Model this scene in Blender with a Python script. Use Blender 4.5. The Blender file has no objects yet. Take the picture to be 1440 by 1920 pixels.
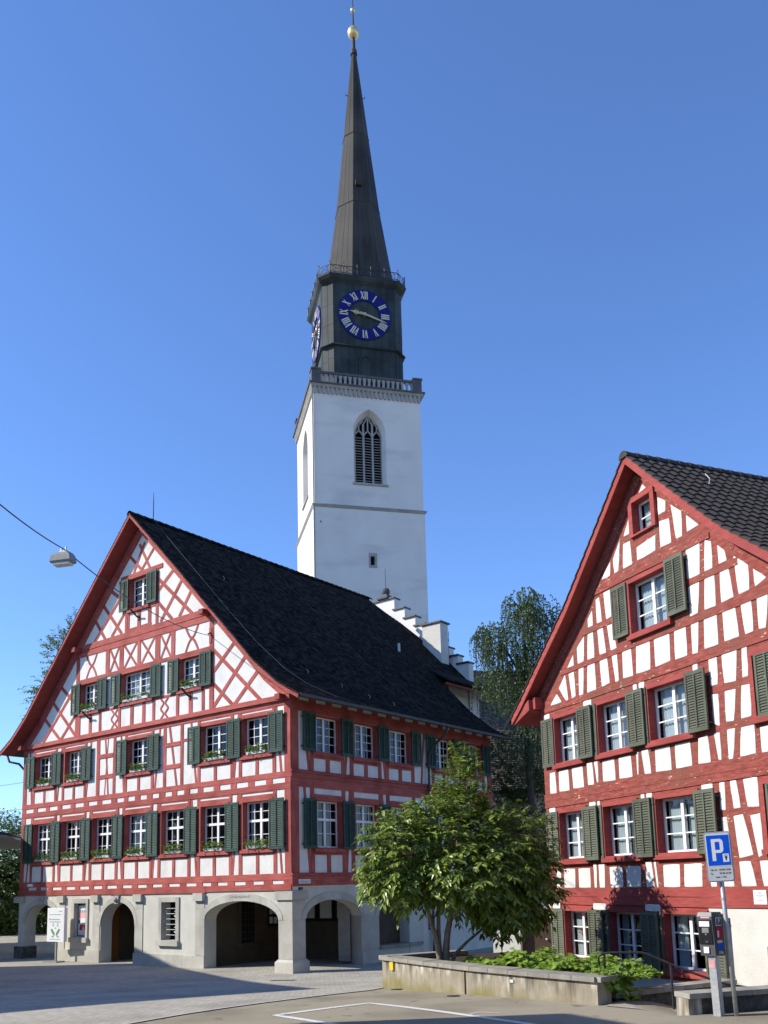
import bpy, bmesh, math, random
from mathutils import Vector, Matrix, Quaternion
R = math.radians
rng = random.Random(11)
sc = bpy.context.scene
col = sc.collection

# ------------------------------------------------------------ camera
CAM_H = 2.36
PITCH, ROLL = 0.157224, -0.0251237
F_PX, CY = 1718.86, 1383.5
cp, sp, cr, sr = math.cos(PITCH), math.sin(PITCH), math.cos(ROLL), math.sin(ROLL)
_r, _u, _f = Vector((1, 0, 0)), Vector((0, -sp, cp)), Vector((0, cp, sp))
CR, CU, CF = _r * cr + _u * sr, _u * cr - _r * sr, _f
cam_d = bpy.data.cameras.new('camera')
cam = bpy.data.objects.new('camera', cam_d)
col.objects.link(cam)
cam.matrix_world = Matrix(((CR.x, CU.x, -CF.x, 0), (CR.y, CU.y, -CF.y, 0), (CR.z, CU.z, -CF.z, CAM_H), (0, 0, 0, 1)))
cam_d.sensor_fit = 'VERTICAL'
cam_d.sensor_height = 24.0
cam_d.lens = F_PX / 1920 * 24.0
cam_d.shift_y = (CY - 960) / 1920
cam_d.clip_start = 0.1
cam_d.clip_end = 3000
sc.camera = cam

# ------------------------------------------------------------ sky and sun
SUN_AZ, SUN_EL = R(-95), R(34)          # azimuth from +Y towards +X
world = bpy.data.worlds.new('World')
sc.world = world
world.use_nodes = True
wn = world.node_tree
for n_ in list(wn.nodes):
    wn.nodes.remove(n_)
w_out = wn.nodes.new('ShaderNodeOutputWorld')
w_bg = wn.nodes.new('ShaderNodeBackground')
w_sky = wn.nodes.new('ShaderNodeTexSky')
w_sky.sky_type = 'NISHITA'
w_sky.sun_disc = False
w_sky.sun_elevation = SUN_EL
w_sky.sun_rotation = SUN_AZ
w_sky.altitude = 400
w_sky.air_density = 1.0
w_sky.dust_density = 0.0
w_sky.ozone_density = 5.0
w_bg.inputs['Strength'].default_value = 0.15
w_mx = wn.nodes.new('ShaderNodeMix')                      # the air of that morning: a touch bluer than the standard sky
w_mx.data_type = 'RGBA'
w_mx.blend_type = 'MULTIPLY'
w_mx.inputs['Factor'].default_value = 1.0
w_mx.inputs[7].default_value = (0.90, 1.02, 1.25, 1)
wn.links.new(w_sky.outputs[0], w_mx.inputs[6])
wn.links.new(w_mx.outputs[2], w_bg.inputs['Color'])
wn.links.new(w_bg.outputs[0], w_out.inputs['Surface'])
sun_d = bpy.data.lights.new('sun', 'SUN')
sun_d.energy = 4.7
sun_d.angle = R(0.53)
sun_d.color = (1.0, 0.94, 0.84)
sun = bpy.data.objects.new('sun', sun_d)
col.objects.link(sun)
sdir = Vector((math.sin(SUN_AZ) * math.cos(SUN_EL), math.cos(SUN_AZ) * math.cos(SUN_EL), math.sin(SUN_EL)))
sun.rotation_euler = sdir.to_track_quat('Z', 'Y').to_euler()
sun.location = sdir * 60
vs = sc.view_settings
vs.view_transform = 'Standard'
vs.look = 'None'
vs.exposure = 0.45
vs.gamma = 1.0
vs.use_curve_mapping = False
sc.cycles.max_bounces = 6
sc.cycles.transparent_max_bounces = 8
sc.cycles.caustics_reflective = False
sc.cycles.caustics_refractive = False

# ------------------------------------------------------------ materials
def pmat(name, c1, c2=None, scale=6.0, rough=0.85, bump=0.0, bscale=40.0, stretch=(1, 1, 1), spec=0.3,
         rand=0.0, island=0.0, metal=0.0, detail=5.0, big=None, bigscale=0.6, bigstretch=(1, 1, 1), bigt=(0.42, 0.72), fleck=None, fleck_t=0.66, fleck_s=22.0):
    m = bpy.data.materials.new(name)
    m.use_nodes = True
    nt = m.node_tree
    N, L = nt.nodes, nt.links
    bs = N['Principled BSDF']
    bs.inputs['Roughness'].default_value = rough
    bs.inputs['Specular IOR Level'].default_value = spec
    bs.inputs['Metallic'].default_value = metal
    c2 = c2 or c1
    tc = N.new('ShaderNodeTexCoord')
    mp = N.new('ShaderNodeMapping')
    mp.inputs['Scale'].default_value = stretch
    L.new(tc.outputs['Object'], mp.inputs['Vector'])
    nz = N.new('ShaderNodeTexNoise')
    nz.inputs['Scale'].default_value = scale
    nz.inputs['Detail'].default_value = detail
    L.new(mp.outputs[0], nz.inputs['Vector'])
    cr_ = N.new('ShaderNodeValToRGB')
    cr_.color_ramp.elements[0].position = 0.32
    cr_.color_ramp.elements[1].position = 0.68
    cr_.color_ramp.elements[0].color = (*c1, 1)
    cr_.color_ramp.elements[1].color = (*c2, 1)
    L.new(nz.outputs['Fac'], cr_.inputs['Fac'])
    out = cr_.outputs['Color']
    if big is not None:
        n2 = N.new('ShaderNodeTexNoise')
        n2.inputs['Scale'].default_value = bigscale
        n2.inputs['Detail'].default_value = 6
        mp2 = N.new('ShaderNodeMapping')
        mp2.inputs['Scale'].default_value = bigstretch
        L.new(tc.outputs['Object'], mp2.inputs['Vector'])
        L.new(mp2.outputs[0], n2.inputs['Vector'])
        mr = N.new('ShaderNodeMapRange')
        mr.inputs['From Min'].default_value = bigt[0]
        mr.inputs['From Max'].default_value = bigt[1]
        L.new(n2.outputs['Fac'], mr.inputs['Value'])
        mx = N.new('ShaderNodeMix')
        mx.data_type = 'RGBA'
        L.new(mr.outputs[0], mx.inputs['Factor'])
        L.new(out, mx.inputs[6])
        mx.inputs[7].default_value = (*big, 1)
        out = mx.outputs[2]
    if fleck is not None:
        n3 = N.new('ShaderNodeTexNoise')
        n3.inputs['Scale'].default_value = fleck_s
        n3.inputs['Detail'].default_value = 3
        n4 = N.new('ShaderNodeTexNoise')
        n4.inputs['Scale'].default_value = 1.3
        L.new(mp.outputs[0], n3.inputs['Vector'])
        L.new(tc.outputs['Object'], n4.inputs['Vector'])
        ad = N.new('ShaderNodeMath')
        ad.operation = 'MULTIPLY_ADD'
        ad.inputs[1].default_value = 0.35
        L.new(n4.outputs['Fac'], ad.inputs[0])
        L.new(n3.outputs['Fac'], ad.inputs[2])
        gt = N.new('ShaderNodeMapRange')
        gt.inputs['From Min'].default_value = fleck_t + 0.17
        gt.inputs['From Max'].default_value = fleck_t + 0.19
        L.new(ad.outputs[0], gt.inputs['Value'])
        mx = N.new('ShaderNodeMix')
        mx.data_type = 'RGBA'
        L.new(gt.outputs[0], mx.inputs['Factor'])
        L.new(out, mx.inputs[6])
        mx.inputs[7].default_value = (*fleck, 1)
        out = mx.outputs[2]
    if rand > 0 or island > 0:
        src = None
        if island > 0:
            ge = N.new('ShaderNodeNewGeometry')
            src, amt = ge.outputs['Random Per Island'], island
        else:
            oi = N.new('ShaderNodeObjectInfo')
            src, amt = oi.outputs['Random'], rand
        mr = N.new('ShaderNodeMapRange')
        mr.inputs['To Min'].default_value = 1 - amt
        mr.inputs['To Max'].default_value = 1 + amt
        L.new(src, mr.inputs['Value'])
        hs = N.new('ShaderNodeHueSaturation')
        L.new(mr.outputs[0], hs.inputs['Value'])
        L.new(out, hs.inputs['Color'])
        out = hs.outputs['Color']
    L.new(out, bs.inputs['Base Color'])
    if bump > 0:
        nb = N.new('ShaderNodeTexNoise')
        nb.inputs['Scale'].default_value = bscale
        nb.inputs['Detail'].default_value = 6
        L.new(mp.outputs[0], nb.inputs['Vector'])
        bp = N.new('ShaderNodeBump')
        bp.inputs['Strength'].default_value = min(1.0, bump)
        bp.inputs['Distance'].default_value = 0.02
        L.new(nb.outputs['Fac'], bp.inputs['Height'])
        L.new(bp.outputs[0], bs.inputs['Normal'])
    return m

def leaf_mat(name, c1, c2, rough=0.45, trans=0.3, spec=0.4):
    m = bpy.data.materials.new(name)
    m.use_nodes = True
    nt = m.node_tree
    N, L = nt.nodes, nt.links
    bs = N['Principled BSDF']
    bs.inputs['Roughness'].default_value = rough
    bs.inputs['Specular IOR Level'].default_value = spec
    ge = N.new('ShaderNodeNewGeometry')
    oi = N.new('ShaderNodeObjectInfo')
    ad = N.new('ShaderNodeMath')
    ad.operation = 'ADD'
    L.new(ge.outputs['Random Per Island'], ad.inputs[0])
    L.new(oi.outputs['Random'], ad.inputs[1])
    fr = N.new('ShaderNodeMath')
    fr.operation = 'FRACT'
    L.new(ad.outputs[0], fr.inputs[0])
    mx = N.new('ShaderNodeMix')
    mx.data_type = 'RGBA'
    L.new(fr.outputs[0], mx.inputs['Factor'])
    mx.inputs[6].default_value = (*c1, 1)
    mx.inputs[7].default_value = (*c2, 1)
    L.new(mx.outputs[2], bs.inputs['Base Color'])
    tr = N.new('ShaderNodeBsdfTranslucent')
    hs = N.new('ShaderNodeHueSaturation')
    hs.inputs['Value'].default_value = 1.5
    L.new(mx.outputs[2], hs.inputs['Color'])
    L.new(hs.outputs[0], tr.inputs['Color'])
    ms = N.new('ShaderNodeMixShader')
    ms.inputs[0].default_value = trans
    L.new(bs.outputs[0], ms.inputs[1])
    L.new(tr.outputs[0], ms.inputs[2])
    L.new(ms.outputs[0], N['Material Output'].inputs['Surface'])
    return m

def glass_mat(name, tint=(0.75, 0.8, 0.82), refl=0.10):
    m = bpy.data.materials.new(name)
    m.use_nodes = True
    nt = m.node_tree
    N, L = nt.nodes, nt.links
    N.remove(N['Principled BSDF'])
    tr = N.new('ShaderNodeBsdfTransparent')
    tr.inputs[0].default_value = (*tint, 1)
    gl = N.new('ShaderNodeBsdfGlossy')
    gl.inputs['Roughness'].default_value = 0.015
    fr = N.new('ShaderNodeFresnel')
    fr.inputs['IOR'].default_value = 1.5
    mm = N.new('ShaderNodeMath')
    mm.operation = 'MULTIPLY_ADD'
    mm.inputs[1].default_value = 1.0
    mm.inputs[2].default_value = 0.0
    L.new(fr.outputs[0], mm.inputs[0])
    oi = N.new('ShaderNodeObjectInfo')
    # old hand-made panes: each one very slightly uneven
    tc = N.new('ShaderNodeTexCoord')
    nz = N.new('ShaderNodeTexNoise')
    nz.inputs['Scale'].default_value = 2.2
    L.new(tc.outputs['Object'], nz.inputs['Vector'])
    bp = N.new('ShaderNodeBump')
    bp.inputs['Strength'].default_value = 0.25
    bp.inputs['Distance'].default_value = 0.02
    L.new(nz.outputs['Fac'], bp.inputs['Height'])
    L.new(bp.outputs[0], gl.inputs['Normal'])
    ge = N.new('ShaderNodeNewGeometry')
    iv = N.new('ShaderNodeMath')
    iv.operation = 'SUBTRACT'
    iv.inputs[0].default_value = 1.0
    L.new(ge.outputs['Backfacing'], iv.inputs[1])
    mk = N.new('ShaderNodeMath')
    mk.operation = 'MULTIPLY'
    L.new(mm.outputs[0], mk.inputs[0])
    L.new(iv.outputs[0], mk.inputs[1])
    ms = N.new('ShaderNodeMixShader')
    L.new(mk.outputs[0], ms.inputs[0])
    L.new(tr.outputs[0], ms.inputs[1])
    L.new(gl.outputs[0], ms.inputs[2])
    L.new(ms.outputs[0], N['Material Output'].inputs['Surface'])
    return m

M = {}
M['plaster'] = pmat('plaster', (0.62, 0.60, 0.545), (0.565, 0.545, 0.49), scale=2.5, rough=0.95, bump=0.35, bscale=22, spec=0.1, big=(0.51, 0.49, 0.44), bigscale=1.4)
M['panel'] = pmat('panel_plaster', (0.70, 0.685, 0.64), (0.64, 0.625, 0.575), scale=3.0, rough=0.95, bump=0.6, bscale=14, spec=0.1, rand=0.06, big=(0.55, 0.53, 0.48), bigscale=1.8, bigstretch=(1, 1, 0.5), bigt=(0.5, 0.8))
M['timber_h'] = pmat('timber_red_rail', (0.31, 0.072, 0.058), (0.44, 0.122, 0.099), scale=8, rough=0.78, bump=0.7, bscale=24, stretch=(0.22, 0.22, 2.6), rand=0.12, spec=0.15, big=(0.25, 0.052, 0.042), bigscale=1.2, bigt=(0.46, 0.74))
M['timber_v'] = pmat('timber_red_post', (0.31, 0.072, 0.058), (0.44, 0.122, 0.099), scale=8, rough=0.78, bump=0.7, bscale=24, stretch=(2.6, 2.6, 0.22), rand=0.12, spec=0.15, big=(0.25, 0.052, 0.042), bigscale=1.2, bigt=(0.46, 0.74))
M['timber_old'] = pmat('timber_weathered', (0.19, 0.044, 0.034), (0.34, 0.094, 0.073), scale=8, rough=0.85, bump=0.8, bscale=30, stretch=(0.45, 0.45, 1.9), spec=0.12, big=(0.20, 0.078, 0.054), bigscale=0.9, fleck=(0.60, 0.45, 0.30), fleck_t=0.688, fleck_s=14.0)
M['timber_oldp'] = pmat('timber_repainted', (0.27, 0.050, 0.043), (0.36, 0.078, 0.066), scale=8, rough=0.75, bump=0.5, bscale=28, stretch=(0.35, 0.35, 1.8), spec=0.2, rand=0.08, big=(0.24, 0.045, 0.038), bigscale=0.9)
M['soffit'] = pmat('soffit_red', (0.30, 0.062, 0.050), (0.24, 0.048, 0.040), scale=5, rough=0.75, bump=0.3, bscale=20, stretch=(1, 0.3, 1))
M['shutter'] = pmat('shutter_green', (0.030, 0.064, 0.048), (0.042, 0.081, 0.062), scale=5, rough=0.6, rand=0.14, spec=0.2, bump=0.1, big=(0.025, 0.052, 0.040), bigscale=3.0)
M['shutter_olive'] = pmat('shutter_olive', (0.098, 0.108, 0.074), (0.125, 0.134, 0.094), scale=5, rough=0.65, rand=0.14, spec=0.25, bump=0.15, big=(0.078, 0.084, 0.058), bigscale=2.5)
M['white'] = pmat('window_paint', (0.78, 0.78, 0.76), (0.72, 0.72, 0.70), scale=8, rough=0.5, spec=0.4)
M['glass'] = glass_mat('window_glass')
M['curtain'] = pmat('curtain', (0.86, 0.84, 0.80), (0.76, 0.74, 0.70), scale=9, rough=0.95, spec=0.05, stretch=(3, 3, 0.3))
M['room'] = pmat('dark_room', (0.022, 0.018, 0.014), (0.011, 0.010, 0.009), scale=2, rough=0.9, spec=0.05)
M['stone'] = pmat('stone_trim', (0.40, 0.385, 0.33), (0.47, 0.455, 0.395), scale=3, rough=0.9, bump=0.5, bscale=26, spec=0.15, rand=0.07, big=(0.35, 0.335, 0.285), bigscale=1.2)
M['stone_wall'] = pmat('stone_plaster', (0.50, 0.49, 0.42), (0.56, 0.545, 0.475), scale=2.5, rough=0.95, bump=0.4, bscale=20, spec=0.1, big=(0.45, 0.435, 0.37), bigscale=0.8)
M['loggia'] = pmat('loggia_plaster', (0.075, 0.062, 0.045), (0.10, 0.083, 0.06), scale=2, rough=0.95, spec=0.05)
M['dirty_shaded_stone'] = pmat('dirty_shaded_stone', (0.05, 0.047, 0.042), (0.13, 0.125, 0.115), scale=6, rough=0.95, bump=0.4)  # grimy stone, darkened further so its colour carries the ramp walls' shade
M['tile'] = pmat('old_roof_tile', (0.014, 0.0125, 0.0115), (0.030, 0.0265, 0.0235), scale=3, rough=0.95, island=0.7, spec=0.07, bump=0.4, bscale=30, big=(0.034, 0.031, 0.022), bigscale=0.7, bigt=(0.52, 0.85))
M['tile2'] = pmat('concrete_roof_tile', (0.040, 0.034, 0.029), (0.066, 0.056, 0.047), scale=5, rough=0.8, island=0.25, rand=0.25, spec=0.2, bump=0.4, bscale=24)
M['tile_brown'] = pmat('brown_roof_tile', (0.13, 0.10, 0.075), (0.20, 0.165, 0.125), scale=6, rough=0.9, island=0.45, spec=0.15)
M['metal_dark'] = pmat('dark_metal', (0.030, 0.031, 0.033), (0.05, 0.05, 0.052), scale=8, rough=0.5, spec=0.4, metal=0.3)
M['galv'] = pmat('galvanised_steel', (0.36, 0.37, 0.375), (0.48, 0.49, 0.49), scale=14, rough=0.5, metal=0.45, spec=0.4)
M['gutter'] = pmat('gutter_metal', (0.05, 0.045, 0.042), (0.08, 0.07, 0.065), scale=6, rough=0.5, metal=0.3)
M['tower_white'] = pmat('tower_plaster', (0.74, 0.70, 0.645), (0.68, 0.64, 0.59), scale=0.8, rough=0.95, spec=0.1, bump=0.3, bscale=7, big=(0.48, 0.465, 0.44), bigscale=0.55, bigstretch=(0.35, 0.35, 1.3), bigt=(0.53, 0.80), stretch=(1, 1, 0.6))
M['tower_stone'] = pmat('tower_stone', (0.30, 0.29, 0.27), (0.38, 0.365, 0.34), scale=2, rough=0.9, rand=0.06, spec=0.15)
M['tower_dark'] = pmat('tower_dark_stone', (0.085, 0.088, 0.095), (0.12, 0.122, 0.128), scale=2, rough=0.9, spec=0.15)
M['copper'] = pmat('lantern_sheet_metal', (0.020, 0.026, 0.028), (0.040, 0.047, 0.048), scale=1.2, rough=0.6, spec=0.15, metal=0.0, stretch=(1.6, 1.6, 0.15), rand=0.2, big=(0.056, 0.074, 0.074), bigscale=0.35)
M['spire'] = pmat('spire_sheet_metal', (0.029, 0.027, 0.025), (0.050, 0.047, 0.042), scale=1.2, rough=0.6, spec=0.15, metal=0.0, stretch=(1.6, 1.6, 0.12), rand=0.15, big=(0.068, 0.063, 0.054), bigscale=0.25)
M['gold'] = pmat('gilding', (0.66, 0.52, 0.24), (0.74, 0.60, 0.32), scale=3, rough=0.35, metal=0.6, spec=0.5)
M['numeral'] = pmat('pale_gilding', (0.62, 0.56, 0.40), (0.68, 0.62, 0.46), scale=3, rough=0.5, metal=0.15)
M['clock_blue'] = pmat('clock_blue', (0.006, 0.010, 0.125), (0.008, 0.013, 0.150), scale=2, rough=0.6, spec=0.2)
M['louvre'] = pmat('louvre_wood', (0.045, 0.035, 0.032), (0.07, 0.055, 0.05), scale=4, rough=0.85)

M['cap'] = pmat('grey_stone_cap', (0.25, 0.235, 0.20), (0.33, 0.315, 0.275), scale=5, rough=0.9, bump=0.5, bscale=26, spec=0.12, rand=0.12, big=(0.20, 0.187, 0.155), bigscale=1.1)
M['soil'] = pmat('soil', (0.030, 0.022, 0.015), (0.05, 0.037, 0.025), scale=9, rough=1.0, bump=0.6)
M['bark'] = pmat('bark', (0.16, 0.125, 0.09), (0.27, 0.225, 0.17), scale=8, rough=0.9, bump=0.6, bscale=14, stretch=(2, 2, 0.5))
M['bark_dark'] = pmat('dark_bark', (0.05, 0.042, 0.035), (0.09, 0.078, 0.065), scale=6, rough=0.95, bump=0.5, stretch=(2, 2, 0.5))
M['wood_door'] = pmat('varnished_wood', (0.13, 0.048, 0.012), (0.18, 0.068, 0.018), scale=6, rough=0.5, stretch=(3, 3, 0.3))
M['dark_wood'] = pmat('dark_door_wood', (0.045, 0.025, 0.018), (0.07, 0.04, 0.028), scale=6, rough=0.6, stretch=(3, 3, 0.3))
M['paper'] = pmat('paper', (0.74, 0.74, 0.74), (0.70, 0.70, 0.70), scale=2, rough=0.6, rand=0.08)
M['blue'] = pmat('traffic_blue', (0.0, 0.09, 0.62), None, rough=0.35, spec=0.4)
M['signwhite'] = pmat('sign_white', (0.76, 0.76, 0.75), None, rough=0.4)
M['signgrey'] = pmat('sign_grey_panel', (0.60, 0.60, 0.58), (0.56, 0.56, 0.54), scale=5, rough=0.5)
M['ink'] = pmat('dark_ink', (0.05, 0.05, 0.06), None, rough=0.6)
M['ink_soft'] = pmat('grey_ink', (0.26, 0.28, 0.30), None, rough=0.6)
M['anthracite'] = pmat('anthracite_paint', (0.075, 0.075, 0.078), (0.095, 0.095, 0.098), scale=10, rough=0.45, spec=0.4)
M['black'] = pmat('black_plastic', (0.014, 0.014, 0.016), None, rough=0.35)
M['lamp_grey'] = pmat('lamp_housing', (0.19, 0.195, 0.18), (0.25, 0.255, 0.235), scale=6, rough=0.6)
M['lamp_glass'] = pmat('lamp_cover', (0.62, 0.64, 0.62), None, rough=0.25)
M['yellow'] = pmat('yellow_plate', (0.75, 0.50, 0.02), None, rough=0.4)
M['berry'] = pmat('poster_crimson', (0.50, 0.02, 0.07), None, rough=0.5)
M['pink'] = pmat('poster_pink', (0.72, 0.38, 0.36), None, rough=0.5)
M['green_print'] = pmat('poster_green', (0.10, 0.26, 0.09), None, rough=0.5)
M['orange'] = pmat('orange_flowers', (0.80, 0.16, 0.02), (0.85, 0.25, 0.03), scale=20, rough=0.6)
M['lime'] = pmat('paint_line', (0.72, 0.71, 0.67), (0.60, 0.59, 0.55), scale=14, rough=0.85, detail=8, fleck=(0.34, 0.31, 0.25), fleck_t=0.66, fleck_s=9.0)
M['asphalt'] = pmat('asphalt', (0.285, 0.250, 0.180), (0.36, 0.32, 0.238), scale=45, rough=0.92, bump=0.5, bscale=90, spec=0.12, big=(0.235, 0.207, 0.150), bigscale=0.45, bigt=(0.46, 0.66), fleck=(0.19, 0.168, 0.125), fleck_t=0.68, fleck_s=3.0)
M['kerb'] = pmat('kerb_stone', (0.42, 0.40, 0.36), (0.48, 0.46, 0.41), scale=9, rough=0.9)
M['van'] = pmat('van_paint', (0.62, 0.63, 0.64), None, rough=0.3, spec=0.5)
M['leaf_front'] = leaf_mat('broad_leaf', (0.080, 0.140, 0.018), (0.26, 0.33, 0.050), rough=0.36, trans=0.20, spec=0.45)
M['leaf_birch'] = leaf_mat('birch_leaf', (0.058, 0.110, 0.030), (0.125, 0.185, 0.052), trans=0.32)
M['leaf_tree'] = leaf_mat('tree_leaf', (0.075, 0.125, 0.026), (0.155, 0.215, 0.045), trans=0.3)
M['leaf_dark'] = leaf_mat('dark_tree_leaf', (0.048, 0.088, 0.018), (0.110, 0.160, 0.034), trans=0.3)
M['leaf_bed'] = leaf_mat('bed_leaf', (0.13, 0.235, 0.026), (0.29, 0.40, 0.06), rough=0.5, trans=0.3)
M['leaf_box'] = leaf_mat('window_plant_leaf', (0.07, 0.14, 0.022), (0.15, 0.22, 0.04), rough=0.5, trans=0.25)

def setts_mat():
    m = pmat('stone_setts', (0.37, 0.345, 0.285), (0.47, 0.44, 0.37), scale=5, rough=0.9, spec=0.15, big=(0.31, 0.29, 0.24), bigscale=0.5, bigt=(0.45, 0.7))
    nt = m.node_tree
    N, L = nt.nodes, nt.links
    bs = N['Principled BSDF']
    tc = N.new('ShaderNodeTexCoord')
    mp = N.new('ShaderNodeMapping')
    mp.inputs['Rotation'].default_value = (0, 0, R(24))
    L.new(tc.outputs['Object'], mp.inputs['Vector'])
    br = N.new('ShaderNodeTexBrick')
    br.inputs['Scale'].default_value = 1.0
    br.inputs['Brick Width'].default_value = 0.16
    br.inputs['Row Height'].default_value = 0.15
    br.inputs['Mortar Size'].default_value = 0.010
    br.inputs['Mortar Smooth'].default_value = 0.4
    br.inputs['Color1'].default_value = (0.90, 0.90, 0.90, 1)
    br.inputs['Color2'].default_value = (1.06, 1.06, 1.05, 1)
    br.inputs['Mortar'].default_value = (0.80, 0.78, 0.74, 1)
    nz = N.new('ShaderNodeTexNoise')
    nz.inputs['Scale'].default_value = 2.0
    wa = N.new('ShaderNodeVectorMath')
    wa.operation = 'MULTIPLY_ADD'
    wa.inputs[1].default_value = (0.08, 0.08, 0.0)
    L.new(mp.outputs[0], nz.inputs['Vector'])
    L.new(nz.outputs['Color'], wa.inputs[0])
    L.new(mp.outputs[0], wa.inputs[2])
    L.new(wa.outputs[0], br.inputs['Vector'])
    src = bs.inputs['Base Color'].links[0].from_socket
    mx = N.new('ShaderNodeMix')
    mx.data_type = 'RGBA'
    mx.blend_type = 'MULTIPLY'
    mx.inputs['Factor'].default_value = 1.0
    L.new(src, mx.inputs[6])
    L.new(br.outputs['Color'], mx.inputs[7])
    L.new(mx.outputs[2], bs.inputs['Base Color'])
    bp = N.new('ShaderNodeBump')
    bp.invert = True
    bp.inputs['Strength'].default_value = 0.7
    bp.inputs['Distance'].default_value = 0.012
    L.new(br.outputs['Fac'], bp.inputs['Height'])
    L.new(bp.outputs[0], bs.inputs['Normal'])
    return m
M['setts'] = setts_mat()

def concrete_mat():
    m = pmat('mossy_concrete', (0.235, 0.205, 0.150), (0.36, 0.325, 0.255), scale=2.6, rough=0.95, bump=0.7, bscale=20, stretch=(2.2, 2.2, 0.45), spec=0.08, detail=8)
    N, L = m.node_tree.nodes, m.node_tree.links
    bs = N['Principled BSDF']
    tc = N.new('ShaderNodeTexCoord')
    sx = N.new('ShaderNodeSeparateXYZ')
    L.new(tc.outputs['Object'], sx.inputs[0])
    out = bs.inputs['Base Color'].links[0].from_socket
    def layer(out, colr, lo, hi, scale, thr, stretch):
        mp = N.new('ShaderNodeMapping')
        mp.inputs['Scale'].default_value = stretch
        L.new(tc.outputs['Object'], mp.inputs['Vector'])
        nz = N.new('ShaderNodeTexNoise')
        nz.inputs['Scale'].default_value = scale
        nz.inputs['Detail'].default_value = 7
        L.new(mp.outputs[0], nz.inputs['Vector'])
        zr = N.new('ShaderNodeMapRange')
        zr.inputs['From Min'].default_value = lo
        zr.inputs['From Max'].default_value = hi
        zr.inputs['To Min'].default_value = -0.22
        zr.inputs['To Max'].default_value = 0.12
        L.new(sx.outputs['Z'], zr.inputs['Value'])
        ad = N.new('ShaderNodeMath')
        ad.operation = 'ADD'
        L.new(nz.outputs['Fac'], ad.inputs[0])
        L.new(zr.outputs[0], ad.inputs[1])
        mr = N.new('ShaderNodeMapRange')
        mr.inputs['From Min'].default_value = thr
        mr.inputs['From Max'].default_value = thr + 0.22
        L.new(ad.outputs[0], mr.inputs['Value'])
        mx = N.new('ShaderNodeMix')
        mx.data_type = 'RGBA'
        L.new(mr.outputs[0], mx.inputs['Factor'])
        L.new(out, mx.inputs[6])
        mx.inputs[7].default_value = (*colr, 1)
        return mx.outputs[2]
    out = layer(out, (0.225, 0.195, 0.078), 0.66, 0.12, 1.6, 0.44, (1, 1, 0.8))
    out = layer(out, (0.58, 0.54, 0.46), 0.30, 0.74, 3.2, 0.51, (1.6, 1.6, 0.35))
    out = layer(out, (0.11, 0.098, 0.078), 0.1, 0.74, 2.4, 0.535, (2.0, 2.0, 0.25))
    L.new(out, bs.inputs['Base Color'])
    return m
M['concrete'] = concrete_mat()

# ------------------------------------------------------------ building blocks
def link(o, parent=None):
    col.objects.link(o)
    if parent is not None:
        o.parent = parent
    return o

def thing(name, label, cat, loc=(0, 0, 0), rotz=0.0, group=None):
    o = bpy.data.objects.new(name, None)
    o.empty_display_size = 0.3
    col.objects.link(o)
    o.location = loc
    o.rotation_euler = (0, 0, rotz)
    return tag(o, label, cat, group)

def tag(o, label, cat, group=None):
    o['label'] = label
    o['category'] = cat
    if group:
        o['group'] = group
    return o

class Fac:
    """a facade plane: a runs along it, z up, o out of it (all in the thing's own frame)"""
    def __init__(s, org, ax, out):
        s.o, s.a, s.n = Vector(org), Vector(ax), Vector(out)
    def p(s, a, z, o=0.0):
        return s.o + s.a * a + s.n * o + Vector((0, 0, z))

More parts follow.
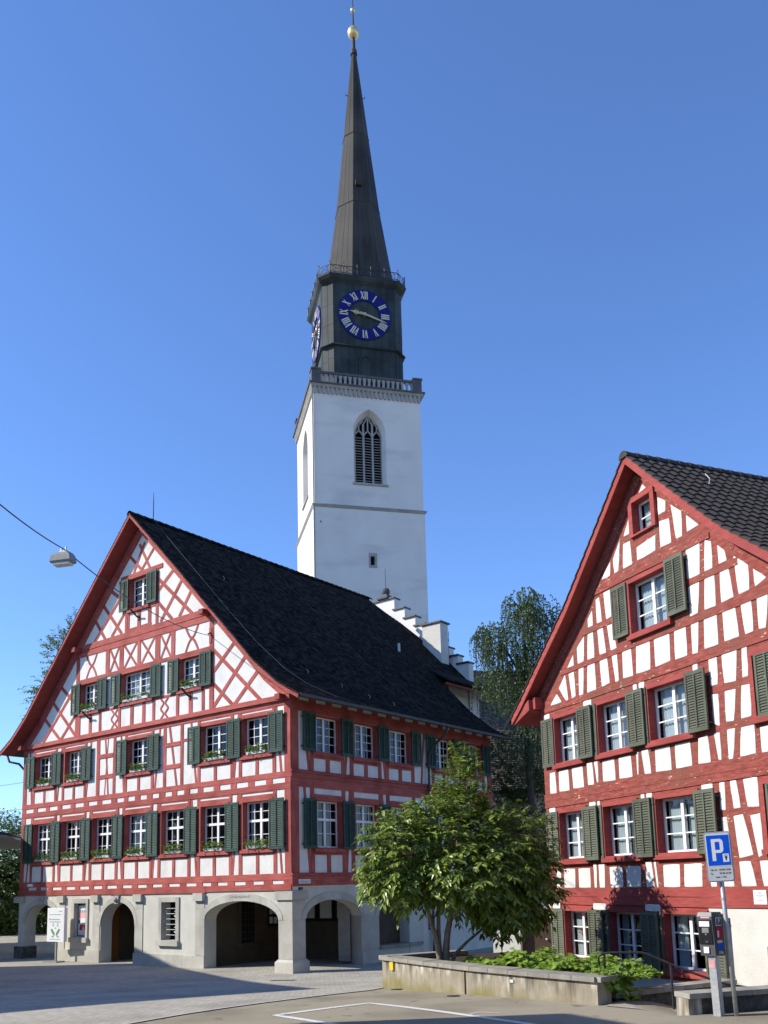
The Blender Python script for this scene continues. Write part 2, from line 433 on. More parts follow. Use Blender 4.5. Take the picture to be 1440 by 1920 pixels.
class MB:
    def __init__(s):
        s.v, s.f, s.mi = [], [], []
        s.cur = 0
    def face(s, idx):
        s.f.append(idx)
        s.mi.append(s.cur)
    def prism(s, fac, pts, o0, o1):
        n, b = len(pts), len(s.v)
        for o in (o0, o1):
            for a, z in pts:
                s.v.append(fac.p(a, z, o))
        s.face(tuple(b + i for i in range(n)))
        s.face(tuple(b + n + i for i in reversed(range(n))))
        for i in range(n):
            j = (i + 1) % n
            s.face((b + i, b + n + i, b + n + j, b + j))
        return s
    def rect(s, fac, a0, a1, z0, z1, o0, o1):
        return s.prism(fac, [(a0, z0), (a1, z0), (a1, z1), (a0, z1)], o0, o1)
    def box(s, x0, x1, y0, y1, z0, z1):
        b = len(s.v)
        for z in (z0, z1):
            for x, y in ((x0, y0), (x1, y0), (x1, y1), (x0, y1)):
                s.v.append(Vector((x, y, z)))
        for q in ((0, 3, 2, 1), (4, 5, 6, 7), (0, 1, 5, 4), (1, 2, 6, 5), (2, 3, 7, 6), (3, 0, 4, 7)):
            s.face(tuple(b + i for i in q))
        return s
    def loft(s, rings, close=True, cap=True):
        """rings: list of equally long lists of points"""
        b, n = len(s.v), len(rings[0])
        for r_ in rings:
            s.v += [Vector(p) for p in r_]
        for k in range(len(rings) - 1):
            for i in range(n if close else n - 1):
                j = (i + 1) % n
                s.face((b + k * n + i, b + k * n + j, b + (k + 1) * n + j, b + (k + 1) * n + i))
        if cap:
            s.face(tuple(b + i for i in reversed(range(n))))
            s.face(tuple(b + (len(rings) - 1) * n + i for i in range(n)))
        return s
    def tube(s, pts, rad, n=8, cap=True):
        pts = [Vector(p) for p in pts]
        rads = rad if isinstance(rad, (list, tuple)) else [rad] * len(pts)
        rings, ref = [], None
        for i, p in enumerate(pts):
            t = (pts[min(i + 1, len(pts) - 1)] - pts[max(i - 1, 0)]).normalized()
            if ref is None:
                ref = t.orthogonal().normalized()
            ref = (ref - t * ref.dot(t))
            ref = ref.normalized() if ref.length > 1e-6 else t.orthogonal().normalized()
            q = t.cross(ref)
            rings.append([p + (ref * math.cos(2 * math.pi * k / n) + q * math.sin(2 * math.pi * k / n)) * rads[i] for k in range(n)])
        return s.loft(rings, True, cap)
    def sphere(s, c, r, nu=16, nv=10, sz=1.0):
        c = Vector(c)
        rings = []
        for i in range(nv + 1):
            th = math.pi * i / nv
            rr = max(r * math.sin(th), r * 0.01)
            rings.append([c + Vector((rr * math.cos(2 * math.pi * k / nu), rr * math.sin(2 * math.pi * k / nu), -r * sz * math.cos(th))) for k in range(nu)])
        return s.loft(rings)
    def mesh(s, name, mats, smooth=False, normals=True):
        me = bpy.data.meshes.new(name)
        me.from_pydata([tuple(v) for v in s.v], [], s.f)
        if not isinstance(mats, (list, tuple)):
            mats = [mats]
        for m in mats:
            me.materials.append(m)
        if len(mats) > 1:
            for p, i in zip(me.polygons, s.mi):
                p.material_index = i
        if normals:
            bm = bmesh.new()
            bm.from_mesh(me)
            bmesh.ops.recalc_face_normals(bm, faces=bm.faces)
            bm.to_mesh(me)
            bm.free()
        if smooth:
            for p in me.polygons:
                p.use_smooth = True
        me.update()
        return me
    def build(s, name, mats, parent=None, smooth=False, label=None, normals=True):
        o = bpy.data.objects.new(name, s.mesh(name, mats, smooth, normals))
        link(o, parent)
        if label:
            o['label'] = label
        return o

def stuff(o):
    o['kind'] = 'stuff'
    return o

def structure(o):
    o['kind'] = 'structure'
    return o

def text_obj(name, body, size, mat, parent, loc, xdir, ydir, align='CENTER', extrude=0.0015, sx=1.0):
    cu = bpy.data.curves.new('t', 'FONT')
    cu.body = body
    cu.size = size
    cu.align_x = align
    cu.align_y = 'CENTER'
    cu.extrude = extrude
    cu.resolution_u = 2
    tmp = bpy.data.objects.new('t', cu)
    col.objects.link(tmp)
    dg = bpy.context.evaluated_depsgraph_get()
    me = bpy.data.meshes.new_from_object(tmp.evaluated_get(dg))
    bpy.data.objects.remove(tmp)
    me.materials.clear()
    me.materials.append(mat)
    xd, yd = Vector(xdir).normalized(), Vector(ydir).normalized()
    zd = xd.cross(yd)
    me.transform(Matrix(((xd.x * sx, yd.x, zd.x, loc[0]), (xd.y * sx, yd.y, zd.y, loc[1]), (xd.z * sx, yd.z, zd.z, loc[2]), (0, 0, 0, 1))))
    o = bpy.data.objects.new(name, me)
    return link(o, parent)

def interp(x, xs, ys):
    if x <= xs[0]:
        return ys[0]
    for i in range(len(xs) - 1):
        if x <= xs[i + 1]:
            return ys[i] + (ys[i + 1] - ys[i]) * (x - xs[i]) / (xs[i + 1] - xs[i])
    return ys[-1]

def smooth01(t):
    t = max(0.0, min(1.0, t))
    return t * t * (3 - 2 * t)

_po = [0]
def proud(lo, hi):
    """every timber stands a slightly different amount out of the wall"""
    _po[0] += 1
    return lo + (hi - lo) * ((_po[0] * 0.6180339887) % 1.0)

def timber(fac, parent, a0, z0, a1, z1, w, kind='post', mat=None, name=None, out=None, wob=0.006):
    d = Vector((a1 - a0, z1 - z0))
    L_ = d.length
    d /= L_
    nrm = Vector((-d.y, d.x)) * (w / 2)
    k = max(1, min(6, int(L_ / 0.8)))
    up, lo = [], []
    for i in range(k + 1):
        t = i / k
        p = Vector((a0, z0)) + d * (L_ * t)
        j1, j2 = rng.uniform(-wob, wob), rng.uniform(-wob, wob)
        up.append((p.x + nrm.x + d.y * j1, p.y + nrm.y + d.x * j1))
        lo.append((p.x - nrm.x + d.y * j2, p.y - nrm.y + d.x * j2))
    pts = lo + up[::-1]
    if out is None:
        out = {'brace': proud(0.012, 0.018), 'post': proud(0.020, 0.027), 'rail': proud(0.029, 0.037), 'beam': proud(0.045, 0.056)}[kind]
    if mat is None:
        mat = M['timber_h'] if abs(d.x) > abs(d.y) * 1.6 else M['timber_v']
    nm = name or {'brace': 'timber_brace', 'post': 'timber_post', 'rail': 'timber_rail', 'beam': 'timber_beam'}[kind]
    return MB().prism(fac, pts, -0.03, out).build(nm, mat, parent)

def wall_grid(fac, zs, left, right, holes, o0, o1, name, mat, parent):
    """a wall sheet with thickness: left(z), right(z) bound it, holes are (a0, a1, z0, z1)"""
    cuts = sorted(set(list(zs) + [h[2] for h in holes] + [h[3] for h in holes]))
    cuts = [z for z in cuts if zs[0] <= z <= zs[-1]]
    mb = MB()
    for z0, z1 in zip(cuts, cuts[1:]):
        if z1 - z0 < 1e-4:
            continue
        hs = sorted((min(h[0], h[1]), max(h[0], h[1])) for h in holes if h[2] < z1 - 1e-5 and h[3] > z0 + 1e-5)
        l0, l1, r0, r1 = left(z0), left(z1), right(z0), right(z1)
        cur0, cur1 = l0, l1
        for a, b in hs:
            if a > min(cur0, cur1) + 1e-4:
                mb.prism(fac, [(cur0, z0), (a, z0), (a, z1), (cur1, z1)], o0, o1)
            cur0 = cur1 = b
        mb.prism(fac, [(cur0, z0), (r0, z0), (r1, z1), (cur1, z1)], o0, o1)
    return mb.build(name, mat, parent)

def window(fac, parent, a0, a1, z0, z1, rec, cas=0.10, cols=4, rows=4, mat=None, transom=None, curtain=0.0, sill=True,
           casing_out=0.05, sill_w=0.0, leaf_open=False, bars=0.022, tone=None, sill_h=0.16):
    """casing with sill, white sash frame with glazing bars, single panes, perhaps a curtain"""
    mat = mat or M['timber_v']
    lo, hi = min(a0, a1), max(a0, a1)
    mb = MB()
    e = proud(0.0, 0.008)
    mb.rect(fac, lo - cas, lo, z0, z1, -rec - 0.05, casing_out + e)
    mb.rect(fac, hi, hi + cas, z0, z1, -rec - 0.05, casing_out + e)
    mb.rect(fac, lo - cas, hi + cas, z1, z1 + cas, -rec - 0.05, casing_out + e + 0.004)
    mb.rect(fac, lo - cas, hi + cas, z0 - 0.05, z0, -rec - 0.05, casing_out + e + 0.002)
    w = mb.build('window', mat, parent)
    if sill:
        MB().prism(fac, [(lo - cas - 0.04 - sill_w, z0 - sill_h), (hi + cas + 0.04 + sill_w, z0 - sill_h), (hi + cas + 0.04 + sill_w, z0 - 0.052), (lo - cas - 0.04 - sill_w, z0 - 0.052)], -0.02, casing_out + 0.055).build('sill', mat, w)
    fr = MB()
    fo0, fo1 = -rec, -rec + 0.05
    t = 0.055
    fr.rect(fac, lo, lo + t, z0, z1, fo0, fo1)
    fr.rect(fac, hi - t, hi, z0, z1, fo0, fo1)
    fr.rect(fac, lo + t, hi - t, z0, z0 + t, fo0, fo1)
    fr.rect(fac, lo + t, hi - t, z1 - t, z1, fo0, fo1)
    mid = (lo + hi) / 2
    nl = 2 if cols >= 2 else 1
    if nl == 2:
        fr.rect(fac, mid - 0.05, mid + 0.05, z0 + t, z1 - t, fo0 + 0.003, fo1 + 0.012)
    bands = [(z0 + t, z1 - t, rows)]
    if transom:
        fr.rect(fac, lo + t, hi - t, transom[0] - 0.045, transom[0] + 0.045, fo0 - 0.003, fo1 + 0.018)
        bands = [(z0 + t, transom[0] - 0.045, transom[1]), (transom[0] + 0.045, z1 - t, transom[2])]
    spans = [(lo + t, mid - 0.05), (mid + 0.05, hi - t)] if nl == 2 else [(lo + t, hi - t)]
    cells = []
    cpl = max(1, cols // nl)
    for s0, s1 in spans:
        for k in range(1, cpl):
            x = s0 + (s1 - s0) * k / cpl
            fr.rect(fac, x - bars / 2, x + bars / 2, z0 + t, z1 - t, fo0 + 0.012, fo1 - 0.010)
        for b0, b1, nr in bands:
            for k in range(1, nr):
                z = b0 + (b1 - b0) * k / nr
                fr.rect(fac, s0, s1, z - bars / 2, z + bars / 2, fo0 + 0.010, fo1 - 0.008)
            for i in range(cpl):
                for j in range(nr):
                    cells.append((s0 + (s1 - s0) * i / cpl, s0 + (s1 - s0) * (i + 1) / cpl, b0 + (b1 - b0) * j / nr, b0 + (b1 - b0) * (j + 1) / nr))
    fr.build('frame', M['white'], w)
    for c in cells:
        q = rng.uniform(-0.004, 0.004)
        b = MB()
        ps = [fac.p(c[0], c[2], -rec + 0.018 + q), fac.p(c[1], c[2], -rec + 0.018 - q), fac.p(c[1], c[3], -rec + 0.018), fac.p(c[0], c[3], -rec + 0.018 + q * .5)]
        n_ = fac.n * 0.004
        b.loft([[p - n_ for p in ps], ps])
        b.build('pane', M['glass'], w)
    if curtain > 0:
        for side in (0, 1):
            c0, c1 = (lo + t, lo + t + (hi - lo) * curtain * 0.5) if side == 0 else (hi - t - (hi - lo) * curtain * 0.5, hi - t)
            n = 22
            cb = MB()
            row0, row1 = [], []
            for i in range(n + 1):
                a = c0 + (c1 - c0) * i / n
                o = -rec - 0.09 + 0.022 * math.sin(i * 1.9 + side) + rng.uniform(-0.006, 0.006)
                row0.append(fac.p(a, z0 + 0.02, o))
                row1.append(fac.p(a, z1 - 0.02, o * 1.0 + 0.004))
            cb.loft([row0, row1], close=False, cap=False)
            cb.build('curtain', M['curtain'], w, smooth=True, normals=False)
    return w

def shutter(fac, parent, a0, a1, z0, z1, o0, mat, th=0.045, slats=None):
    lo, hi = min(a0, a1), max(a0, a1)
    e = proud(0, 0.01)
    o0 += e
    o1 = o0 + th
    st = 0.062
    mid = (lo + hi) / 2
    mb = MB()
    mb.rect(fac, lo, lo + st, z0, z1, o0, o1)
    mb.rect(fac, hi - st, hi, z0, z1, o0, o1)
    mb.rect(fac, lo + st, hi - st, z0, z0 + 0.10, o0, o1)
    mb.rect(fac, lo + st, hi - st, z1 - 0.09, z1, o0, o1)
    mb.rect(fac, mid - 0.022, mid + 0.022, z0 + 0.10, z1 - 0.09, o0 + 0.002, o1 + 0.012)
    s = mb.build('shutter', mat, parent)
    ns = slats or int((z1 - z0 - 0.19) / 0.062)
    lv = MB()
    H = (z1 - z0 - 0.19) / ns
    for k in range(ns):
        zc = z0 + 0.10 + H * (k + 0.5)
        for x0, x1 in ((lo + st, mid - 0.022), (mid + 0.022, hi - st)):
            b = len(lv.v)
            zt, zb = zc + H * 0.42, zc - H * 0.40
            prof = [(o0 + 0.004, zt), (o0 + 0.010, zt + 0.008), (o1 - 0.004, zb + 0.008), (o1 - 0.010, zb)]
            lv.loft([[fac.p(x0, z, o) for o, z in prof], [fac.p(x1, z, o) for o, z in prof]])
    lv.build('louvres', mat, s)
    # iron hinges
    hg = MB()
    for z in (z0 + 0.16, z1 - 0.18):
        hg.rect(fac, lo - 0.03, lo + 0.05, z - 0.014, z + 0.014, -0.01, o0 + 0.004)
        hg.rect(fac, hi - 0.05, hi + 0.03, z - 0.014, z + 0.014, -0.01, o0 + 0.004)
    hg.build('hinges', M['black'], s)
    return s

def arch_pts(a0, a1, zs, zt, n=14, p=2.0):
    """points along an arch from (a0, zs) over the top to (a1, zs)"""
    c, h = (a0 + a1) / 2, (a1 - a0) / 2
    out = []
    for i in range(n + 1):
        t = math.pi * (1 - i / n)
        x = math.cos(t)
        y = math.sin(t)
        out.append((c + h * math.copysign(abs(x) ** (2 / p), x), zs + (zt - zs) * y ** (2 / p)))
    return out

def pointed_pts(a0, a1, zs, zt, n=8):
    c, h, H = (a0 + a1) / 2, (a1 - a0) / 2, zt - zs
    rr = (h * h + H * H) / (2 * h)
    left = []
    for i in range(n + 1):
        z = H * i / n
        x = math.sqrt(max(0, rr * rr - z * z)) - (rr - h)
        left.append((c - x, zs + z))
    return left + [(2 * c - a, z) for a, z in reversed(left[:-1])]
# ------------------------------------------------------------ the ground
def stub_y(x):
    return 16.3 + 0.29 * (x - 5.2)
def para_y(x):
    return 18.25 + 0.645 * (x - 4.3)
def gz(x, y):
    z = -0.587 * smooth01((y - 17.0) / 14.5)
    if x < -10:
        z += 1.65 * min(1.0, max(0.0, (y - 43.0) / 66.0)) * smooth01((-x - 10) / 5.0)
    if x > 4.3 and y > 14:
        if y > para_y(x) + 0.15:
            z = min(z, -0.50 * smooth01((y - para_y(x)) / 0.3))
        elif y > stub_y(x) + 0.12:
            z = -0.85 * smooth01((x - 4.5) / 3.4)
    return z

def frange(a, b, s):
    n = max(1, int(round((b - a) / s)))
    return [a + (b - a) * i / n for i in range(n)]
xs = [-900, -500, -250, -120, -90, -70, -58, -50, -45, -40, -36] + frange(-30, 3, 0.75) + frange(3, 12, 0.25) + [12, 14, 18, 26, 40, 70, 120, 250, 500, 900]
ys = [-400, -150, -60, -20, 0, 6, 10] + frange(12, 31, 0.25) + frange(31, 64, 1.0) + [64, 70, 76, 84, 92, 100, 109, 120, 160, 300, 600, 1200]
gb = MB()
for y in ys:
    for x in xs:
        gb.v.append(Vector((x, y, gz(x, y))))
for j in range(len(ys) - 1):
    for i in range(len(xs) - 1):
        a = j * len(xs) + i
        gb.face((a, a + 1, a + 1 + len(xs), a + len(xs)))
structure(gb.build('ground', M['asphalt'], smooth=True, normals=False))

KY = [6, 16.88, 18.04, 20.5, 23.06, 24.4, 24.9, 27, 32, 60]
KX = [-11.6, -4.64, -3.89, -2.2, -0.54, -0.16, 1.2, 3.2, 5.5, 14.0]
pb = MB()
NU = 60
pys = frange(8, 60, 0.5)
for y in pys:
    x1 = interp(y, KY, KX)
    x0 = -55.0
    for i in range(NU + 1):
        t = i / NU
        x = x0 + (x1 - x0) * (1 - (1 - t) ** 1.6)
        pb.v.append(Vector((x, y, gz(x, y) + 0.012)))
for j in range(len(pys) - 1):
    for i in range(NU):
        a = j * (NU + 1) + i
        pb.face((a, a + 1, a + NU + 2, a + NU + 1))
structure(pb.build('pavement', M['setts'], smooth=True, normals=False))

def strip(name, pts, w, mat, lift, parent=None):
    """a painted or laid strip that follows the ground"""
    P_ = []
    for (x0, y0), (x1, y1) in zip(pts, pts[1:]):
        n = max(1, int(math.hypot(x1 - x0, y1 - y0) / 0.3))
        P_ += [(x0 + (x1 - x0) * i / n, y0 + (y1 - y0) * i / n) for i in range(n)]
    P_.append(pts[-1])
    mb = MB()
    r0, r1 = [], []
    for i, (x, y) in enumerate(P_):
        a, b = P_[max(i - 1, 0)], P_[min(i + 1, len(P_) - 1)]
        t = Vector((b[0] - a[0], b[1] - a[1])).normalized()
        q = Vector((-t.y, t.x)) * w / 2
        r0.append((x + q.x, y + q.y, gz(x + q.x, y + q.y) + lift))
        r1.append((x - q.x, y - q.y, gz(x - q.x, y - q.y) + lift))
    mb.loft([r0, r1], close=False, cap=False)
    return mb.build(name, mat, parent, normals=False)

structure(strip('kerb', [(-11.6, 6.0), (-4.64, 16.88), (-3.89, 18.04), (-2.2, 20.5), (-0.54, 23.06), (-0.16, 24.3)], 0.10, M['kerb'], 0.018))
pl = strip('parking_line', [(2.9, 14.9), (-0.44, 19.2), (-2.13, 17.51), (0.6, 14.4)], 0.16, M['lime'], 0.008)
structure(pl)
structure(strip('parking_line', [(1.42, 17.05), (1.62, 17.22), (1.95, 17.02)], 0.05, M['lime'], 0.0085))
# small iron covers set in the paving
for (x, y, r_, lb) in ((-3.3, 29.2, 0.35, 'flat iron drain cover in the cobbles before the corner pier'), (0.15, 23.2, 0.14, 'small round iron cover in the asphalt beside the planter corner'), (1.35, 20.35, 0.14, 'small round iron cover in the asphalt below the middle of the planter wall')):
    mb = MB()
    n = 18
    if r_ > 0.2:
        ring = [(x + dx, y + dy) for dx, dy in ((-0.42, -0.1), (0.3, -0.22), (0.42, 0.08), (-0.3, 0.2))]
    else:
        ring = [(x + r_ * math.cos(2 * math.pi * k / n), y + r_ * math.sin(2 * math.pi * k / n)) for k in range(n)]
    mb.loft([[(a, b, gz(a, b) + 0.002) for a, b in ring], [(a, b, gz(a, b) + 0.022) for a, b in ring]])
    tag(mb.build('drain_cover', M['gutter']), lb, 'drain cover', 'iron covers in the ground')
# ------------------------------------------------------------ the town hall
TH_O = Vector((-3.28, 31.83))           # its street corner
TH_A = 0.907147
TH_U = Vector((-math.sin(TH_A), math.cos(TH_A)))   # along the gable front, to the left
TH_N = Vector((math.cos(TH_A), math.sin(TH_A)))    # along the side street
TH_Z = -0.587
def th_world(s, t, z):
    p = TH_O + TH_U * s + TH_N * t
    return Vector((p.x, p.y, z))
TH = thing('town_hall', 'large red and white half-timbered house with stone arcade, green shutters and black tiled roof', 'building',
           (TH_O.x, TH_O.y, TH_Z), math.atan2(-TH_U.y, -TH_U.x))
FR = Fac((0, 0, -TH_Z), (-1, 0, 0), (0, -1, 0))      # a = s
SD = Fac((0, 0, -TH_Z), (0, 1, 0), (1, 0, 0))        # a = t
W_, CX = 17.2, 8.6
PH = [0, 1.75, 3.3, 5.0, 6.3, 7.45, 8.6, 9.6]
PZ = [18.05, 16.3, 14.72, 12.95, 11.62, 10.42, 9.48, 8.90]
def roof_top(h):
    return interp(abs(h), PH, PZ)
def wall_h(z):
    """half width of the gable wall at height z (underside of the roof)"""
    zz = z + 0.20
    if zz <= PZ[-2]:
        return 8.6
    return min(8.6, interp(-zz, [-v for v in PZ], PH))
zs = [2.2, 9.28, 10.22, 11.42, 12.75, 14.52, 16.1, 17.78]

F1 = [(16.15, 14.65), (13.90, 12.38), (11.62, 10.12), (9.36, 7.86), (7.03, 5.56), (4.70, 3.24), (2.40, 0.95)]
F2 = [(16.15, 14.70), (13.80, 12.45), (9.28, 7.85), (4.70, 3.16), (2.40, 0.97)]
F3 = [(12.72, 11.45), (9.80, 7.80), (6.02, 4.78)]
F4 = [(9.36, 8.12)]
def hole(w, z0, z1):
    return (min(w) - 0.09, max(w) + 0.09, z0 - 0.05, z1 + 0.09)
holes = [hole(w, 3.70, 5.38) for w in F1] + [hole(w, 7.10, 8.46) for w in F2] + [hole(w, 10.10, 11.34) for w in F3] + [hole(w, 14.10, 15.42) for w in F4]
wall_grid(FR, zs, lambda z: CX - wall_h(z), lambda z: CX + wall_h(z), holes, -0.30, 0.0, 'front_wall', M['panel'], TH)
WT = [(1.22, 2.62), (3.44, 4.83), (5.62, 7.02), (8.78, 10.10), (11.20, 12.45)]
sholes = [hole(w, 3.68, 5.36) for w in WT] + [hole(w, 7.14, 8.46) for w in WT]
wall_grid(SD, [2.3, 9.1], lambda z: 0.301, lambda z: 13.3, sholes, -0.30, 0.0, 'side_wall', M['panel'], TH)
mb = MB()
mb.box(-17.2, -16.9, 0.30, 13.3, 2.2 - TH_Z, 9.0 - TH_Z)
mb.box(-16.9, -0.30, 13.0, 13.3, -0.05, 9.0 - TH_Z)
mb.build('rear_wall', M['plaster'], TH)
mb = MB()
mb.box(-16.2, -1.0, 1.0, 12.6, 2.35 - TH_Z, 9.1 - TH_Z)
mb.prism(FR, [(CX - 6.9, 9.15), (CX + 6.9, 9.15), (CX + 0.6, 16.0), (CX - 0.6, 16.0)], -12.0, -1.0)
mb.build('interior', M['room'], TH)

# ---- timber frame of the gable front
def rail(z0, z1, a0=0.0, a1=W_, kind='rail', out=None):
    timber(FR, TH, a0, (z0 + z1) / 2, a1, (z0 + z1) / 2, z1 - z0, kind, out=out)
def post(a0, a1, z0, z1, kind='post'):
    a = (a0 + a1) / 2
    timber(FR, TH, a, z0, a, z1, abs(a1 - a0), kind)
def brace(a0, z0, a1, z1, w=0.15):
    timber(FR, TH, a0, z0, a1, z1, w, 'brace')

rail(2.205, 2.42, 0, 4.4, 'beam'); rail(2.17, 2.425, 4.41, 10.3, 'beam'); rail(2.19, 2.42, 10.31, W_, 'beam')
rail(2.56, 2.79, 0, W_, 'rail')
rail(5.72, 5.935, 0, W_, 'rail')
rail(6.135, 6.335, 0, 9.2, 'rail'); rail(6.13, 6.33, 9.21, W_, 'rail')
rail(8.72, 8.875, 0, W_, 'rail')
rail(8.885, 9.07, -0.06, W_ + 0.06, 'beam', out=0.13)
LOW = [(16.45, 15.8), (15.46, 14.86), (14.52, 13.83), (13.48, 12.81), (12.47, 11.8), (11.47, 10.87), (10.54, 9.87), (9.49, 8.88), (8.51, 7.92), (7.56, 6.96), (6.56, 5.91), (5.54, 4.94), (4.61, 4.12), (3.77, 3.23), (2.87, 2.28), (1.9, 1.36), (0.94, 0.38)]
MID = [(16.9, 16.24), (15.93, 15.24), (14.97, 14.31), (13.98, 13.32), (12.98, 12.33), (12.0, 11.36), (11.03, 10.37), (9.99, 9.51), (9.24, 8.78), (8.44, 8.0), (7.66, 7.24), (6.87, 6.44), (6.14, 5.7), (5.38, 4.92), (4.61, 4.01), (3.67, 3.07), (2.76, 2.15), (1.83, 1.22), (0.91, 0.28)]
def stubs(lst, z0, z1):
    edges = [W_] + [v for p in lst for v in p] + [0.0]
    for k in range(0, len(edges), 2):
        post(edges[k], edges[k + 1], z0, z1)
stubs(LOW, 2.41, 2.57)
stubs(MID, 5.93, 6.14)
# corner posts
for (a0, a1) in ((0.0, 0.30), (16.9, 17.2)):
    post(a0, a1, 2.78, 5.73)
    post(a0, a1, 6.33, 8.73)

def storey(wins, z_bot, z_sill, z_top, z_strip0, z_strip1, z_head, lean):
    """posts at the jambs, two panels below each sill, a leaning brace in each gap"""
    for k, (l, r) in enumerate(wins):
        post(l + 0.08, l + 0.24, z_bot, z_top)
        post(r - 0.24, r - 0.08, z_bot, z_top)
        rail(z_sill - 0.20, z_sill - 0.05, r - 0.12, l + 0.12, 'rail')
        m = (l + r) / 2
        post(m - 0.075, m + 0.075, z_bot, z_sill - 0.19)
        rail(z_head, z_strip0, r - 0.2, l + 0.2, 'rail')
        if z_top - z_strip1 > 0.02:
            rail(z_strip1, z_top + 0.01, r - 0.2, l + 0.2, 'post')
    return
storey(F1, 2.78, 3.68, 5.73, 5.60, 5.685, 5.46, 1)
storey(F2, 6.32, 7.08, 8.73, 8.62, 8.69, 8.54, 1)
gaps1 = [16.9] + [v for w in F1 for v in w] + [0.3]
for k in range(0, len(gaps1), 2):
    l, r = gaps1[k], gaps1[k + 1]
    l2, r2 = l - 0.24 if k else l, r + 0.24 if k < len(gaps1) - 2 else r
    d = 0.16 if (k // 2) % 2 == 0 else -0.16
    m = (l + r) / 2
    brace(m + d, 2.78, m - d * 0.9, 5.73, 0.085)
for l, r, d in ((16.9, 16.24, -0.12), (14.6, 13.9, 0.14), (3.06, 2.5, 0.14), (0.87, 0.3, -0.12), (12.4, 11.72, 0.16), (9.95, 9.38, -0.12), (7.75, 7.0, 0.15), (5.55, 4.8, -0.15)):
    m = (l + r) / 2
    brace(m + d, 6.33, m - d, 8.73, 0.10)
# the two narrow bays between the upper windows
for (a, b, c, sl) in ((11.48, 11.26, 10.30, 1), (7.00, 6.83, 5.95, -1)):
    post(a, b, 6.33, 8.73)
    post(c, c - 0.16, 6.33, 8.73)
    rail(7.90, 8.07, c, b, 'rail')
    rail(7.02, 7.19, c, b, 'rail')
    m = (b + c) / 2
    if sl > 0:
        brace(m - 0.15, 6.33, m + 0.1, 8.73, 0.085)
        brace(m + 0.10, 6.33, m - 0.1, 8.73, 0.05)
    else:
        brace(m - 0.22, 6.33, m + 0.24, 8.73, 0.11)
rail(8.02, 8.12, 5.0, 5.95, 'post')

# ---- gable, first attic storey
rail(9.93, 10.03, 4.25, 12.95, 'post')
for a0, a1 in ((4.04, 4.28), (12.92, 13.16)):
    post(a0, a1, 9.07, 12.62)
rail(11.43, 11.58, 4.1, 13.1, 'rail')
rail(12.61, 12.855, 4.15, 13.05, 'rail'); rail(12.87, 13.13, 4.45, 12.75, 'beam')
for l, r in F3:
    post(l + 0.06, l + 0.22, 9.07, 11.44)
    post(r - 0.22, r - 0.06, 9.07, 11.44)
for a0, a1 in ((9.19, 8.99), (8.40, 8.21), (5.48, 5.27), (12.12, 11.92)):
    post(a0, a1, 9.07, 9.94)
for a0, a1 in ((10.99, 10.73), (10.02, 9.74), (8.78, 8.58), (7.61, 7.30), (6.59, 6.36)):
    post(a0, a1, 11.57, 12.62)
for l, r in ((10.73, 10.02), (9.74, 8.78), (8.58, 7.61), (7.30, 6.59)):
    brace(l - 0.03, 12.62, r + 0.03, 11.57, 0.105)
    brace(l - 0.03, 11.57, r + 0.03, 12.62, 0.105)
def curved(pts, w):
    up, lo = [], []
    for i, (a, z) in enumerate(pts):
        p0, p1 = pts[max(i - 1, 0)], pts[min(i + 1, len(pts) - 1)]
        t = Vector((p1[0] - p0[0], p1[1] - p0[1])).normalized()
        up.append((a - t.y * w / 2, z + t.x * w / 2))
        lo.append((a + t.y * w / 2, z - t.x * w / 2))
    MB().prism(FR, lo + up[::-1], -0.03, proud(0.012, 0.019)).build('timber_brace', M['timber_v'], TH)
for c in (12.02, 5.33):                                      # the two hour-glass braces
    for sgn in (-1, 1):
        pts = []
        for i in range(15):
            t = i / 14
            z = 11.57 + 1.06 * t
            pts.append((c + sgn * (0.38 * abs(2 * t - 1) ** 0.62 * (1 if t > .5 else -1) * 1.0), z))
        curved(pts, 0.10)
for c in (10.28, 6.98):                                      # the two wavy ornaments below
    for sgn in (-1, 1):
        curved([(c + sgn * (0.14 + 0.085 * math.cos(i / 18 * 4 * math.pi)), 9.07 + 0.88 * i / 18) for i in range(19)], 0.085)
lat = [((4.06, 11.40), (1.50, 9.07)), ((4.05, 10.06), (2.95, 9.07)), ((2.95, 11.43), (4.05, 10.54)), ((2.30, 10.82), (4.12, 9.09)), ((1.62, 10.18), (2.91, 9.07)), ((4.05, 12.50), (3.0, 11.5))]
lat = lat[:5]
def stretch(p, q, e):
    d = (Vector(q) - Vector(p)).normalized()
    return tuple(Vector(p) - d * e), q
lat = [lat[0], lat[1]] + [stretch(p, q, 0.32) for p, q in lat[2:]]
upl = [((7.45, 15.02), (5.33, 13.12)), ((7.46, 14.02), (6.57, 13.14)), ((6.66, 15.10), (7.44, 14.55)), ((6.05, 14.56), (7.30, 13.16)), ((5.48, 13.97), (6.13, 13.13)), ((7.95, 16.32), (8.66, 15.64)), ((8.62, 16.62), (8.05, 15.66)), ((9.0, 16.0), (8.70, 15.64))]
upl = upl[:2] + [stretch(p, q, 0.32) for p, q in upl[2:5]] + [stretch(p, q, 0.30) for p, q in upl[5:]]
for (p, q) in lat:
    brace(*p, *q, 0.155)
    brace(W_ - p[0], p[1], W_ - q[0], q[1], 0.155)
for (p, q) in upl[:5]:
    brace(*p, *q, 0.155)
    brace(W_ - p[0], p[1], W_ - q[0], q[1], 0.155)
for (p, q) in upl[5:7]:
    brace(*p, *q, 0.13)
    brace(W_ - p[0], p[1], W_ - q[0], q[1], 0.13)
for a0, a1 in ((7.45, 7.62), (9.50, 9.68)):
    post(a0, a1, 13.12, 15.50)
rail(15.48, 15.66, 7.2, 10.0, 'rail')
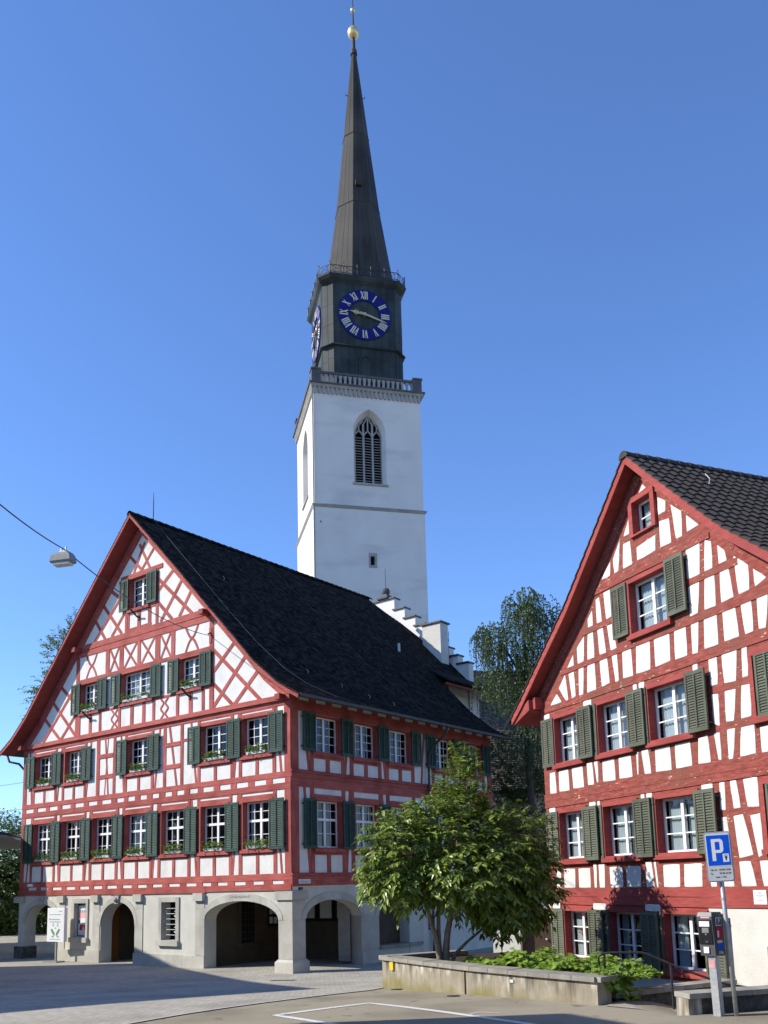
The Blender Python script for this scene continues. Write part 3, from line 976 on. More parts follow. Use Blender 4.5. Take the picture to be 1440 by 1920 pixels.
for a0, a1 in ((7.92, 8.12), (8.62, 8.82), (9.38, 9.48)):
    post(a0, a1, 13.12, 13.94)
rail(13.92, 14.05, 7.62, 9.5, 'post')
rail(13.14, 13.27, 7.9, 9.5, 'post')
# rafters on the wall under the roof
prev = None
hs = [0.12, 1.75, 3.3, 5.0, 6.3, 7.45, 8.55]
for sgn in (-1, 1):
    for h0, h1 in zip(hs, hs[1:]):
        z0, z1 = roof_top(h0) - 0.52, roof_top(h1) - 0.52
        timber(FR, TH, CX + sgn * h0, z0, CX + sgn * h1, z1, 0.40, 'rail', M['timber_h'], 'rafter', out=proud(0.038, 0.044))

# ---- windows and shutters of the front
FW = {}
for k, w in enumerate(F1):
    window(FR, TH, *w, 3.70, 5.38, 0.24, 0.085, 4, 4, M['timber_v'], transom=(4.70, 2, 2), curtain=0.0 if k % 3 else 0.35)
    shutter(FR, TH, w[1] + 0.02, w[1] - 0.70, 3.63, 5.41, 0.095, M['shutter'])
shutter(FR, TH, 16.87, 16.17, 3.64, 5.41, 0.075, M['shutter'])
for k, w in enumerate(F2):
    window(FR, TH, *w, 7.10, 8.46, 0.24, 0.085, 4, 4, M['timber_v'], curtain=0.3 if k in (1,) else 0)
    shutter(FR, TH, w[1] + 0.02, w[1] - 0.70, 7.05, 8.51, 0.095, M['shutter'])
    if k in (0, 2, 3):
        shutter(FR, TH, w[0] + 0.70, w[0] - 0.02, 7.05, 8.51, 0.095, M['shutter'])
for k, w in enumerate(F3):
    window(FR, TH, *w, 10.10, 11.34, 0.24, 0.08, 6 if k == 1 else 4, 4, M['timber_v'], curtain=0.8)
    shutter(FR, TH, w[1] - 0.02, w[1] - 0.68, 10.04, 11.40, 0.075, M['shutter'])
    shutter(FR, TH, w[0] + 0.66, w[0] - 0.0, 10.04, 11.40, 0.075, M['shutter'])
window(FR, TH, *F4[0], 14.10, 15.42, 0.24, 0.08, 2, 4, M['timber_v'], curtain=0.45)
shutter(FR, TH, 8.13, 7.50, 14.08, 15.46, 0.075, M['shutter'])
shutter(FR, TH, 9.98, 9.38, 14.08, 15.46, 0.075, M['shutter'])

# ---- side street front
def srail(z0, z1, a0=0.0, a1=13.3, kind='rail', out=None):
    timber(SD, TH, a0, (z0 + z1) / 2, a1, (z0 + z1) / 2, z1 - z0, kind, out=out)
def spost(a0, a1, z0, z1, kind='post'):
    timber(SD, TH, (a0 + a1) / 2, z0, (a0 + a1) / 2, z1, abs(a1 - a0), kind)
srail(2.34, 2.79, -0.03, 13.3, 'beam'); srail(2.705, 2.76, -0.05, 13.3, 'beam', out=0.085)
srail(5.80, 6.12, 0, 13.3, 'rail'); srail(6.13, 6.41, -0.03, 13.3, 'beam'); srail(6.30, 6.36, -0.05, 13.3, 'beam', out=0.09)
srail(8.52, 8.90, 0, 13.3, 'rail'); srail(9.08, 9.35, 0, 13.3, 'beam')
spost(0.0, 0.37, 2.78, 5.81); spost(0.0, 0.37, 6.40, 8.53); spost(12.95, 13.3, 2.78, 5.81); spost(12.95, 13.3, 6.40, 8.53)
for (z0, zsill, zhead, z1) in ((2.78, 3.66, 5.36, 5.81), (6.40, 7.12, 8.46, 8.53)):
    for (l, r) in WT:
        spost(l - 0.26, l - 0.06, z0, z1)
        spost(r + 0.06, r + 0.26, z0, z1)
        m = (l + r) / 2
        spost(m - 0.10, m + 0.10, z0, zsill - 0.15)
        srail(zsill - 0.24, zsill - 0.05, l - 0.2, r + 0.2, 'rail')
        if z1 - zhead > 0.2:
            srail(zhead + 0.07, zhead + 0.22, l - 0.2, r + 0.2, 'rail')
    gp = [0.37] + [v for w in WT for v in w] + [12.95]
    for k in range(0, len(gp), 2):
        m = (gp[k] + gp[k + 1]) / 2
        d = 0.13 if (k // 2) % 2 == 0 else -0.13
        timber(SD, TH, m - d, z1, m + d, z0, 0.12, 'brace')
for k, w in enumerate(WT):
    window(SD, TH, *w, 3.68, 5.36, 0.24, 0.085, 4, 4, M['timber_v'], transom=(4.70, 2, 2), curtain=0.25 if k == 1 else 0)
    window(SD, TH, *w, 7.14, 8.46, 0.24, 0.085, 4, 4, M['timber_v'], curtain=0.0)
    for z0, z1 in ((3.63, 5.40), (7.10, 8.52)):
        shutter(SD, TH, w[1] + 0.02, w[1] + 0.68, z0, z1, 0.075, M['shutter'])
        if k in (0, 3, 4):
            shutter(SD, TH, w[0] - 0.68, w[0] - 0.02, z0, z1, 0.075, M['shutter'])
t0 = 0.05
while t0 < 13.2:                                             # beam heads under the eaves
    spost(t0, t0 + 0.36, 8.89, 9.09)
    t0 += 0.905

# ---- roof: slab, soffit, bargeboards, tiles
def t_end(h):
    if h > 0:                                                # left slope, unseen
        return 15.2
    if -h > 5.6:
        return 13.6
    return interp(-h, [0, 0.7, 1.4, 2.7, 3.5, 5.6], [15.1, 15.4, 16.1, 16.8, 17.15, 17.6])
OV = 0.65
mbs, mbf = MB(), MB()
cuts = [-9.6, -8.6, -7.45, -6.3, -5.6, -5.0, -4.0, -3.3, -2.6, -1.75, -1.0, 0, 1.75, 3.3, 5.0, 6.3, 7.45, 8.6, 9.6]
for h0, h1 in zip(cuts, cuts[1:]):
    def P3(h, t, dz):
        return Vector((-(CX + h), t, roof_top(h) - dz - TH_Z))
    for mb_, ta0, ta1 in ((mbs, 0.02, None), (mbf, -OV + 0.02, 0.018)):
        b0, b1 = (t_end(h0 + 0.001), t_end(h1 - 0.001)) if ta1 is None else (ta1, ta1)
        mb_.loft([[P3(h0, ta0, 0.06), P3(h1, ta0, 0.06), P3(h1, ta0, 0.17), P3(h0, ta0, 0.17)], [P3(h0, b0, 0.06), P3(h1, b1, 0.06), P3(h1, b1, 0.17), P3(h0, b0, 0.17)]])
ROOF = mbs.build('roof', M['dark_wood'], TH)
mbf.build('soffit', M['soffit'], ROOF)
hb = [0, 1.75, 3.3, 5.0, 6.3, 7.45, 8.6, 9.62]
for sgn, nm in ((-1, 0), (1, 1)):
    up = [(CX + sgn * h, roof_top(h) - 0.035) for h in hb]
    lo = [(CX + sgn * h, roof_top(h) - 0.22) for h in hb]
    MB().prism(FR, lo + up[::-1], OV - 0.02, OV + 0.035 + 0.004 * nm).build('bargeboard', M['timber_h'], ROOF)
    for (h, z) in ((4.25, 12.95), (8.35, 9.0)):              # purlin ends
        MB().rect(FR, CX + sgn * h - 0.12, CX + sgn * h + 0.12, z - 0.14, z + 0.06, -0.02, OV - 0.22).build('purlin_end', M['soffit'], ROOF)

def tile_field(prof, a_of, n_rows_len, t0f, t1f, tw, rowh, lift=0.03, jitter=0.012):
    """flat tiles laid in overlapping courses; prof(d) gives (h, z) at distance d down the slope"""
    mb = MB()
    d, row = 0.05, 0
    while d < n_rows_len:
        h0, z0 = prof(d)
        h1, z1 = prof(min(n_rows_len, d + rowh * 1.12))
        ts, te = t0f(h0), t1f(h0)
        t = ts + (tw / 2 if row % 2 else 0) - tw
        while t < te:
            a, b = max(t, ts) + 0.004, min(t + tw, te) - 0.004
            if b - a > 0.03:
                j = rng.uniform(-jitter, jitter)
                k = rng.uniform(0, jitter * 1.3)
                th = 0.022
                q = [a_of(h0, a, z0 + lift * 0.3), a_of(h0, b, z0 + lift * 0.3), a_of(h1, b, z1 + lift + k), a_of(h1, a, z1 + lift + k)]
                m_ = a_of(h1 + (h1 - h0) * (0.10 + j), (a + b) / 2, z1 + (z1 - z0) * 0.10 + lift + k)
                base = len(mb.v)
                mb.v += q + [m_, q[3] - Vector((0, 0, th)), m_ - Vector((0, 0, th)), q[2] - Vector((0, 0, th))]
                mb.face((base, base + 1, base + 2, base + 4, base + 3))
                mb.face((base + 3, base + 4, base + 6, base + 5))
                mb.face((base + 4, base + 2, base + 7, base + 6))
                if a <= ts + 0.02:
                    mb.v += [q[0] - Vector((0, 0, 0.05)), q[3] - Vector((0, 0, 0.05))]
                    mb.face((base, base + 3, base + 9, base + 8))
            t += tw
        d += rowh
        row += 1
    return mb
plen = [0.0]
for i in range(len(PH) - 1):
    plen.append(plen[-1] + math.hypot(PH[i + 1] - PH[i], PZ[i + 1] - PZ[i]))
def th_prof(d):
    return interp(d, plen, PH), interp(d, plen, PZ) - 0.055
TF = tile_field(th_prof, lambda h, t, z: Vector((-(CX - h), t, z - TH_Z)), plen[-1] + 0.0, lambda h: -OV - 0.05, lambda h: t_end(-h), 0.185, 0.165)
stuff(TF.build('roof_tiles', M['tile'], ROOF, normals=False))
TF = tile_field(th_prof, lambda h, t, z: Vector((-(CX + h), t, z - TH_Z)), plen[-1] + 0.0, lambda h: -OV - 0.05, lambda h: 1.3, 0.185, 0.165)
stuff(TF.build('roof_tiles', M['tile'], ROOF, normals=False))
mb = MB()                                                     # plain cover of the unseen slope
for h0, h1 in zip(PH, PH[1:]):
    mb.loft([[Vector((-(CX + h0), 1.2, roof_top(h0) - TH_Z - 0.04)), Vector((-(CX + h1), 1.2, roof_top(h1) - TH_Z - 0.04))], [Vector((-(CX + h0), 15.2, roof_top(h0) - TH_Z - 0.04)), Vector((-(CX + h1), 15.2, roof_top(h1) - TH_Z - 0.04))]], close=False, cap=False)
mb.build('roof_cover', M['tile'], ROOF, normals=False)
t0 = -OV - 0.05
rt = MB()                                                     # ridge tiles
while t0 < 15.2:
    rings = []
    for tt, rr in ((t0, 0.125), (t0 + 0.40, 0.105)):
        rings.append([Vector((-CX + rr * 1.25 * math.cos(math.pi * k / 7), tt, 18.05 - 0.10 - TH_Z + rr * 1.35 * math.sin(math.pi * k / 7) + rng.uniform(-.004, .004))) for k in range(8)])
    rt.loft(rings, close=False, cap=False)
    t0 += 0.375
stuff(rt.build('ridge_tiles', M['tile'], ROOF, normals=False))
# gutter with downpipe, lightning conductor, rod, snow hooks
gp = [Vector((1.02, t, 8.80 - TH_Z)) for t in (-0.6, 3, 7, 10, 13.6)]
MB().tube(gp, 0.075, 10).build('gutter', M['gutter'], ROOF)
dp = [(1.0, 8.35, 8.75), (0.92, 8.35, 8.45), (0.35, 8.2, 8.0), (0.14, 8.15, 7.6), (0.12, 8.15, 5.0), (0.12, 8.15, 2.4), (0.12, 8.15, -0.55)]
MB().tube([Vector((x, y, z - TH_Z)) for x, y, z in dp], 0.055, 10).build('downpipe', M['gutter'], TH, smooth=True)
dp = [(-W_ - 1.0, -0.3, 8.75), (-W_ - 0.95, -0.2, 8.45), (-W_ - 0.45, 0.0, 8.32), (-W_ - 0.12, 0.2, 7.9), (-W_ - 0.10, 0.25, 2.4)]
MB().tube([Vector((x, y, z - TH_Z)) for x, y, z in dp], 0.055, 10).build('downpipe', M['gutter'], TH, smooth=True)
MB().tube([Vector((-CX, 0.55, 17.9 - TH_Z)), Vector((-CX, 0.55, 18.9 - TH_Z)), Vector((-CX, 0.55, 19.35 - TH_Z))], [0.022, 0.018, 0.008], 6).build('lightning_rod', M['metal_dark'], ROOF)
def on_roof(h, t, up=0.06):
    return Vector((-(CX - h), t, roof_top(h) + up - TH_Z))
MB().tube([on_roof(h, t, 0.09) for h, t in ((0.1, 0.5), (1.5, 0.36), (3.2, 0.28), (5.0, 0.24), (6.6, 0.3), (7.8, 0.55), (8.6, 0.95), (9.5, 1.5))], 0.008, 5).build('conductor_wire', M['tower_dark'], ROOF)
MB().tube([on_roof(h, t, 0.07) for h, t in ((0.1, 7.0), (3.0, 7.2), (6.0, 7.4), (9.3, 7.6))], 0.006, 5).build('conductor_wire', M['tower_dark'], ROOF)
for h, t in ((7.6, 2.0), (8.1, 3.4), (8.5, 4.6), (8.7, 5.9), (3.0, 1.9)):
    MB().tube([on_roof(h, t, 0.0), on_roof(h + 0.03, t, 0.12), on_roof(h - 0.06, t, 0.14)], 0.009, 5).build('snow_hook', M['galv'], ROOF)
MB().tube([on_roof(4.3, 12.2, -0.05), on_roof(4.3, 12.2, 0.38)], 0.07, 8).build('vent_pipe', M['galv'], ROOF)

# ---- stone ground floor, front: (opening, spring, crown) arches
GB, GT = -0.587, 2.20
def arch_wall(fac, parent, a0, a1, o0, o1, op0, op1, spring, crown, p, zb=GB, zt=GT, mat=None):
    """piers left and right of an opening and the spandrel above it"""
    mb = MB()
    if op0 - a0 > 0.02:
        mb.rect(fac, a0, op0, zb, spring, o0, o1)
    if a1 - op1 > 0.02:
        mb.rect(fac, op1, a1, zb, spring, o0, o1)
    ap = arch_pts(op0, op1, spring, crown, 16, p)
    mb.prism(fac, [(a0, spring), *ap, (a1, spring), (a1, zt), (a0, zt)] if op0 - a0 > 0.02 and a1 - op1 > 0.02 else [*([(a0, spring)] if op0 - a0 > 0.02 else []), *ap, *([(a1, spring)] if a1 - op1 > 0.02 else []), (a1, zt), (a0, zt)], o0, o1)
    return mb.build('arcade_wall', mat or M['stone_wall'], parent)
def arch_band(fac, parent, op0, op1, spring, crown, p, w, o, zend=None):
    a = arch_pts(op0, op1, spring, crown, 16, p)
    b = arch_pts(op0 - w * 0.75, op1 + w * 0.75, spring, crown + w, 16, p)
    n_st = 7
    for k in range(n_st):                                     # arch stones
        i0, i1 = round(16 * k / n_st), round(16 * (k + 1) / n_st)
        MB().prism(fac, a[i0:i1 + 1] + b[i0:i1 + 1][::-1], -0.03, o + proud(0, 0.006)).build('arch_stone', M['stone'], parent)
arch_wall(FR, TH, 13.52, W_, -0.55, 0.0, 13.97, 16.68, 0.95, 1.83, 2.0)
arch_wall(FR, TH, 8.30, 11.40, -0.55, 0.0, 8.64, 10.94, 0.92, 1.87, 2.1)
arch_wall(FR, TH, 0.0, 4.75, -0.55, 0.0, 0.64, 4.47, 1.20, 1.86, 2.0)
mb = MB()
mb.rect(FR, 11.40, 11.95, GB, GT, -0.55, 0.0); mb.rect(FR, 12.80, 13.52, GB, GT, -0.55, 0.0)
mb.rect(FR, 11.95, 12.80, GB, 0.45, -0.55, 0.0); mb.rect(FR, 11.95, 12.80, 1.84, GT, -0.55, 0.0)
mb.rect(FR, 11.95, 12.80, 0.45, 1.84, -0.35, -0.18)
mb.build('arcade_wall', M['stone_wall'], TH)
mb = MB()
mb.rect(FR, 4.75, 6.11, GB, GT, -0.55, 0.0); mb.rect(FR, 6.97, 8.30, GB, GT, -0.55, 0.0)
mb.rect(FR, 6.11, 6.97, GB, 0.41, -0.55, 0.0); mb.rect(FR, 6.11, 6.97, 1.85, GT, -0.55, 0.0)
mb.build('arcade_wall', M['stone_wall'], TH)
arch_band(FR, TH, 13.97, 16.68, 0.95, 1.83, 2.0, 0.26, 0.03)
arch_band(FR, TH, 8.64, 10.94, 0.92, 1.87, 2.1, 0.22, 0.03)
arch_band(FR, TH, 0.64, 4.47, 1.20, 1.86, 2.0, 0.28, 0.03)
for c, z0, z1 in ((15.31, 1.78, 2.10), (9.80, 1.80, 2.13)):   # keystones
    ks = MB()
    ks.prism(FR, [(c - 0.12, z0), (c + 0.12, z0), (c + 0.17, z1), (c - 0.17, z1)], 0.0, 0.10)
    ks.sphere(FR.p(c, (z0 + z1) / 2, 0.10), 0.105, 10, 6)
    ks.build('keystone', M['tower_stone'], TH)
# pilasters, corbels, plinths
for a0, a1 in ((13.50, 13.97), (11.00, 11.47), (8.14, 8.64), (4.48, 5.00)):
    mb = MB()
    z = GB
    for hh in (0.47, 1.05, 0.42, 0.52):
        pass
    for z0, z1 in ((-0.115, 0.93), (0.935, 1.60), (1.605, 1.87)):
        MB().rect(FR, a0, a1, z0, z1, -0.02, 0.025 + proud(0, 0.005)).build('pilaster_stone', M['stone'], TH)
    MB().prism(FR, [(a0 - 0.01, 1.88), (a1 + 0.01, 1.88), (a1 + 0.01, 2.165), (a0 - 0.01, 2.165)], -0.02, 0.14 + proud(0, .01)).build('corbel', M['stone'], TH)
MB().rect(FR, 16.70, 17.42, 1.89, 2.165, -0.56, 0.15).build('corbel', M['stone'], TH)
for a0, a1, zt in ((10.95, 13.97, -0.09), (4.48, 5.70, -0.13), (5.705, 7.2, -0.125), (7.205, 8.70, -0.12)):
    MB().rect(FR, a0, a1, GB, zt, -0.02, 0.045 + proud(0, .01)).build('plinth_stone', M['stone'], TH)
MB().rect(FR, 16.62, 17.36, GB, -0.05, -0.60, 0.09).build('pier_base', M['dirty_shaded_stone'], TH)
# the corner pier
cpb = MB()
cpb.loft([[(-0.76, -0.10, 0), (0.10, -0.10, 0), (0.10, 0.74, 0), (-0.76, 0.74, 0)], [(-0.76, -0.10, 0.36), (0.10, -0.10, 0.36), (0.10, 0.74, 0.36), (-0.76, 0.74, 0.36)], [(-0.66, -0.02, 0.46), (0.02, -0.02, 0.46), (0.02, 0.65, 0.46), (-0.66, 0.65, 0.46)]])
cpb.build('pier_base', M['stone'], TH)
for z0, z1 in ((0.47, 1.78), (1.785, 2.46)):
    MB().box(-0.65, 0.015, -0.015, 0.64, z0, z1).build('pier_stone', M['stone'], TH)
MB().box(-0.75, 0.09, -0.09, 0.72, 2.465, 2.76).build('pier_cap', M['stone'], TH)
# barred window of the ground floor
for (a0, a1, z0, z1) in ((5.92, 6.11, 0.41, 2.03), (6.97, 7.13, 0.41, 2.03), (6.11, 6.97, 1.85, 2.03)):
    MB().rect(FR, a0, a1, z0, z1, -0.02, 0.045 + proud(0, .004)).build('window_surround', M['stone'], TH)
MB().rect(FR, 5.91, 7.18, 0.20, 0.41, -0.02, 0.13).build('window_surround', M['stone'], TH)
gr = MB()
for k in range(6):
    z = 0.60 + k * 0.20
    gr.tube([FR.p(6.08, z, -0.10), FR.p(6.99, z, -0.10)], 0.016, 6)
for z in (0.80, 1.40):
    for a in (6.25, 6.83):
        for sg in (-1, 1):
            gr.tube([FR.p(a + 0.09, z + sg * 0.08, -0.10), FR.p(a + 0.02, z + sg * 0.10, -0.10), FR.p(a - 0.02, z + sg * 0.06, -0.10)], 0.014, 5)
gr.build('window_grille', M['galv'], TH)
MB().rect(FR, 6.11, 6.97, 0.41, 1.85, -0.45, -0.40).build('window_back', M['room'], TH)
# poster case
for (a0, a1, z0, z1) in ((11.80, 11.95, 0.40, 2.03), (12.80, 12.98, 0.40, 2.03), (11.95, 12.80, 1.84, 2.03)):
    MB().rect(FR, a0, a1, z0, z1, -0.02, 0.05 + proud(0, .004)).build('case_surround', M['stone'], TH)
MB().rect(FR, 11.76, 13.02, 0.22, 0.42, -0.02, 0.14).build('case_surround', M['stone'], TH)
MB().rect(FR, 11.955, 12.795, 0.455, 1.835, -0.17, -0.15).build('case_back', M['black'], TH)
PO = tag(MB().rect(FR, 12.03, 12.74, 0.50, 1.74, -0.148, -0.142).build('poster', M['paper']), 'white and crimson poster in the dark recess of the arcade wall', 'poster')
PO.location = TH.location; PO.rotation_euler = TH.rotation_euler
MB().rect(FR, 12.03, 12.74, 1.22, 1.46, -0.141, -0.139).build('pink_band', M['pink'], PO)
for k in range(4):
    MB().prism(FR, [(12.09 + k * 0.16, 1.44), (12.19 + k * 0.16, 1.44), (12.21 + k * 0.16, 1.54), (12.08 + k * 0.16, 1.56)], -0.141, -0.1385).build('figure', M['ink_soft'], PO)
MB().prism(FR, [(12.60, 0.95), (12.66, 0.73), (12.45, 0.70), (12.38, 0.92), (12.30, 0.72), (12.06, 0.70), (12.05, 0.84), (12.2, 0.94)], -0.141, -0.1375).build('crimson_mark', M['berry'], PO)
MB().prism(FR, [(12.72, 0.98), (12.72, 1.16), (12.62, 1.12), (12.60, 1.0)], -0.141, -0.1375).build('black_mark', M['ink'], PO)
MB().prism(FR, [(12.10, 1.0), (12.05, 1.16), (12.16, 1.15), (12.18, 1.02)], -0.141, -0.1375).build('black_mark', M['ink'], PO)
text_obj('lettering', 'Kultur im Herbst', 0.075, M['ink_soft'], PO, FR.p(12.39, 1.64, -0.138), (1, 0, 0), (0, 0, 1))
# inscription on the widest arch
text_obj('inscription', 'JUGENDHAUS', 0.135, M['tower_stone'], TH, FR.p(2.55, 2.005, 0.040), (1, 0, 0), (0, 0, 1), sx=1.25)

# ---- arcade on the side street
arch_wall(SD, TH, 0.551, 4.25, -0.50, -0.004, 0.66, 3.66, 1.22, 1.84, 2.0, zt=2.335)
arch_wall(SD, TH, 4.251, 7.60, -0.50, -0.004, 4.72, 6.66, 1.15, 1.80, 2.0, zt=2.335)
MB().rect(SD, 4.72, 6.66, GB, -0.10, -0.45, -0.03).build('parapet', M['stone_wall'], TH)
MB().rect(SD, 4.70, 7.45, -0.10, 0.02, -0.45, 0.10).build('parapet_cap', M['cap'], TH)
MB().rect(SD, 7.601, 13.3, GB, 2.335, -0.45, 0.0).build('street_wall', M['plaster'], TH)
arch_band(SD, TH, 0.66, 3.66, 1.22, 1.84, 2.0, 0.28, 0.03)
arch_band(SD, TH, 4.72, 6.66, 1.15, 1.80, 2.0, 0.28, 0.03)
MB().prism(SD, [(4.27, 1.90), (4.76, 1.90), (4.76, 2.19), (4.27, 2.19)], -0.02, 0.13).build('corbel', M['stone'], TH)
MB().prism(SD, [(4.28, 1.60), (4.75, 1.60), (4.74, 1.895), (4.29, 1.895)], -0.02, 0.05).build('pilaster_stone', M['stone'], TH)
for z0, z1 in ((GB, -0.10), (-0.095, 1.20)):
    MB().rect(SD, 3.66, 4.70, z0, z1, -0.50, 0.03 + (0.03 if z0 < -0.3 else 0)).build('pier_stone', M['stone'], TH)
# inside the arcade
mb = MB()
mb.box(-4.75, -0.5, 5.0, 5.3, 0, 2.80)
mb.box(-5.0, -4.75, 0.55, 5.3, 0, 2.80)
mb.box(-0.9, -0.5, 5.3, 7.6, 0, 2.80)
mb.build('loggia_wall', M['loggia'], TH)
MB().box(-W_, -0.3, 0.3, 12.9, 2.80, 2.93).build('loggia_ceiling', M['dark_wood'], TH)
mb = MB()                                                      # passage behind the narrow arch, corner hall on the left
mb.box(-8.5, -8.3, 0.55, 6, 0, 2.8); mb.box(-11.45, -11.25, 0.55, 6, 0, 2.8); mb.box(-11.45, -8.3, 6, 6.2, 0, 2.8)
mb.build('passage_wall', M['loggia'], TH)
b = MB(); b.box(-13.97, -13.5, 0.55, 9, 0, 2.8); b.build('passage_wall', M['stone_wall'], TH)
b = MB(); b.box(-W_, -16.6, 4.2, 4.9, 0, 2.8); b.build('passage_wall', M['stone_wall'], TH)
MB().box(-11.2, -11.1, 0.60, 1.02, 0.0, 2.3).build('passage_door', M['wood_door'], TH)
for k in range(4):                                             # glazed notice cases on the back wall
    x = -4.2 + k * 0.92
    NB = MB().box(x, x + 0.84, 4.92, 4.985, 1.5, 2.6).build('notice_board', M['black'], TH)
    MB().box(x + 0.10, x + 0.72, 4.905, 4.918, 1.62, 2.46).build('notice_sheet', M['signgrey'], NB)
NB = MB().box(-4.74, -4.69, 3.5, 4.5, 1.35, 2.2).build('notice_board', M['black'], TH)
for k in range(8):
    y = 3.55 + (k % 4) * 0.23 + rng.uniform(0, .03)
    z = 1.42 + (k // 4) * 0.38 + rng.uniform(0, .06)
    MB().box(-4.688, -4.68, y, y + 0.17, z, z + 0.26).build('notice_sheet', M['paper'], NB)
mb = MB()
mb.box(-4.745, -4.66, 1.75, 3.05, 0.62, 0.78); mb.box(-4.745, -4.70, 1.9, 2.05, 0.78, 2.4); mb.box(-4.745, -4.70, 2.75, 2.9, 0.78, 2.4); mb.box(-4.745, -4.70, 1.9, 2.9, 2.4, 2.55)
mb.build('window_surround', M['loggia'], TH)
MB().box(-4.745, -4.72, 2.05, 2.75, 0.78, 2.4).build('window_back', M['room'], TH)
gr = MB()
for k in range(6):
    gr.tube([(-4.69, 2.04, 0.95 + k * 0.25), (-4.69, 2.76, 0.95 + k * 0.25)], 0.014, 5)
for k in range(3):
    gr.tube([(-4.68, 2.22 + k * 0.18, 0.78), (-4.68, 2.22 + k * 0.18, 2.4)], 0.012, 5)
gr.build('window_grille', M['metal_dark'], TH)
# street name plate on the side, small red plate on the front
NP = MB(); NP.rect(SD, 0.27, 0.87, 2.42, 2.57, 0.05, 0.066)
npo = NP.build('street_name_plate', M['signgrey'])
tag(npo, 'small grey street name plate on the side street corner of the arcade', 'sign')
npo.location = TH.location; npo.rotation_euler = TH.rotation_euler
text_obj('lettering', 'Rathausgasse', 0.085, M['ink_soft'], npo, SD.p(0.57, 2.493, 0.068), (0, 1, 0), (0, 0, 1))
o = tag(MB().rect(FR, 16.05, 16.45, 2.60, 2.72, 0.0, 0.07).build('name_plate', M['signwhite']), 'tiny pale plate on the beam at the far left corner of the front', 'sign')
o.location = TH.location; o.rotation_euler = TH.rotation_euler
# flag holders below the gable windows
for (a, z) in ((8.72, 13.62), (5.40, 9.75), (12.0, 9.72)):
    fb = MB()
    fb.tube([FR.p(a, z, 0.02), FR.p(a + 0.02, z + 0.05, 0.12), FR.p(a + 0.05, z + 0.30, 0.42)], 0.04, 8)
    fb.rect(FR, a - 0.05, a + 0.05, z - 0.12, z + 0.10, 0.0, 0.06)
    fb.build('flag_holder', M['dark_wood'], TH)

# ---- flower boxes on the sills
def leaf_quad(mb, base, tip, width, nrm, fold=0.25, droop=0.0):
    ax = tip - base
    side = ax.cross(nrm)
    if side.length < 1e-6:
        side = ax.orthogonal()
    side = side.normalized() * width * 0.5
    mid = base + ax * 0.5
    up = nrm.normalized() * width * fold
    b = len(mb.v)
    dn = Vector((0, 0, -droop))
    mb.v += [base, mid + side + up, mid, mid - side + up, tip + dn, base + ax * 0.8 + side * 0.5 + up * 0.3 + dn * 0.5, base + ax * 0.8 - side * 0.5 + up * 0.3 + dn * 0.5]
    mb.face((b, b + 2, b + 1)); mb.face((b, b + 3, b + 2))
    mb.face((b + 1, b + 2, b + 4, b + 5)); mb.face((b + 2, b + 3, b + 6, b + 4))
BOXN = ['leftmost', 'second from left', 'third from left', 'middle', 'third from right', 'second from right', 'rightmost']
def flower_box(a0, a1, z, label, out=0.02):
    c = (a0 + a1) / 2
    p = FR.p(c, z, out)
    wp = th_world(c, -out, z)
    t = thing('flower_box', label, 'flower box', (wp.x, wp.y, wp.z), TH.rotation_euler[2], 'flower boxes on the town hall sills')
    hw = (a1 - a0) / 2
    b = MB()
    b.loft([[(-hw + .02, -0.07, 0), (hw - .02, -0.07, 0), (hw - .02, 0.07, 0), (-hw + .02, 0.07, 0)], [(-hw, -0.085, 0.10), (hw, -0.085, 0.10), (hw, 0.08, 0.10), (-hw, 0.08, 0.10)]])
    b.build('box', M['lamp_glass'], t)
    fm = MB()
    for k in range(230):
        x = rng.uniform(-hw * 1.08, hw * 1.08)
        y = rng.uniform(-0.13, 0.10)
        h = rng.random() ** 1.2 * 0.34
        base = Vector((x, y - 0.03, 0.07 + h * 0.8 - (0.14 if rng.random() < 0.2 else 0)))
        d = Vector((rng.uniform(-1, 1), rng.uniform(-1, .6), rng.uniform(-0.4, 0.8))).normalized()
        leaf_quad(fm, base, base + d * rng.uniform(0.07, 0.12), rng.uniform(0.06, 0.09), Vector((rng.uniform(-.5, .5), -0.4, 1)), 0.15, 0.01)
    stuff(fm.build('foliage', M['leaf_box'], t, normals=False))
for k, w in enumerate(F1):
    flower_box(min(w) + 0.22, max(w) - 0.22, 3.70, 'planted white flower box on the %s window sill of the lowest timbered storey' % BOXN[k])
N2 = ['leftmost', 'second from left', 'middle', 'second from right', 'rightmost']
for k, w in enumerate(F2):
    flower_box(min(w) + 0.22, max(w) - 0.22, 7.10, 'planted white flower box on the %s window sill of the upper timbered storey' % N2[k])
N3 = ['left', 'wide middle', 'right']
for k, w in enumerate(F3):
    flower_box(min(w) + 0.15, max(w) - 0.15, 10.10, 'planted white flower box on the %s attic window sill in the big gable' % N3[k])
# ------------------------------------------------------------ the church tower
TW_A = R(76.2)
TW_X = Vector((math.sin(TW_A), math.cos(TW_A)))
TW_O = Vector((-4.22, 57.85))
TS = 7.55
TWR = thing('church_tower', 'tall white church tower with dark clock storey and slender pointed spire', 'tower', (TW_O.x, TW_O.y, 0.0), math.atan2(TW_X.y, TW_X.x))
TF_ = Fac((0, 0, 0), (1, 0, 0), (0, -1, 0))
TL_ = Fac((0, 0, 0), (0, 1, 0), (-1, 0, 0))
TR_ = Fac((TS, 0, 0), (0, 1, 0), (1, 0, 0))
TB_ = Fac((0, TS, 0), (1, 0, 0), (0, 1, 0))

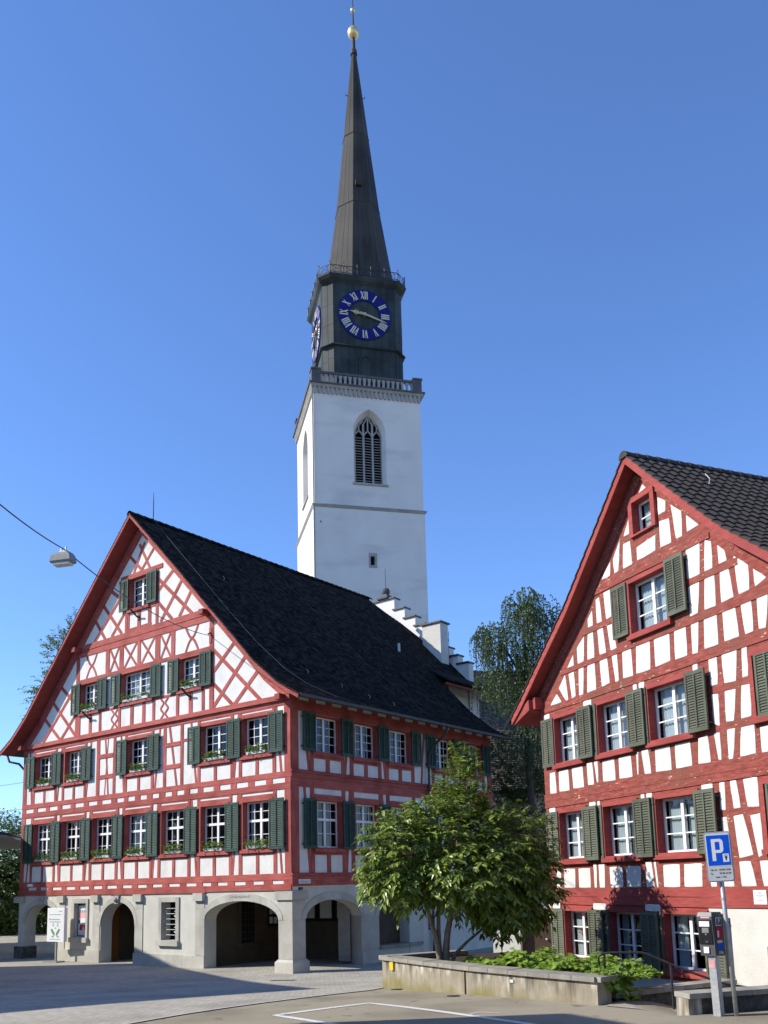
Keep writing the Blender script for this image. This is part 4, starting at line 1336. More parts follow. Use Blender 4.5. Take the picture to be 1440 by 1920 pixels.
def tower_face(fac, win_a, lo_o):
    """upper stage with a pointed bell opening"""
    a0, a1 = win_a - 1.14, win_a + 1.14
    zb, zs_, zt = 29.15, 32.85, 34.60
    mb = MB()
    mb.rect(fac, 0.0 if fac in (TF_, TB_) else 0.3, a0, 27.4, zs_, -0.3, 0.0)
    mb.rect(fac, a1, TS if fac in (TF_, TB_) else TS - 0.3, 27.4, zs_, -0.3, 0.0)
    mb.rect(fac, a0, a1, 27.4, zb, -0.3, 0.0)
    e0, e1 = (0.0, TS) if fac in (TF_, TB_) else (0.3, TS - 0.3)
    pp = pointed_pts(a0, a1, zs_, zt, 9)
    mb.prism(fac, [(e0, zs_), *pp, (e1, zs_), (e1, 36.0), (e0, 36.0)], -0.3, 0.0)
    return mb.build('belfry_wall', M['tower_white'], TWR)

def belfry_window(fac, c):
    a0, a1 = c - 1.14, c + 1.14
    outer = [(a0, 29.15)] + pointed_pts(a0, a1, 32.85, 34.60, 9) + [(a1, 29.15)]
    i0, i1 = c - 0.95, c + 0.95
    inner = [(i0, 29.3)] + pointed_pts(i0, i1, 32.85, 34.35, 9) + [(i1, 29.3)]
    w = MB().loft([[fac.p(a, z, 0.0) for a, z in outer], [fac.p(a, z, -0.55) for a, z in inner]], close=False, cap=False).build('belfry_opening', M['tower_white'], TWR, normals=False)
    MB().prism(fac, [(a0 - 0.08, 29.02), (a1 + 0.08, 29.02), (a1 + 0.08, 29.16), (a0 - 0.08, 29.16)], -0.55, 0.10).build('sill', M['tower_stone'], w)
    MB().prism(fac, inner, -0.95, -0.90).build('dark_back', M['room'], w)
    tr = MB()
    lw = 1.90 / 3
    for k in (1, 2):
        x = i0 + lw * k
        tr.rect(fac, x - 0.065, x + 0.065, 29.3, 33.75, -0.62, -0.50)
    tr.rect(fac, i0, i0 + 0.05, 29.3, 32.85, -0.62, -0.50)
    tr.rect(fac, i1 - 0.05, i1, 29.3, 32.85, -0.62, -0.50)
    def ribbon(pts, wd):
        up, lo = [], []
        for i, (a, z) in enumerate(pts):
            p0, p1 = pts[max(i - 1, 0)], pts[min(i + 1, len(pts) - 1)]
            t = Vector((p1[0] - p0[0], p1[1] - p0[1])).normalized()
            up.append((a - t.y * wd / 2, z + t.x * wd / 2))
            lo.append((a + t.y * wd / 2, z - t.x * wd / 2))
        tr.prism(fac, lo + up[::-1], -0.60, -0.515)
    for k in range(3):
        x = i0 + lw * (k + 0.5)
        ribbon([(x - lw / 2, 32.80), (x - lw * 0.36, 33.0), (x, 33.26)], 0.09)
        ribbon([(x + lw / 2, 32.80), (x + lw * 0.36, 33.0), (x, 33.26)], 0.09)
        tr.rect(fac, x - 0.045, x + 0.045, 33.22, 33.78 if k != 1 else 34.30, -0.60, -0.515)
        if k != 1:
            ribbon([(x, 33.62), (x + (0.3 if k == 0 else -0.3), 33.98)], 0.08)
        else:
            ribbon([(x - lw * 0.5, 33.72), (x - 0.05, 34.18)], 0.08)
            ribbon([(x + lw * 0.5, 33.72), (x + 0.05, 34.18)], 0.08)
    # stone edge of the tracery follows the pointed arch
    ribbon([(a * 1.0 if abs(a - c) < 0.02 else a + (0.03 if a < c else -0.03), z - 0.02) for a, z in pointed_pts(i0, i1, 32.85, 34.35, 9)], 0.10)
    tr.build('tracery', M['tower_stone'], w)
    for k in range(3):                                        # louvre boards, each its own board
        x0, x1 = i0 + lw * k + 0.05, i0 + lw * (k + 1) - 0.05
        for j in range(18):
            z = 29.38 + j * 0.195
            MB().prism(fac, [(x0, z), (x1, z), (x1, z + 0.035), (x0, z + 0.035)], -0.60, -0.56).build('louvre_board', M['tower_stone'], w)
            b = MB()
            b.loft([[fac.p(x0, z + 0.03, -0.58), fac.p(x1, z + 0.03, -0.58), fac.p(x1, z + 0.0, -0.58), fac.p(x0, z, -0.58)], [fac.p(x0, z + 0.21, -0.80), fac.p(x1, z + 0.21, -0.80), fac.p(x1, z + 0.18, -0.80), fac.p(x0, z + 0.18, -0.80)]])
            b.build('louvre_slat', M['louvre'], w)
mb = MB()
# lower shaft, with the small loophole left open in the front
e = 0.06
for (x0, x1, z0, z1) in ((-e, 3.62, -0.6, 27.4), (4.14, TS + e, -0.6, 27.4), (3.62, 4.14, -0.6, 23.2), (3.62, 4.14, 24.2, 27.4)):
    mb.box(x0, x1, -e, 0.4, z0, z1)
mb.box(-e, 0.4, 0.4, TS + e, -0.6, 27.4)
mb.box(TS - 0.4, TS + e, 0.4, TS + e, -0.6, 27.4)
mb.box(0.4, TS - 0.4, TS - 0.4, TS + e, -0.6, 27.4)
mb.build('shaft', M['tower_white'], TWR)
lh = MB()
for (x0, x1, z0, z1) in ((3.60, 3.72, 23.18, 24.22), (4.02, 4.16, 23.18, 24.22), (3.72, 4.02, 23.18, 23.36), (3.72, 4.02, 24.0, 24.22)):
    lh.box(x0, x1, -e - 0.03, 0.3, z0, z1)
lh.build('loophole', M['tower_stone'], TWR)
MB().box(3.7, 4.05, 0.3, 0.38, 23.3, 24.1).build('loophole_back', M['room'], TWR)
MB().sphere((0.38, -0.07, 26.2), 0.05, 8, 6).build('wall_anchor', M['metal_dark'], TWR)
tower_face(TF_, 3.86, 0)
tower_face(TL_, 3.78, 0)
mb = MB()
mb.rect(TR_, 0.3, TS - 0.3, 27.4, 36.0, -0.3, 0.0)
mb.rect(TB_, 0, TS, 27.4, 36.0, -0.3, 0.0)
mb.build('belfry_wall', M['tower_white'], TWR)
belfry_window(TF_, 3.86)
belfry_window(TL_, 3.78)
MB().tube([(-0.07, -0.07, 0), (-0.07, -0.07, 36)], 0.045, 6).build('conductor_pipe', M['lamp_grey'], TWR)
def ring_slab(name, z0, z1, ov0, ov1, mat, parent=TWR, half=None, cx=None):
    mb = MB()
    pts = lambda ov, z: [(-ov, -ov, z), (TS + ov, -ov, z), (TS + ov, TS + ov, z), (-ov, TS + ov, z)]
    mb.loft([pts(ov0, z0), pts(ov1, z1)])
    return mb.build(name, mat, parent)
ring_slab('string_course', 27.22, 27.38, 0.07, 0.20, M['tower_stone'])
ring_slab('string_course', 27.385, 27.50, 0.20, 0.03, M['tower_stone'])
# corbel table: every corbel is a block of its own
cm = {}
for nm, fac in (('f', TF_), ('l', TL_)):
    for k in range(25):
        a = 0.10 + (TS - 0.20) * k / 24
        MB().prism(fac, [(a - 0.055, 35.40), (a + 0.055, 35.40), (a + 0.085, 35.55), (a + 0.085, 35.86), (a - 0.085, 35.86), (a - 0.085, 35.55)], -0.02, 0.13).build('corbel', M['tower_stone'], TWR)
ring_slab('cornice', 35.86, 36.02, 0.14, 0.24, M['tower_stone'])
ring_slab('cornice', 36.025, 36.14, 0.30, 0.30, M['tower_dark'])
# parapet: corner blocks, rails, balusters
for x in (-0.12, TS - 0.50):
    for y in (-0.12, TS - 0.50):
        b = MB()
        b.box(x, x + 0.62, y, y + 0.62, 36.14, 37.10)
        b.box(x - 0.05, x + 0.67, y - 0.05, y + 0.67, 37.105, 37.22)
        b.build('parapet_block', M['tower_dark'], TWR)
for fac, ext in ((TF_, 0), (TL_, 0), (TR_, 0), (TB_, 0)):
    MB().rect(fac, 0.5, TS - 0.5, 36.14, 36.28, -0.20, 0.06).build('parapet_rail', M['tower_dark'], TWR)
    MB().rect(fac, 0.5, TS - 0.5, 36.88, 37.04, -0.22, 0.08).build('parapet_rail', M['tower_dark'], TWR)
    n = 19
    for k in range(n + 1):
        a = 0.56 + (TS - 1.12) * k / n
        MB().prism(fac, [(a - 0.07, 36.28), (a + 0.07, 36.28), (a + 0.07, 36.66), (a + 0.15, 36.88), (a - 0.15, 36.88), (a - 0.07, 36.66)], -0.15, 0.0).build('baluster', M['tower_stone'], TWR)
# clock storey: a square with cut corners
LC = Vector((3.90, 3.78))
def octo(half, cut, z, c=LC):
    h, q = half, half - cut
    return [(c.x - q, c.y - h, z), (c.x + q, c.y - h, z), (c.x + h, c.y - q, z), (c.x + h, c.y + q, z), (c.x + q, c.y + h, z), (c.x - q, c.y + h, z), (c.x - h, c.y + q, z), (c.x - h, c.y - q, z)]
LH, LCUT = 2.94, 0.68
# sheet panels, one by one, on a dark core
MB().loft([octo(LH - 0.03, LCUT, 36.1), octo(LH - 0.03, LCUT, 44.95)]).build('clock_storey', M['copper'], TWR)
CLK = TWR.children[-1]
def panel_wall(p0, p1, z0, z1, npan, seams):
    d = (Vector(p1) - Vector(p0))
    L_ = d.length
    d /= L_
    nrm = Vector((d.y, -d.x, 0))
    for k in range(npan):
        a0, a1 = L_ * k / npan + 0.012, L_ * (k + 1) / npan - 0.012
        zz = [z0]
        z = z0 + rng.uniform(0.8, 1.6)
        while z < z1 - 0.5:
            zz.append(z)
            z += 1.5
        zz.append(z1)
        for za, zb in zip(zz, zz[1:]):
            q = [Vector(p0) + d * a0, Vector(p0) + d * a1]
            o = rng.uniform(0.016, 0.026)
            b = MB()
            ring = lambda off: [Vector((q[0].x, q[0].y, za + 0.01)) + nrm * off, Vector((q[1].x, q[1].y, za + 0.01)) + nrm * off, Vector((q[1].x, q[1].y, zb - 0.01)) + nrm * off, Vector((q[0].x, q[0].y, zb - 0.01)) + nrm * off]
            b.loft([ring(-0.01), ring(o)])
            b.build('sheet_panel', M['copper'], TWR)
oc = [Vector((x, y, 0)) for x, y, _ in octo(LH - 0.03, LCUT, 0)]
for i, np_ in ((0, 9), (7, 2), (6, 9), (1, 2)):
    panel_wall(oc[i], oc[(i + 1) % 8], 36.2, 39.62, np_, 1)
    panel_wall(oc[i], oc[(i + 1) % 8], 39.82, 44.6, np_, 1)
MB().loft([octo(LH + 0.02, LCUT, 39.62), octo(LH + 0.16, LCUT, 39.68), octo(LH + 0.04, LCUT, 39.84)]).build('band', M['copper'], TWR)
MB().loft([octo(LH + 0.0, LCUT, 44.55), octo(LH + 0.20, LCUT, 44.75), octo(LH + 0.30, LCUT, 44.95), octo(LH + 0.30, LCUT, 45.06), octo(LH - 0.1, LCUT, 45.12)]).build('eaves_cornice', M['copper'], TWR)
# blind pointed door below the clock
LF_ = Fac((LC.x, LC.y - LH, 0), (1, 0, 0), (0, -1, 0))
LL_ = Fac((LC.x - LH, LC.y, 0), (0, 1, 0), (-1, 0, 0))
for fac in (LF_, LL_):
    op = [(-0.52, 36.3)] + pointed_pts(-0.52, 0.52, 38.45, 39.15, 7) + [(0.52, 36.3)]
    ip = [(-0.40, 36.3)] + pointed_pts(-0.40, 0.40, 38.40, 38.98, 7) + [(0.40, 36.3)]
    MB().prism(fac, op + ip[::-1], 0.0, 0.10).build('door_surround', M['copper'], TWR)
    MB().prism(fac, ip, 0.0, 0.045).build('door', M['copper'], TWR)
# clocks
def clock(fac, cz):
    n = 48
    ro, ri = 1.93, 1.08
    r0 = [(ro * math.cos(2 * math.pi * k / n), cz + ro * math.sin(2 * math.pi * k / n)) for k in range(n)]
    r1 = [(ri * math.cos(2 * math.pi * k / n), cz + ri * math.sin(2 * math.pi * k / n)) for k in range(n)]
    mb = MB()
    mb.loft([[fac.p(a, z, 0.02) for a, z in r0], [fac.p(a, z, 0.07) for a, z in r0], [fac.p(a, z, 0.07) for a, z in r1], [fac.p(a, z, 0.02) for a, z in r1]], cap=False)
    ck = mb.build('clock_ring', M['clock_blue'], TWR)
    nums = ['XII', 'I', 'II', 'III', 'IIII', 'V', 'VI', 'VII', 'VIII', 'IX', 'X', 'XI']
    for k, s in enumerate(nums):
        th = R(90 - 30 * k)
        ct, st_ = math.cos(th), math.sin(th)
        # glyph frame: x across (clockwise), y outward
        gl = MB()
        wch = {'I': 0.14, 'V': 0.26, 'X': 0.27}
        tot = sum(wch[c] for c in s)
        x = -tot / 2
        h0, h1 = 1.20, 1.80
        def tr_(px, py):
            # py radial, px clockwise tangent
            return (ct * py + st_ * px, cz + st_ * py - ct * px)
        def stroke(x0, y0, x1, y1, w):
            d = Vector((x1 - x0, y1 - y0)).normalized()
            q = Vector((-d.y, d.x)) * w / 2
            gl.prism(fac, [tr_(x0 + q.x, y0 + q.y), tr_(x1 + q.x, y1 + q.y), tr_(x1 - q.x, y1 - q.y), tr_(x0 - q.x, y0 - q.y)], 0.06, 0.085 + proud(0, 0.004))
        for c in s:
            w = wch[c]
            if c == 'I':
                stroke(x + w / 2, h0, x + w / 2, h1, 0.085)
            elif c == 'V':
                stroke(x + 0.04, h1, x + w / 2, h0, 0.085)
                stroke(x + w - 0.04, h1, x + w / 2, h0, 0.04)
            else:
                stroke(x + 0.03, h1, x + w - 0.03, h0, 0.085)
                stroke(x + w - 0.03, h1, x + 0.03, h0, 0.04)
            x += w
        gl.build('numeral', M['numeral'], ck)
    def hand(ang, ln, wd, tail, o, nm, ring_at=None):
        th = R(90 - ang)
        d = Vector((math.cos(th), math.sin(th)))
        q = Vector((-d.y, d.x))
        P_ = lambda r, w: (d.x * r + q.x * w, cz + d.y * r + q.y * w)
        b = MB()
        b.prism(fac, [P_(-tail, wd * 0.6), P_(-tail, -wd * 0.6), P_(0, -wd), P_(ln * 0.75, -wd * 0.7), P_(ln, 0), P_(ln * 0.75, wd * 0.7), P_(0, wd)], o, o + 0.03)
        if ring_at:
            for sg in (-1, 1):
                pts = [P_(ring_at + 0.16 * math.cos(t * math.pi / 6), sg * 0.16 * math.sin(t * math.pi / 6)) for t in range(7)]
                b.tube([fac.p(a, z, o + 0.015) for a, z in pts], 0.035, 5)
        b.build(nm, M['gold'], ck)
    hand(18 * 6, 1.72, 0.075, 0.35, 0.14, 'minute_hand')
    hand(9.3 * 30, 1.12, 0.085, 0.25, 0.10, 'hour_hand', ring_at=0.62)
    MB().tube([fac.p(0, cz, 0.0), fac.p(0, cz, 0.19)], 0.11, 12).build('hub', M['gold'], ck)
clock(LF_, 42.22)
clock(LL_, 42.22)
# railing above the clock storey
rail_pts = [Vector(p) for p in octo(LH + 0.22, LCUT, 45.10)]
for i in range(8):
    p, q = rail_pts[i], rail_pts[(i + 1) % 8]
    L_ = (q - p).length
    n = max(1, round(L_ / 0.95))
    for k in range(n):
        a, b_ = p.lerp(q, k / n), p.lerp(q, (k + 1) / n)
        mb = MB()
        up = Vector((0, 0, 1))
        mb.tube([a, a + up * 0.78], 0.035, 5)
        mb.sphere(a + up * 0.82, 0.055, 6, 4)
        mb.tube([a + up * 0.08, b_ + up * 0.08], 0.022, 4)
        mb.tube([a + up * 0.62, b_ + up * 0.62], 0.022, 4)
        c = (a + b_) / 2 + up * 0.35
        d = (b_ - a).normalized()
        w = (b_ - a).length / 2
        for s0 in (-1, 1):
            mb.tube([c + d * (s0 * w) + up * 0.27, c, c + d * (s0 * w) - up * 0.27], 0.018, 4)
            mb.tube([c + d * (s0 * 0.02 + s0 * w * 0.55 * math.sin(t * math.pi / 6)) + up * (0.27 * math.cos(t * math.pi / 6)) for t in range(7)], 0.018, 4)
        mb.build('railing_panel', M['metal_dark'], TWR)
# spire: eight sides of standing-seam sheets
SC = Vector((4.22, 3.78))
SZ = [44.95, 46.0, 47.9, 52.4, 58.75, 66.65]
SH = [2.62, 2.46, 2.18, 1.56, 0.92, 0.14]
def reg(h, z):
    r_ = h / math.cos(math.pi / 8)
    return [Vector((SC.x + r_ * math.cos(math.pi / 8 + k * math.pi / 4 - math.pi / 2 - math.pi / 4), SC.y + r_ * math.sin(math.pi / 8 + k * math.pi / 4 - math.pi / 2 - math.pi / 4), z)) for k in range(8)]
SPI = MB().loft([reg(h - 0.015, z) for h, z in zip(SH, SZ)]).build('spire', M['spire'], TWR)
for i in range(8):
    for (za, zb) in ((45.0, 52.4), (52.4, 58.75), (58.75, 66.55)):
        npan = 4 if za < 50 else (3 if za < 55 else 2)
        for k in range(npan):
            rows = []
            zz = [z for z in SZ if za < z < zb]
            for z in [za] + zz + [zb]:
                h = interp(z, SZ, SH)
                p = reg(h, z)
                u0, u1 = (k + 0.02) / npan, (k + 0.98) / npan
                rows.append([p[i].lerp(p[(i + 1) % 8], u0), p[i].lerp(p[(i + 1) % 8], u1)])
            nrm = Vector((rows[0][0].x + rows[0][1].x - 2 * SC.x, rows[0][0].y + rows[0][1].y - 2 * SC.y, 0)).normalized() * rng.uniform(0.012, 0.022)
            b = MB()
            b.loft([[r0, r1, r1 + nrm, r0 + nrm] for r0, r1 in rows])
            b.build('sheet_panel', M['spire'], SPI)
for z in (52.4, 58.75):
    h = interp(z, SZ, SH)
    MB().loft([reg(h + 0.02, z - 0.05), reg(h + 0.06, z), reg(h + 0.02, z + 0.04)]).build('seam_band', M['spire'], SPI)
fn = MB()
fn.tube([(SC.x, SC.y, 66.45), (SC.x, SC.y, 66.85)], [0.27, 0.24], 12)
fn.tube([(SC.x, SC.y, 66.75), (SC.x, SC.y, 68.2)], [0.15, 0.13], 10)
fn.tube([(SC.x, SC.y, 68.7), (SC.x, SC.y, 71.8)], [0.08, 0.03], 8)
fn.build('finial_rod', M['spire'], SPI)
MB().sphere((SC.x, SC.y, 68.45), 0.46, 24, 14, 1.12).build('finial_ball', M['gold'], SPI, smooth=True)
MB().sphere((SC.x, SC.y, 70.5), 0.19, 16, 10).build('finial_ball', M['gold'], SPI, smooth=True)
for z, r_ in ((62.6, 0.52), (62.4, 0.50)):
    for sx in (-1, 1):
        MB().tube([(SC.x + sx * 0.42, SC.y - .1, z), (SC.x + sx * 0.75, SC.y - 0.1, z), (SC.x + sx * 0.78, SC.y - 0.1, z + 0.18)], 0.03, 5).build('roof_hook', M['spire'], SPI)
    break
MB().box(SC.x - 0.45, SC.x + 0.0, SC.y - 1.68, SC.y - 1.2, 53.7, 54.15).build('spire_hatch', M['spire'], SPI)

# ------------------------------------------------------------ stepped gable, chimney and wing behind the town hall
SG = thing('stepped_gable', 'white stepped gable wall with dark copings and stone ball behind the black roof', 'wall', tuple(th_world(6.0, 17.2, TH_Z)), TH.rotation_euler[2])
SGF = Fac((6.0, 0, -TH_Z), (-1, 0, 0), (0, -1, 0))
steps = [(9.95, 8.30, 18.42), (8.30, 7.58, 17.70), (7.58, 6.86, 17.06), (6.86, 6.18, 16.48), (6.18, 5.55, 15.95), (5.55, 5.05, 15.40), (5.05, 4.66, 14.85), (4.66, 4.10, 14.32), (4.10, 3.46, 13.82)]
mb = MB()
for l, r, z in steps:
    mb.rect(SGF, r, l, TH_Z, z, -0.45, 0.0)
mb.build('wall', M['tower_white'], SG)
for l, r, z in steps:
    MB().rect(SGF, r - 0.04, l + 0.10, z + 0.003, z + 0.085, -0.55, 0.10).build('coping', M['gutter'], SG)
MB().loft([[(6.0 - 9.05 + dx * s_, 0.2 + dy * s_, z_) for dx, dy in ((-1, -1), (1, -1), (1, 1), (-1, 1))] for s_, z_ in ((0.38, 19.10), (0.38, 19.20), (0.16, 19.42))]).build('finial_base', M['tower_dark'], SG)
MB().sphere((6.0 - 9.05, 0.2, 19.60), 0.25, 16, 10).build('finial_ball', M['tower_dark'], SG, smooth=True)
MB().tube([(6.0 - 9.05, 0.2, 19.7), (6.0 - 9.05, 0.2, 21.0)], 0.015, 5).build('lightning_rod', M['metal_dark'], SG)
CH = thing('chimney', 'plain white chimney stack with thin dark cap on the black roof', 'chimney', tuple(th_world(5.0, 16.4, 13.6)), TH.rotation_euler[2])
b = MB()
b.box(-0.62, 0.55, -0.30, 0.42, 0.0, 2.42)
b.build('stack', M['plaster'], CH)
MB().box(-0.72, 0.65, -0.40, 0.52, 2.423, 2.50).build('cap', M['gutter'], CH)
WG = thing('rear_wing', 'small white and red timbered wall with dark eaves behind the black roof', 'building', tuple(th_world(3.55, 13.62, TH_Z)), TH.rotation_euler[2])
WF = Fac((0, 0, -TH_Z), (0, 1, 0), (1, 0, 0))
MB().prism(WF, [(0, -0.5), (4.6, -0.5), (4.6, 12.80), (0, 12.80)], -3.0, 0.0).build('wall', M['plaster'], WG)
for (p, q, w) in (((0.35, 10.5), (0.35, 12.4), 0.16), ((1.62, 9.5), (1.62, 12.4), 0.16), ((0.35, 11.45), (1.6, 11.45), 0.14), ((0.75, 11.5), (1.50, 12.4), 0.14), ((0.0, 12.42), (4.5, 12.42), 0.18)):
    timber(WF, WG, *p, *q, w, 'post')
MB().rect(WF, 0.0, 5.15, 11.93, 12.06, 0.98, 1.10).build('eaves_board', M['soffit'], WG)
wr = MB()
wr.loft([[(-0.55, 0.0, 13.10 - TH_Z), (1.20, 0.0, 12.10 - TH_Z), (1.20, 0.0, 12.20 - TH_Z), (-0.55, 0.0, 13.22 - TH_Z)], [(-0.55, 5.2, 13.10 - TH_Z), (1.20, 5.2, 12.10 - TH_Z), (1.20, 5.2, 12.20 - TH_Z), (-0.55, 5.2, 13.22 - TH_Z)]])
wr.build('roof', M['tile'], WG)
# church nave behind
NV = thing('church_nave', 'weathered brown tiled church roof rising behind the stepped gable and birch', 'building', (14.0, 63.0, -0.5), R(10))
nv = MB()
nv.loft([[(-9.5, -2, 0), (14, -2, 0), (14, 12, 0), (-9.5, 12, 0)], [(-9.5, -2, 8.5), (14, -2, 8.5), (14, 12, 8.5), (-9.5, 12, 8.5)]])
nv.build('wall', M['tower_white'], NV)
nr_ = MB()
nr_.loft([[(-9.8, -7.6, 8.05), (-9.8, 2.4, 17.75), (-9.8, 2.4, 17.6), (-9.8, -7.5, 7.9)], [(14.3, -7.6, 8.05), (14.3, 2.4, 17.75), (14.3, 2.4, 17.6), (14.3, -7.5, 7.9)]])
nr_.loft([[(-9.8, 7.6, 12.9), (-9.8, 2.4, 17.75), (-9.8, 2.4, 17.6), (-9.8, 7.5, 12.75)], [(14.3, 7.6, 12.9), (14.3, 2.4, 17.75), (14.3, 2.4, 17.6), (14.3, 7.5, 12.75)]])
NVR = nr_.build('roof', M['dark_wood'], NV)
tm = MB()
rows = 72
for r_ in range(rows):
    y0, z0 = 2.4 - 10.0 * r_ / rows, 17.78 - 9.7 * r_ / rows
    y1, z1 = 2.4 - 10.0 * (r_ + 1.15) / rows, 17.80 - 9.7 * (r_ + 1.1) / rows
    x = -9.8 + (0.09 if r_ % 2 else 0)
    while x < 0.5:
        k = rng.uniform(0.0, 0.02)
        bb = len(tm.v)
        tm.v += [Vector((x + .006, y0, z0 - 0.02)), Vector((x + 0.20, y0, z0 - 0.02)), Vector((x + 0.20, y1, z1 + k + 0.03)), Vector((x + .006, y1, z1 + k + 0.03)), Vector((x + 0.20, y1, z1 - 0.02)), Vector((x + .006, y1, z1 - 0.02))]
        tm.face((bb, bb + 1, bb + 2, bb + 3)); tm.face((bb + 3, bb + 2, bb + 4, bb + 5))
        x += 0.206
stuff(tm.build('roof_tiles', M['tile_brown'], NVR, normals=False))
MB().tube([(-8.9, 2.4, 17.6), (-8.9, 2.4, 20.6)], 0.02, 5).build('lightning_rod', M['metal_dark'], NV)
# ------------------------------------------------------------ the house on the right
RH_O = Vector((4.798, 27.464))
RH_U = Vector((0.37396, -0.92745))
RHZ = -0.62
RH = thing('timbered_house', 'weathered red half-timbered house with olive shutters and curtained windows on the right', 'building', (RH_O.x, RH_O.y, RHZ), math.atan2(RH_U.y, RH_U.x))
RF = Fac((0, 0, -RHZ), (1, 0, 0), (0, -1, 0))
RC, RW = 5.42, 10.84
QH = [0, 1.0, 2.05, 3.1, 4.35, 5.85, 6.35]
QZ = [13.17, 12.15, 11.10, 10.06, 9.05, 7.80, 7.42]
def rh_top(h):
    return interp(abs(h), QH, QZ)
def rh_half(z):
    zz = z + 0.20
    if zz <= 8.2:
        return RC
    return min(RC, interp(-zz, [-v for v in QZ], QH))
R1 = [(0.80, 2.06), (2.97, 4.33), (5.16, 6.60), (8.72, 10.10)]
R3 = [(4.70, 6.12)]
rholes = [hole(w, 0.17, 1.46) for w in R1[:3]] + [hole(w, 2.92, 4.24) for w in R1] + [hole(w, 5.70, 7.02) for w in R1] + [hole((4.70, 6.12), 8.58, 9.92)] + [hole((5.04, 5.80), 11.14, 12.0)]
wall_grid(RF, [1.62, 8.0, 8.85, 9.86, 10.9, 11.95, 12.85], lambda z: RC - rh_half(z), lambda z: RC + rh_half(z), rholes, -0.25, 0.0, 'timber_wall', M['timber_old'], RH)
wall_grid(RF, [-0.7, 1.62], lambda z: 6.69, lambda z: RW, [], -0.25, 0.006, 'white_base_wall', M['plaster'], RH)
wall_grid(RF, [-0.10, 1.62], lambda z: 0.0, lambda z: 6.688, rholes[:3], -0.25, 0.0, 'timber_base', M['timber_oldp'], RH)
wall_grid(RF, [-0.7, -0.101], lambda z: 0.0, lambda z: 6.688, [], -0.25, -0.01, 'white_base_wall', M['plaster'], RH)
mb = MB()
mb.box(0, 0.25, 0.25, 12, 0.0, 8.0 - RHZ); mb.box(RW - 0.25, RW, 0.25, 12, 0, 8.0 - RHZ); mb.box(0, RW, 12, 12.25, 0, 8.0 - RHZ)
mb.build('rear_wall', M['plaster'], RH)
mb = MB()
mb.box(0.9, RW - 0.9, 0.9, 11.5, 0.05, 7.9 - RHZ)
mb.prism(RF, [(RC - 3.9, 7.95), (RC + 3.9, 7.95), (RC + 0.4, 11.9), (RC - 0.4, 11.9)], -11.0, -0.9)
mb.build('interior', M['room'], RH)
# heavy beams
def rbeam(a0, a1, z0, z1, out, mat=None, nm='timber_beam'):
    timber(RF, RH, a0, (z0 + z1) / 2, a1, (z0 + z1) / 2, z1 - z0, 'rail', mat or M['timber_old'], nm, out=out, wob=0.012)
rbeam(0, RW, 1.64, 1.86, 0.036, M['timber_oldp']); rbeam(0, RW, 1.865, 2.07, 0.028, M['timber_oldp'])
rbeam(0, RW, 4.44, 4.63, 0.026); rbeam(0, RW, 4.635, 4.84, 0.034)
rbeam(0.1, RW - .1, 7.29, 7.46, 0.024); rbeam(1.2, RW - 1.2, 8.24, 8.39, 0.020); rbeam(3.1, 7.7, 10.10, 10.42, 0.027)
rbeam(2.4, 4.5, 9.12, 9.29, 0.018); rbeam(6.3, 8.5, 9.18, 9.34, 0.018)
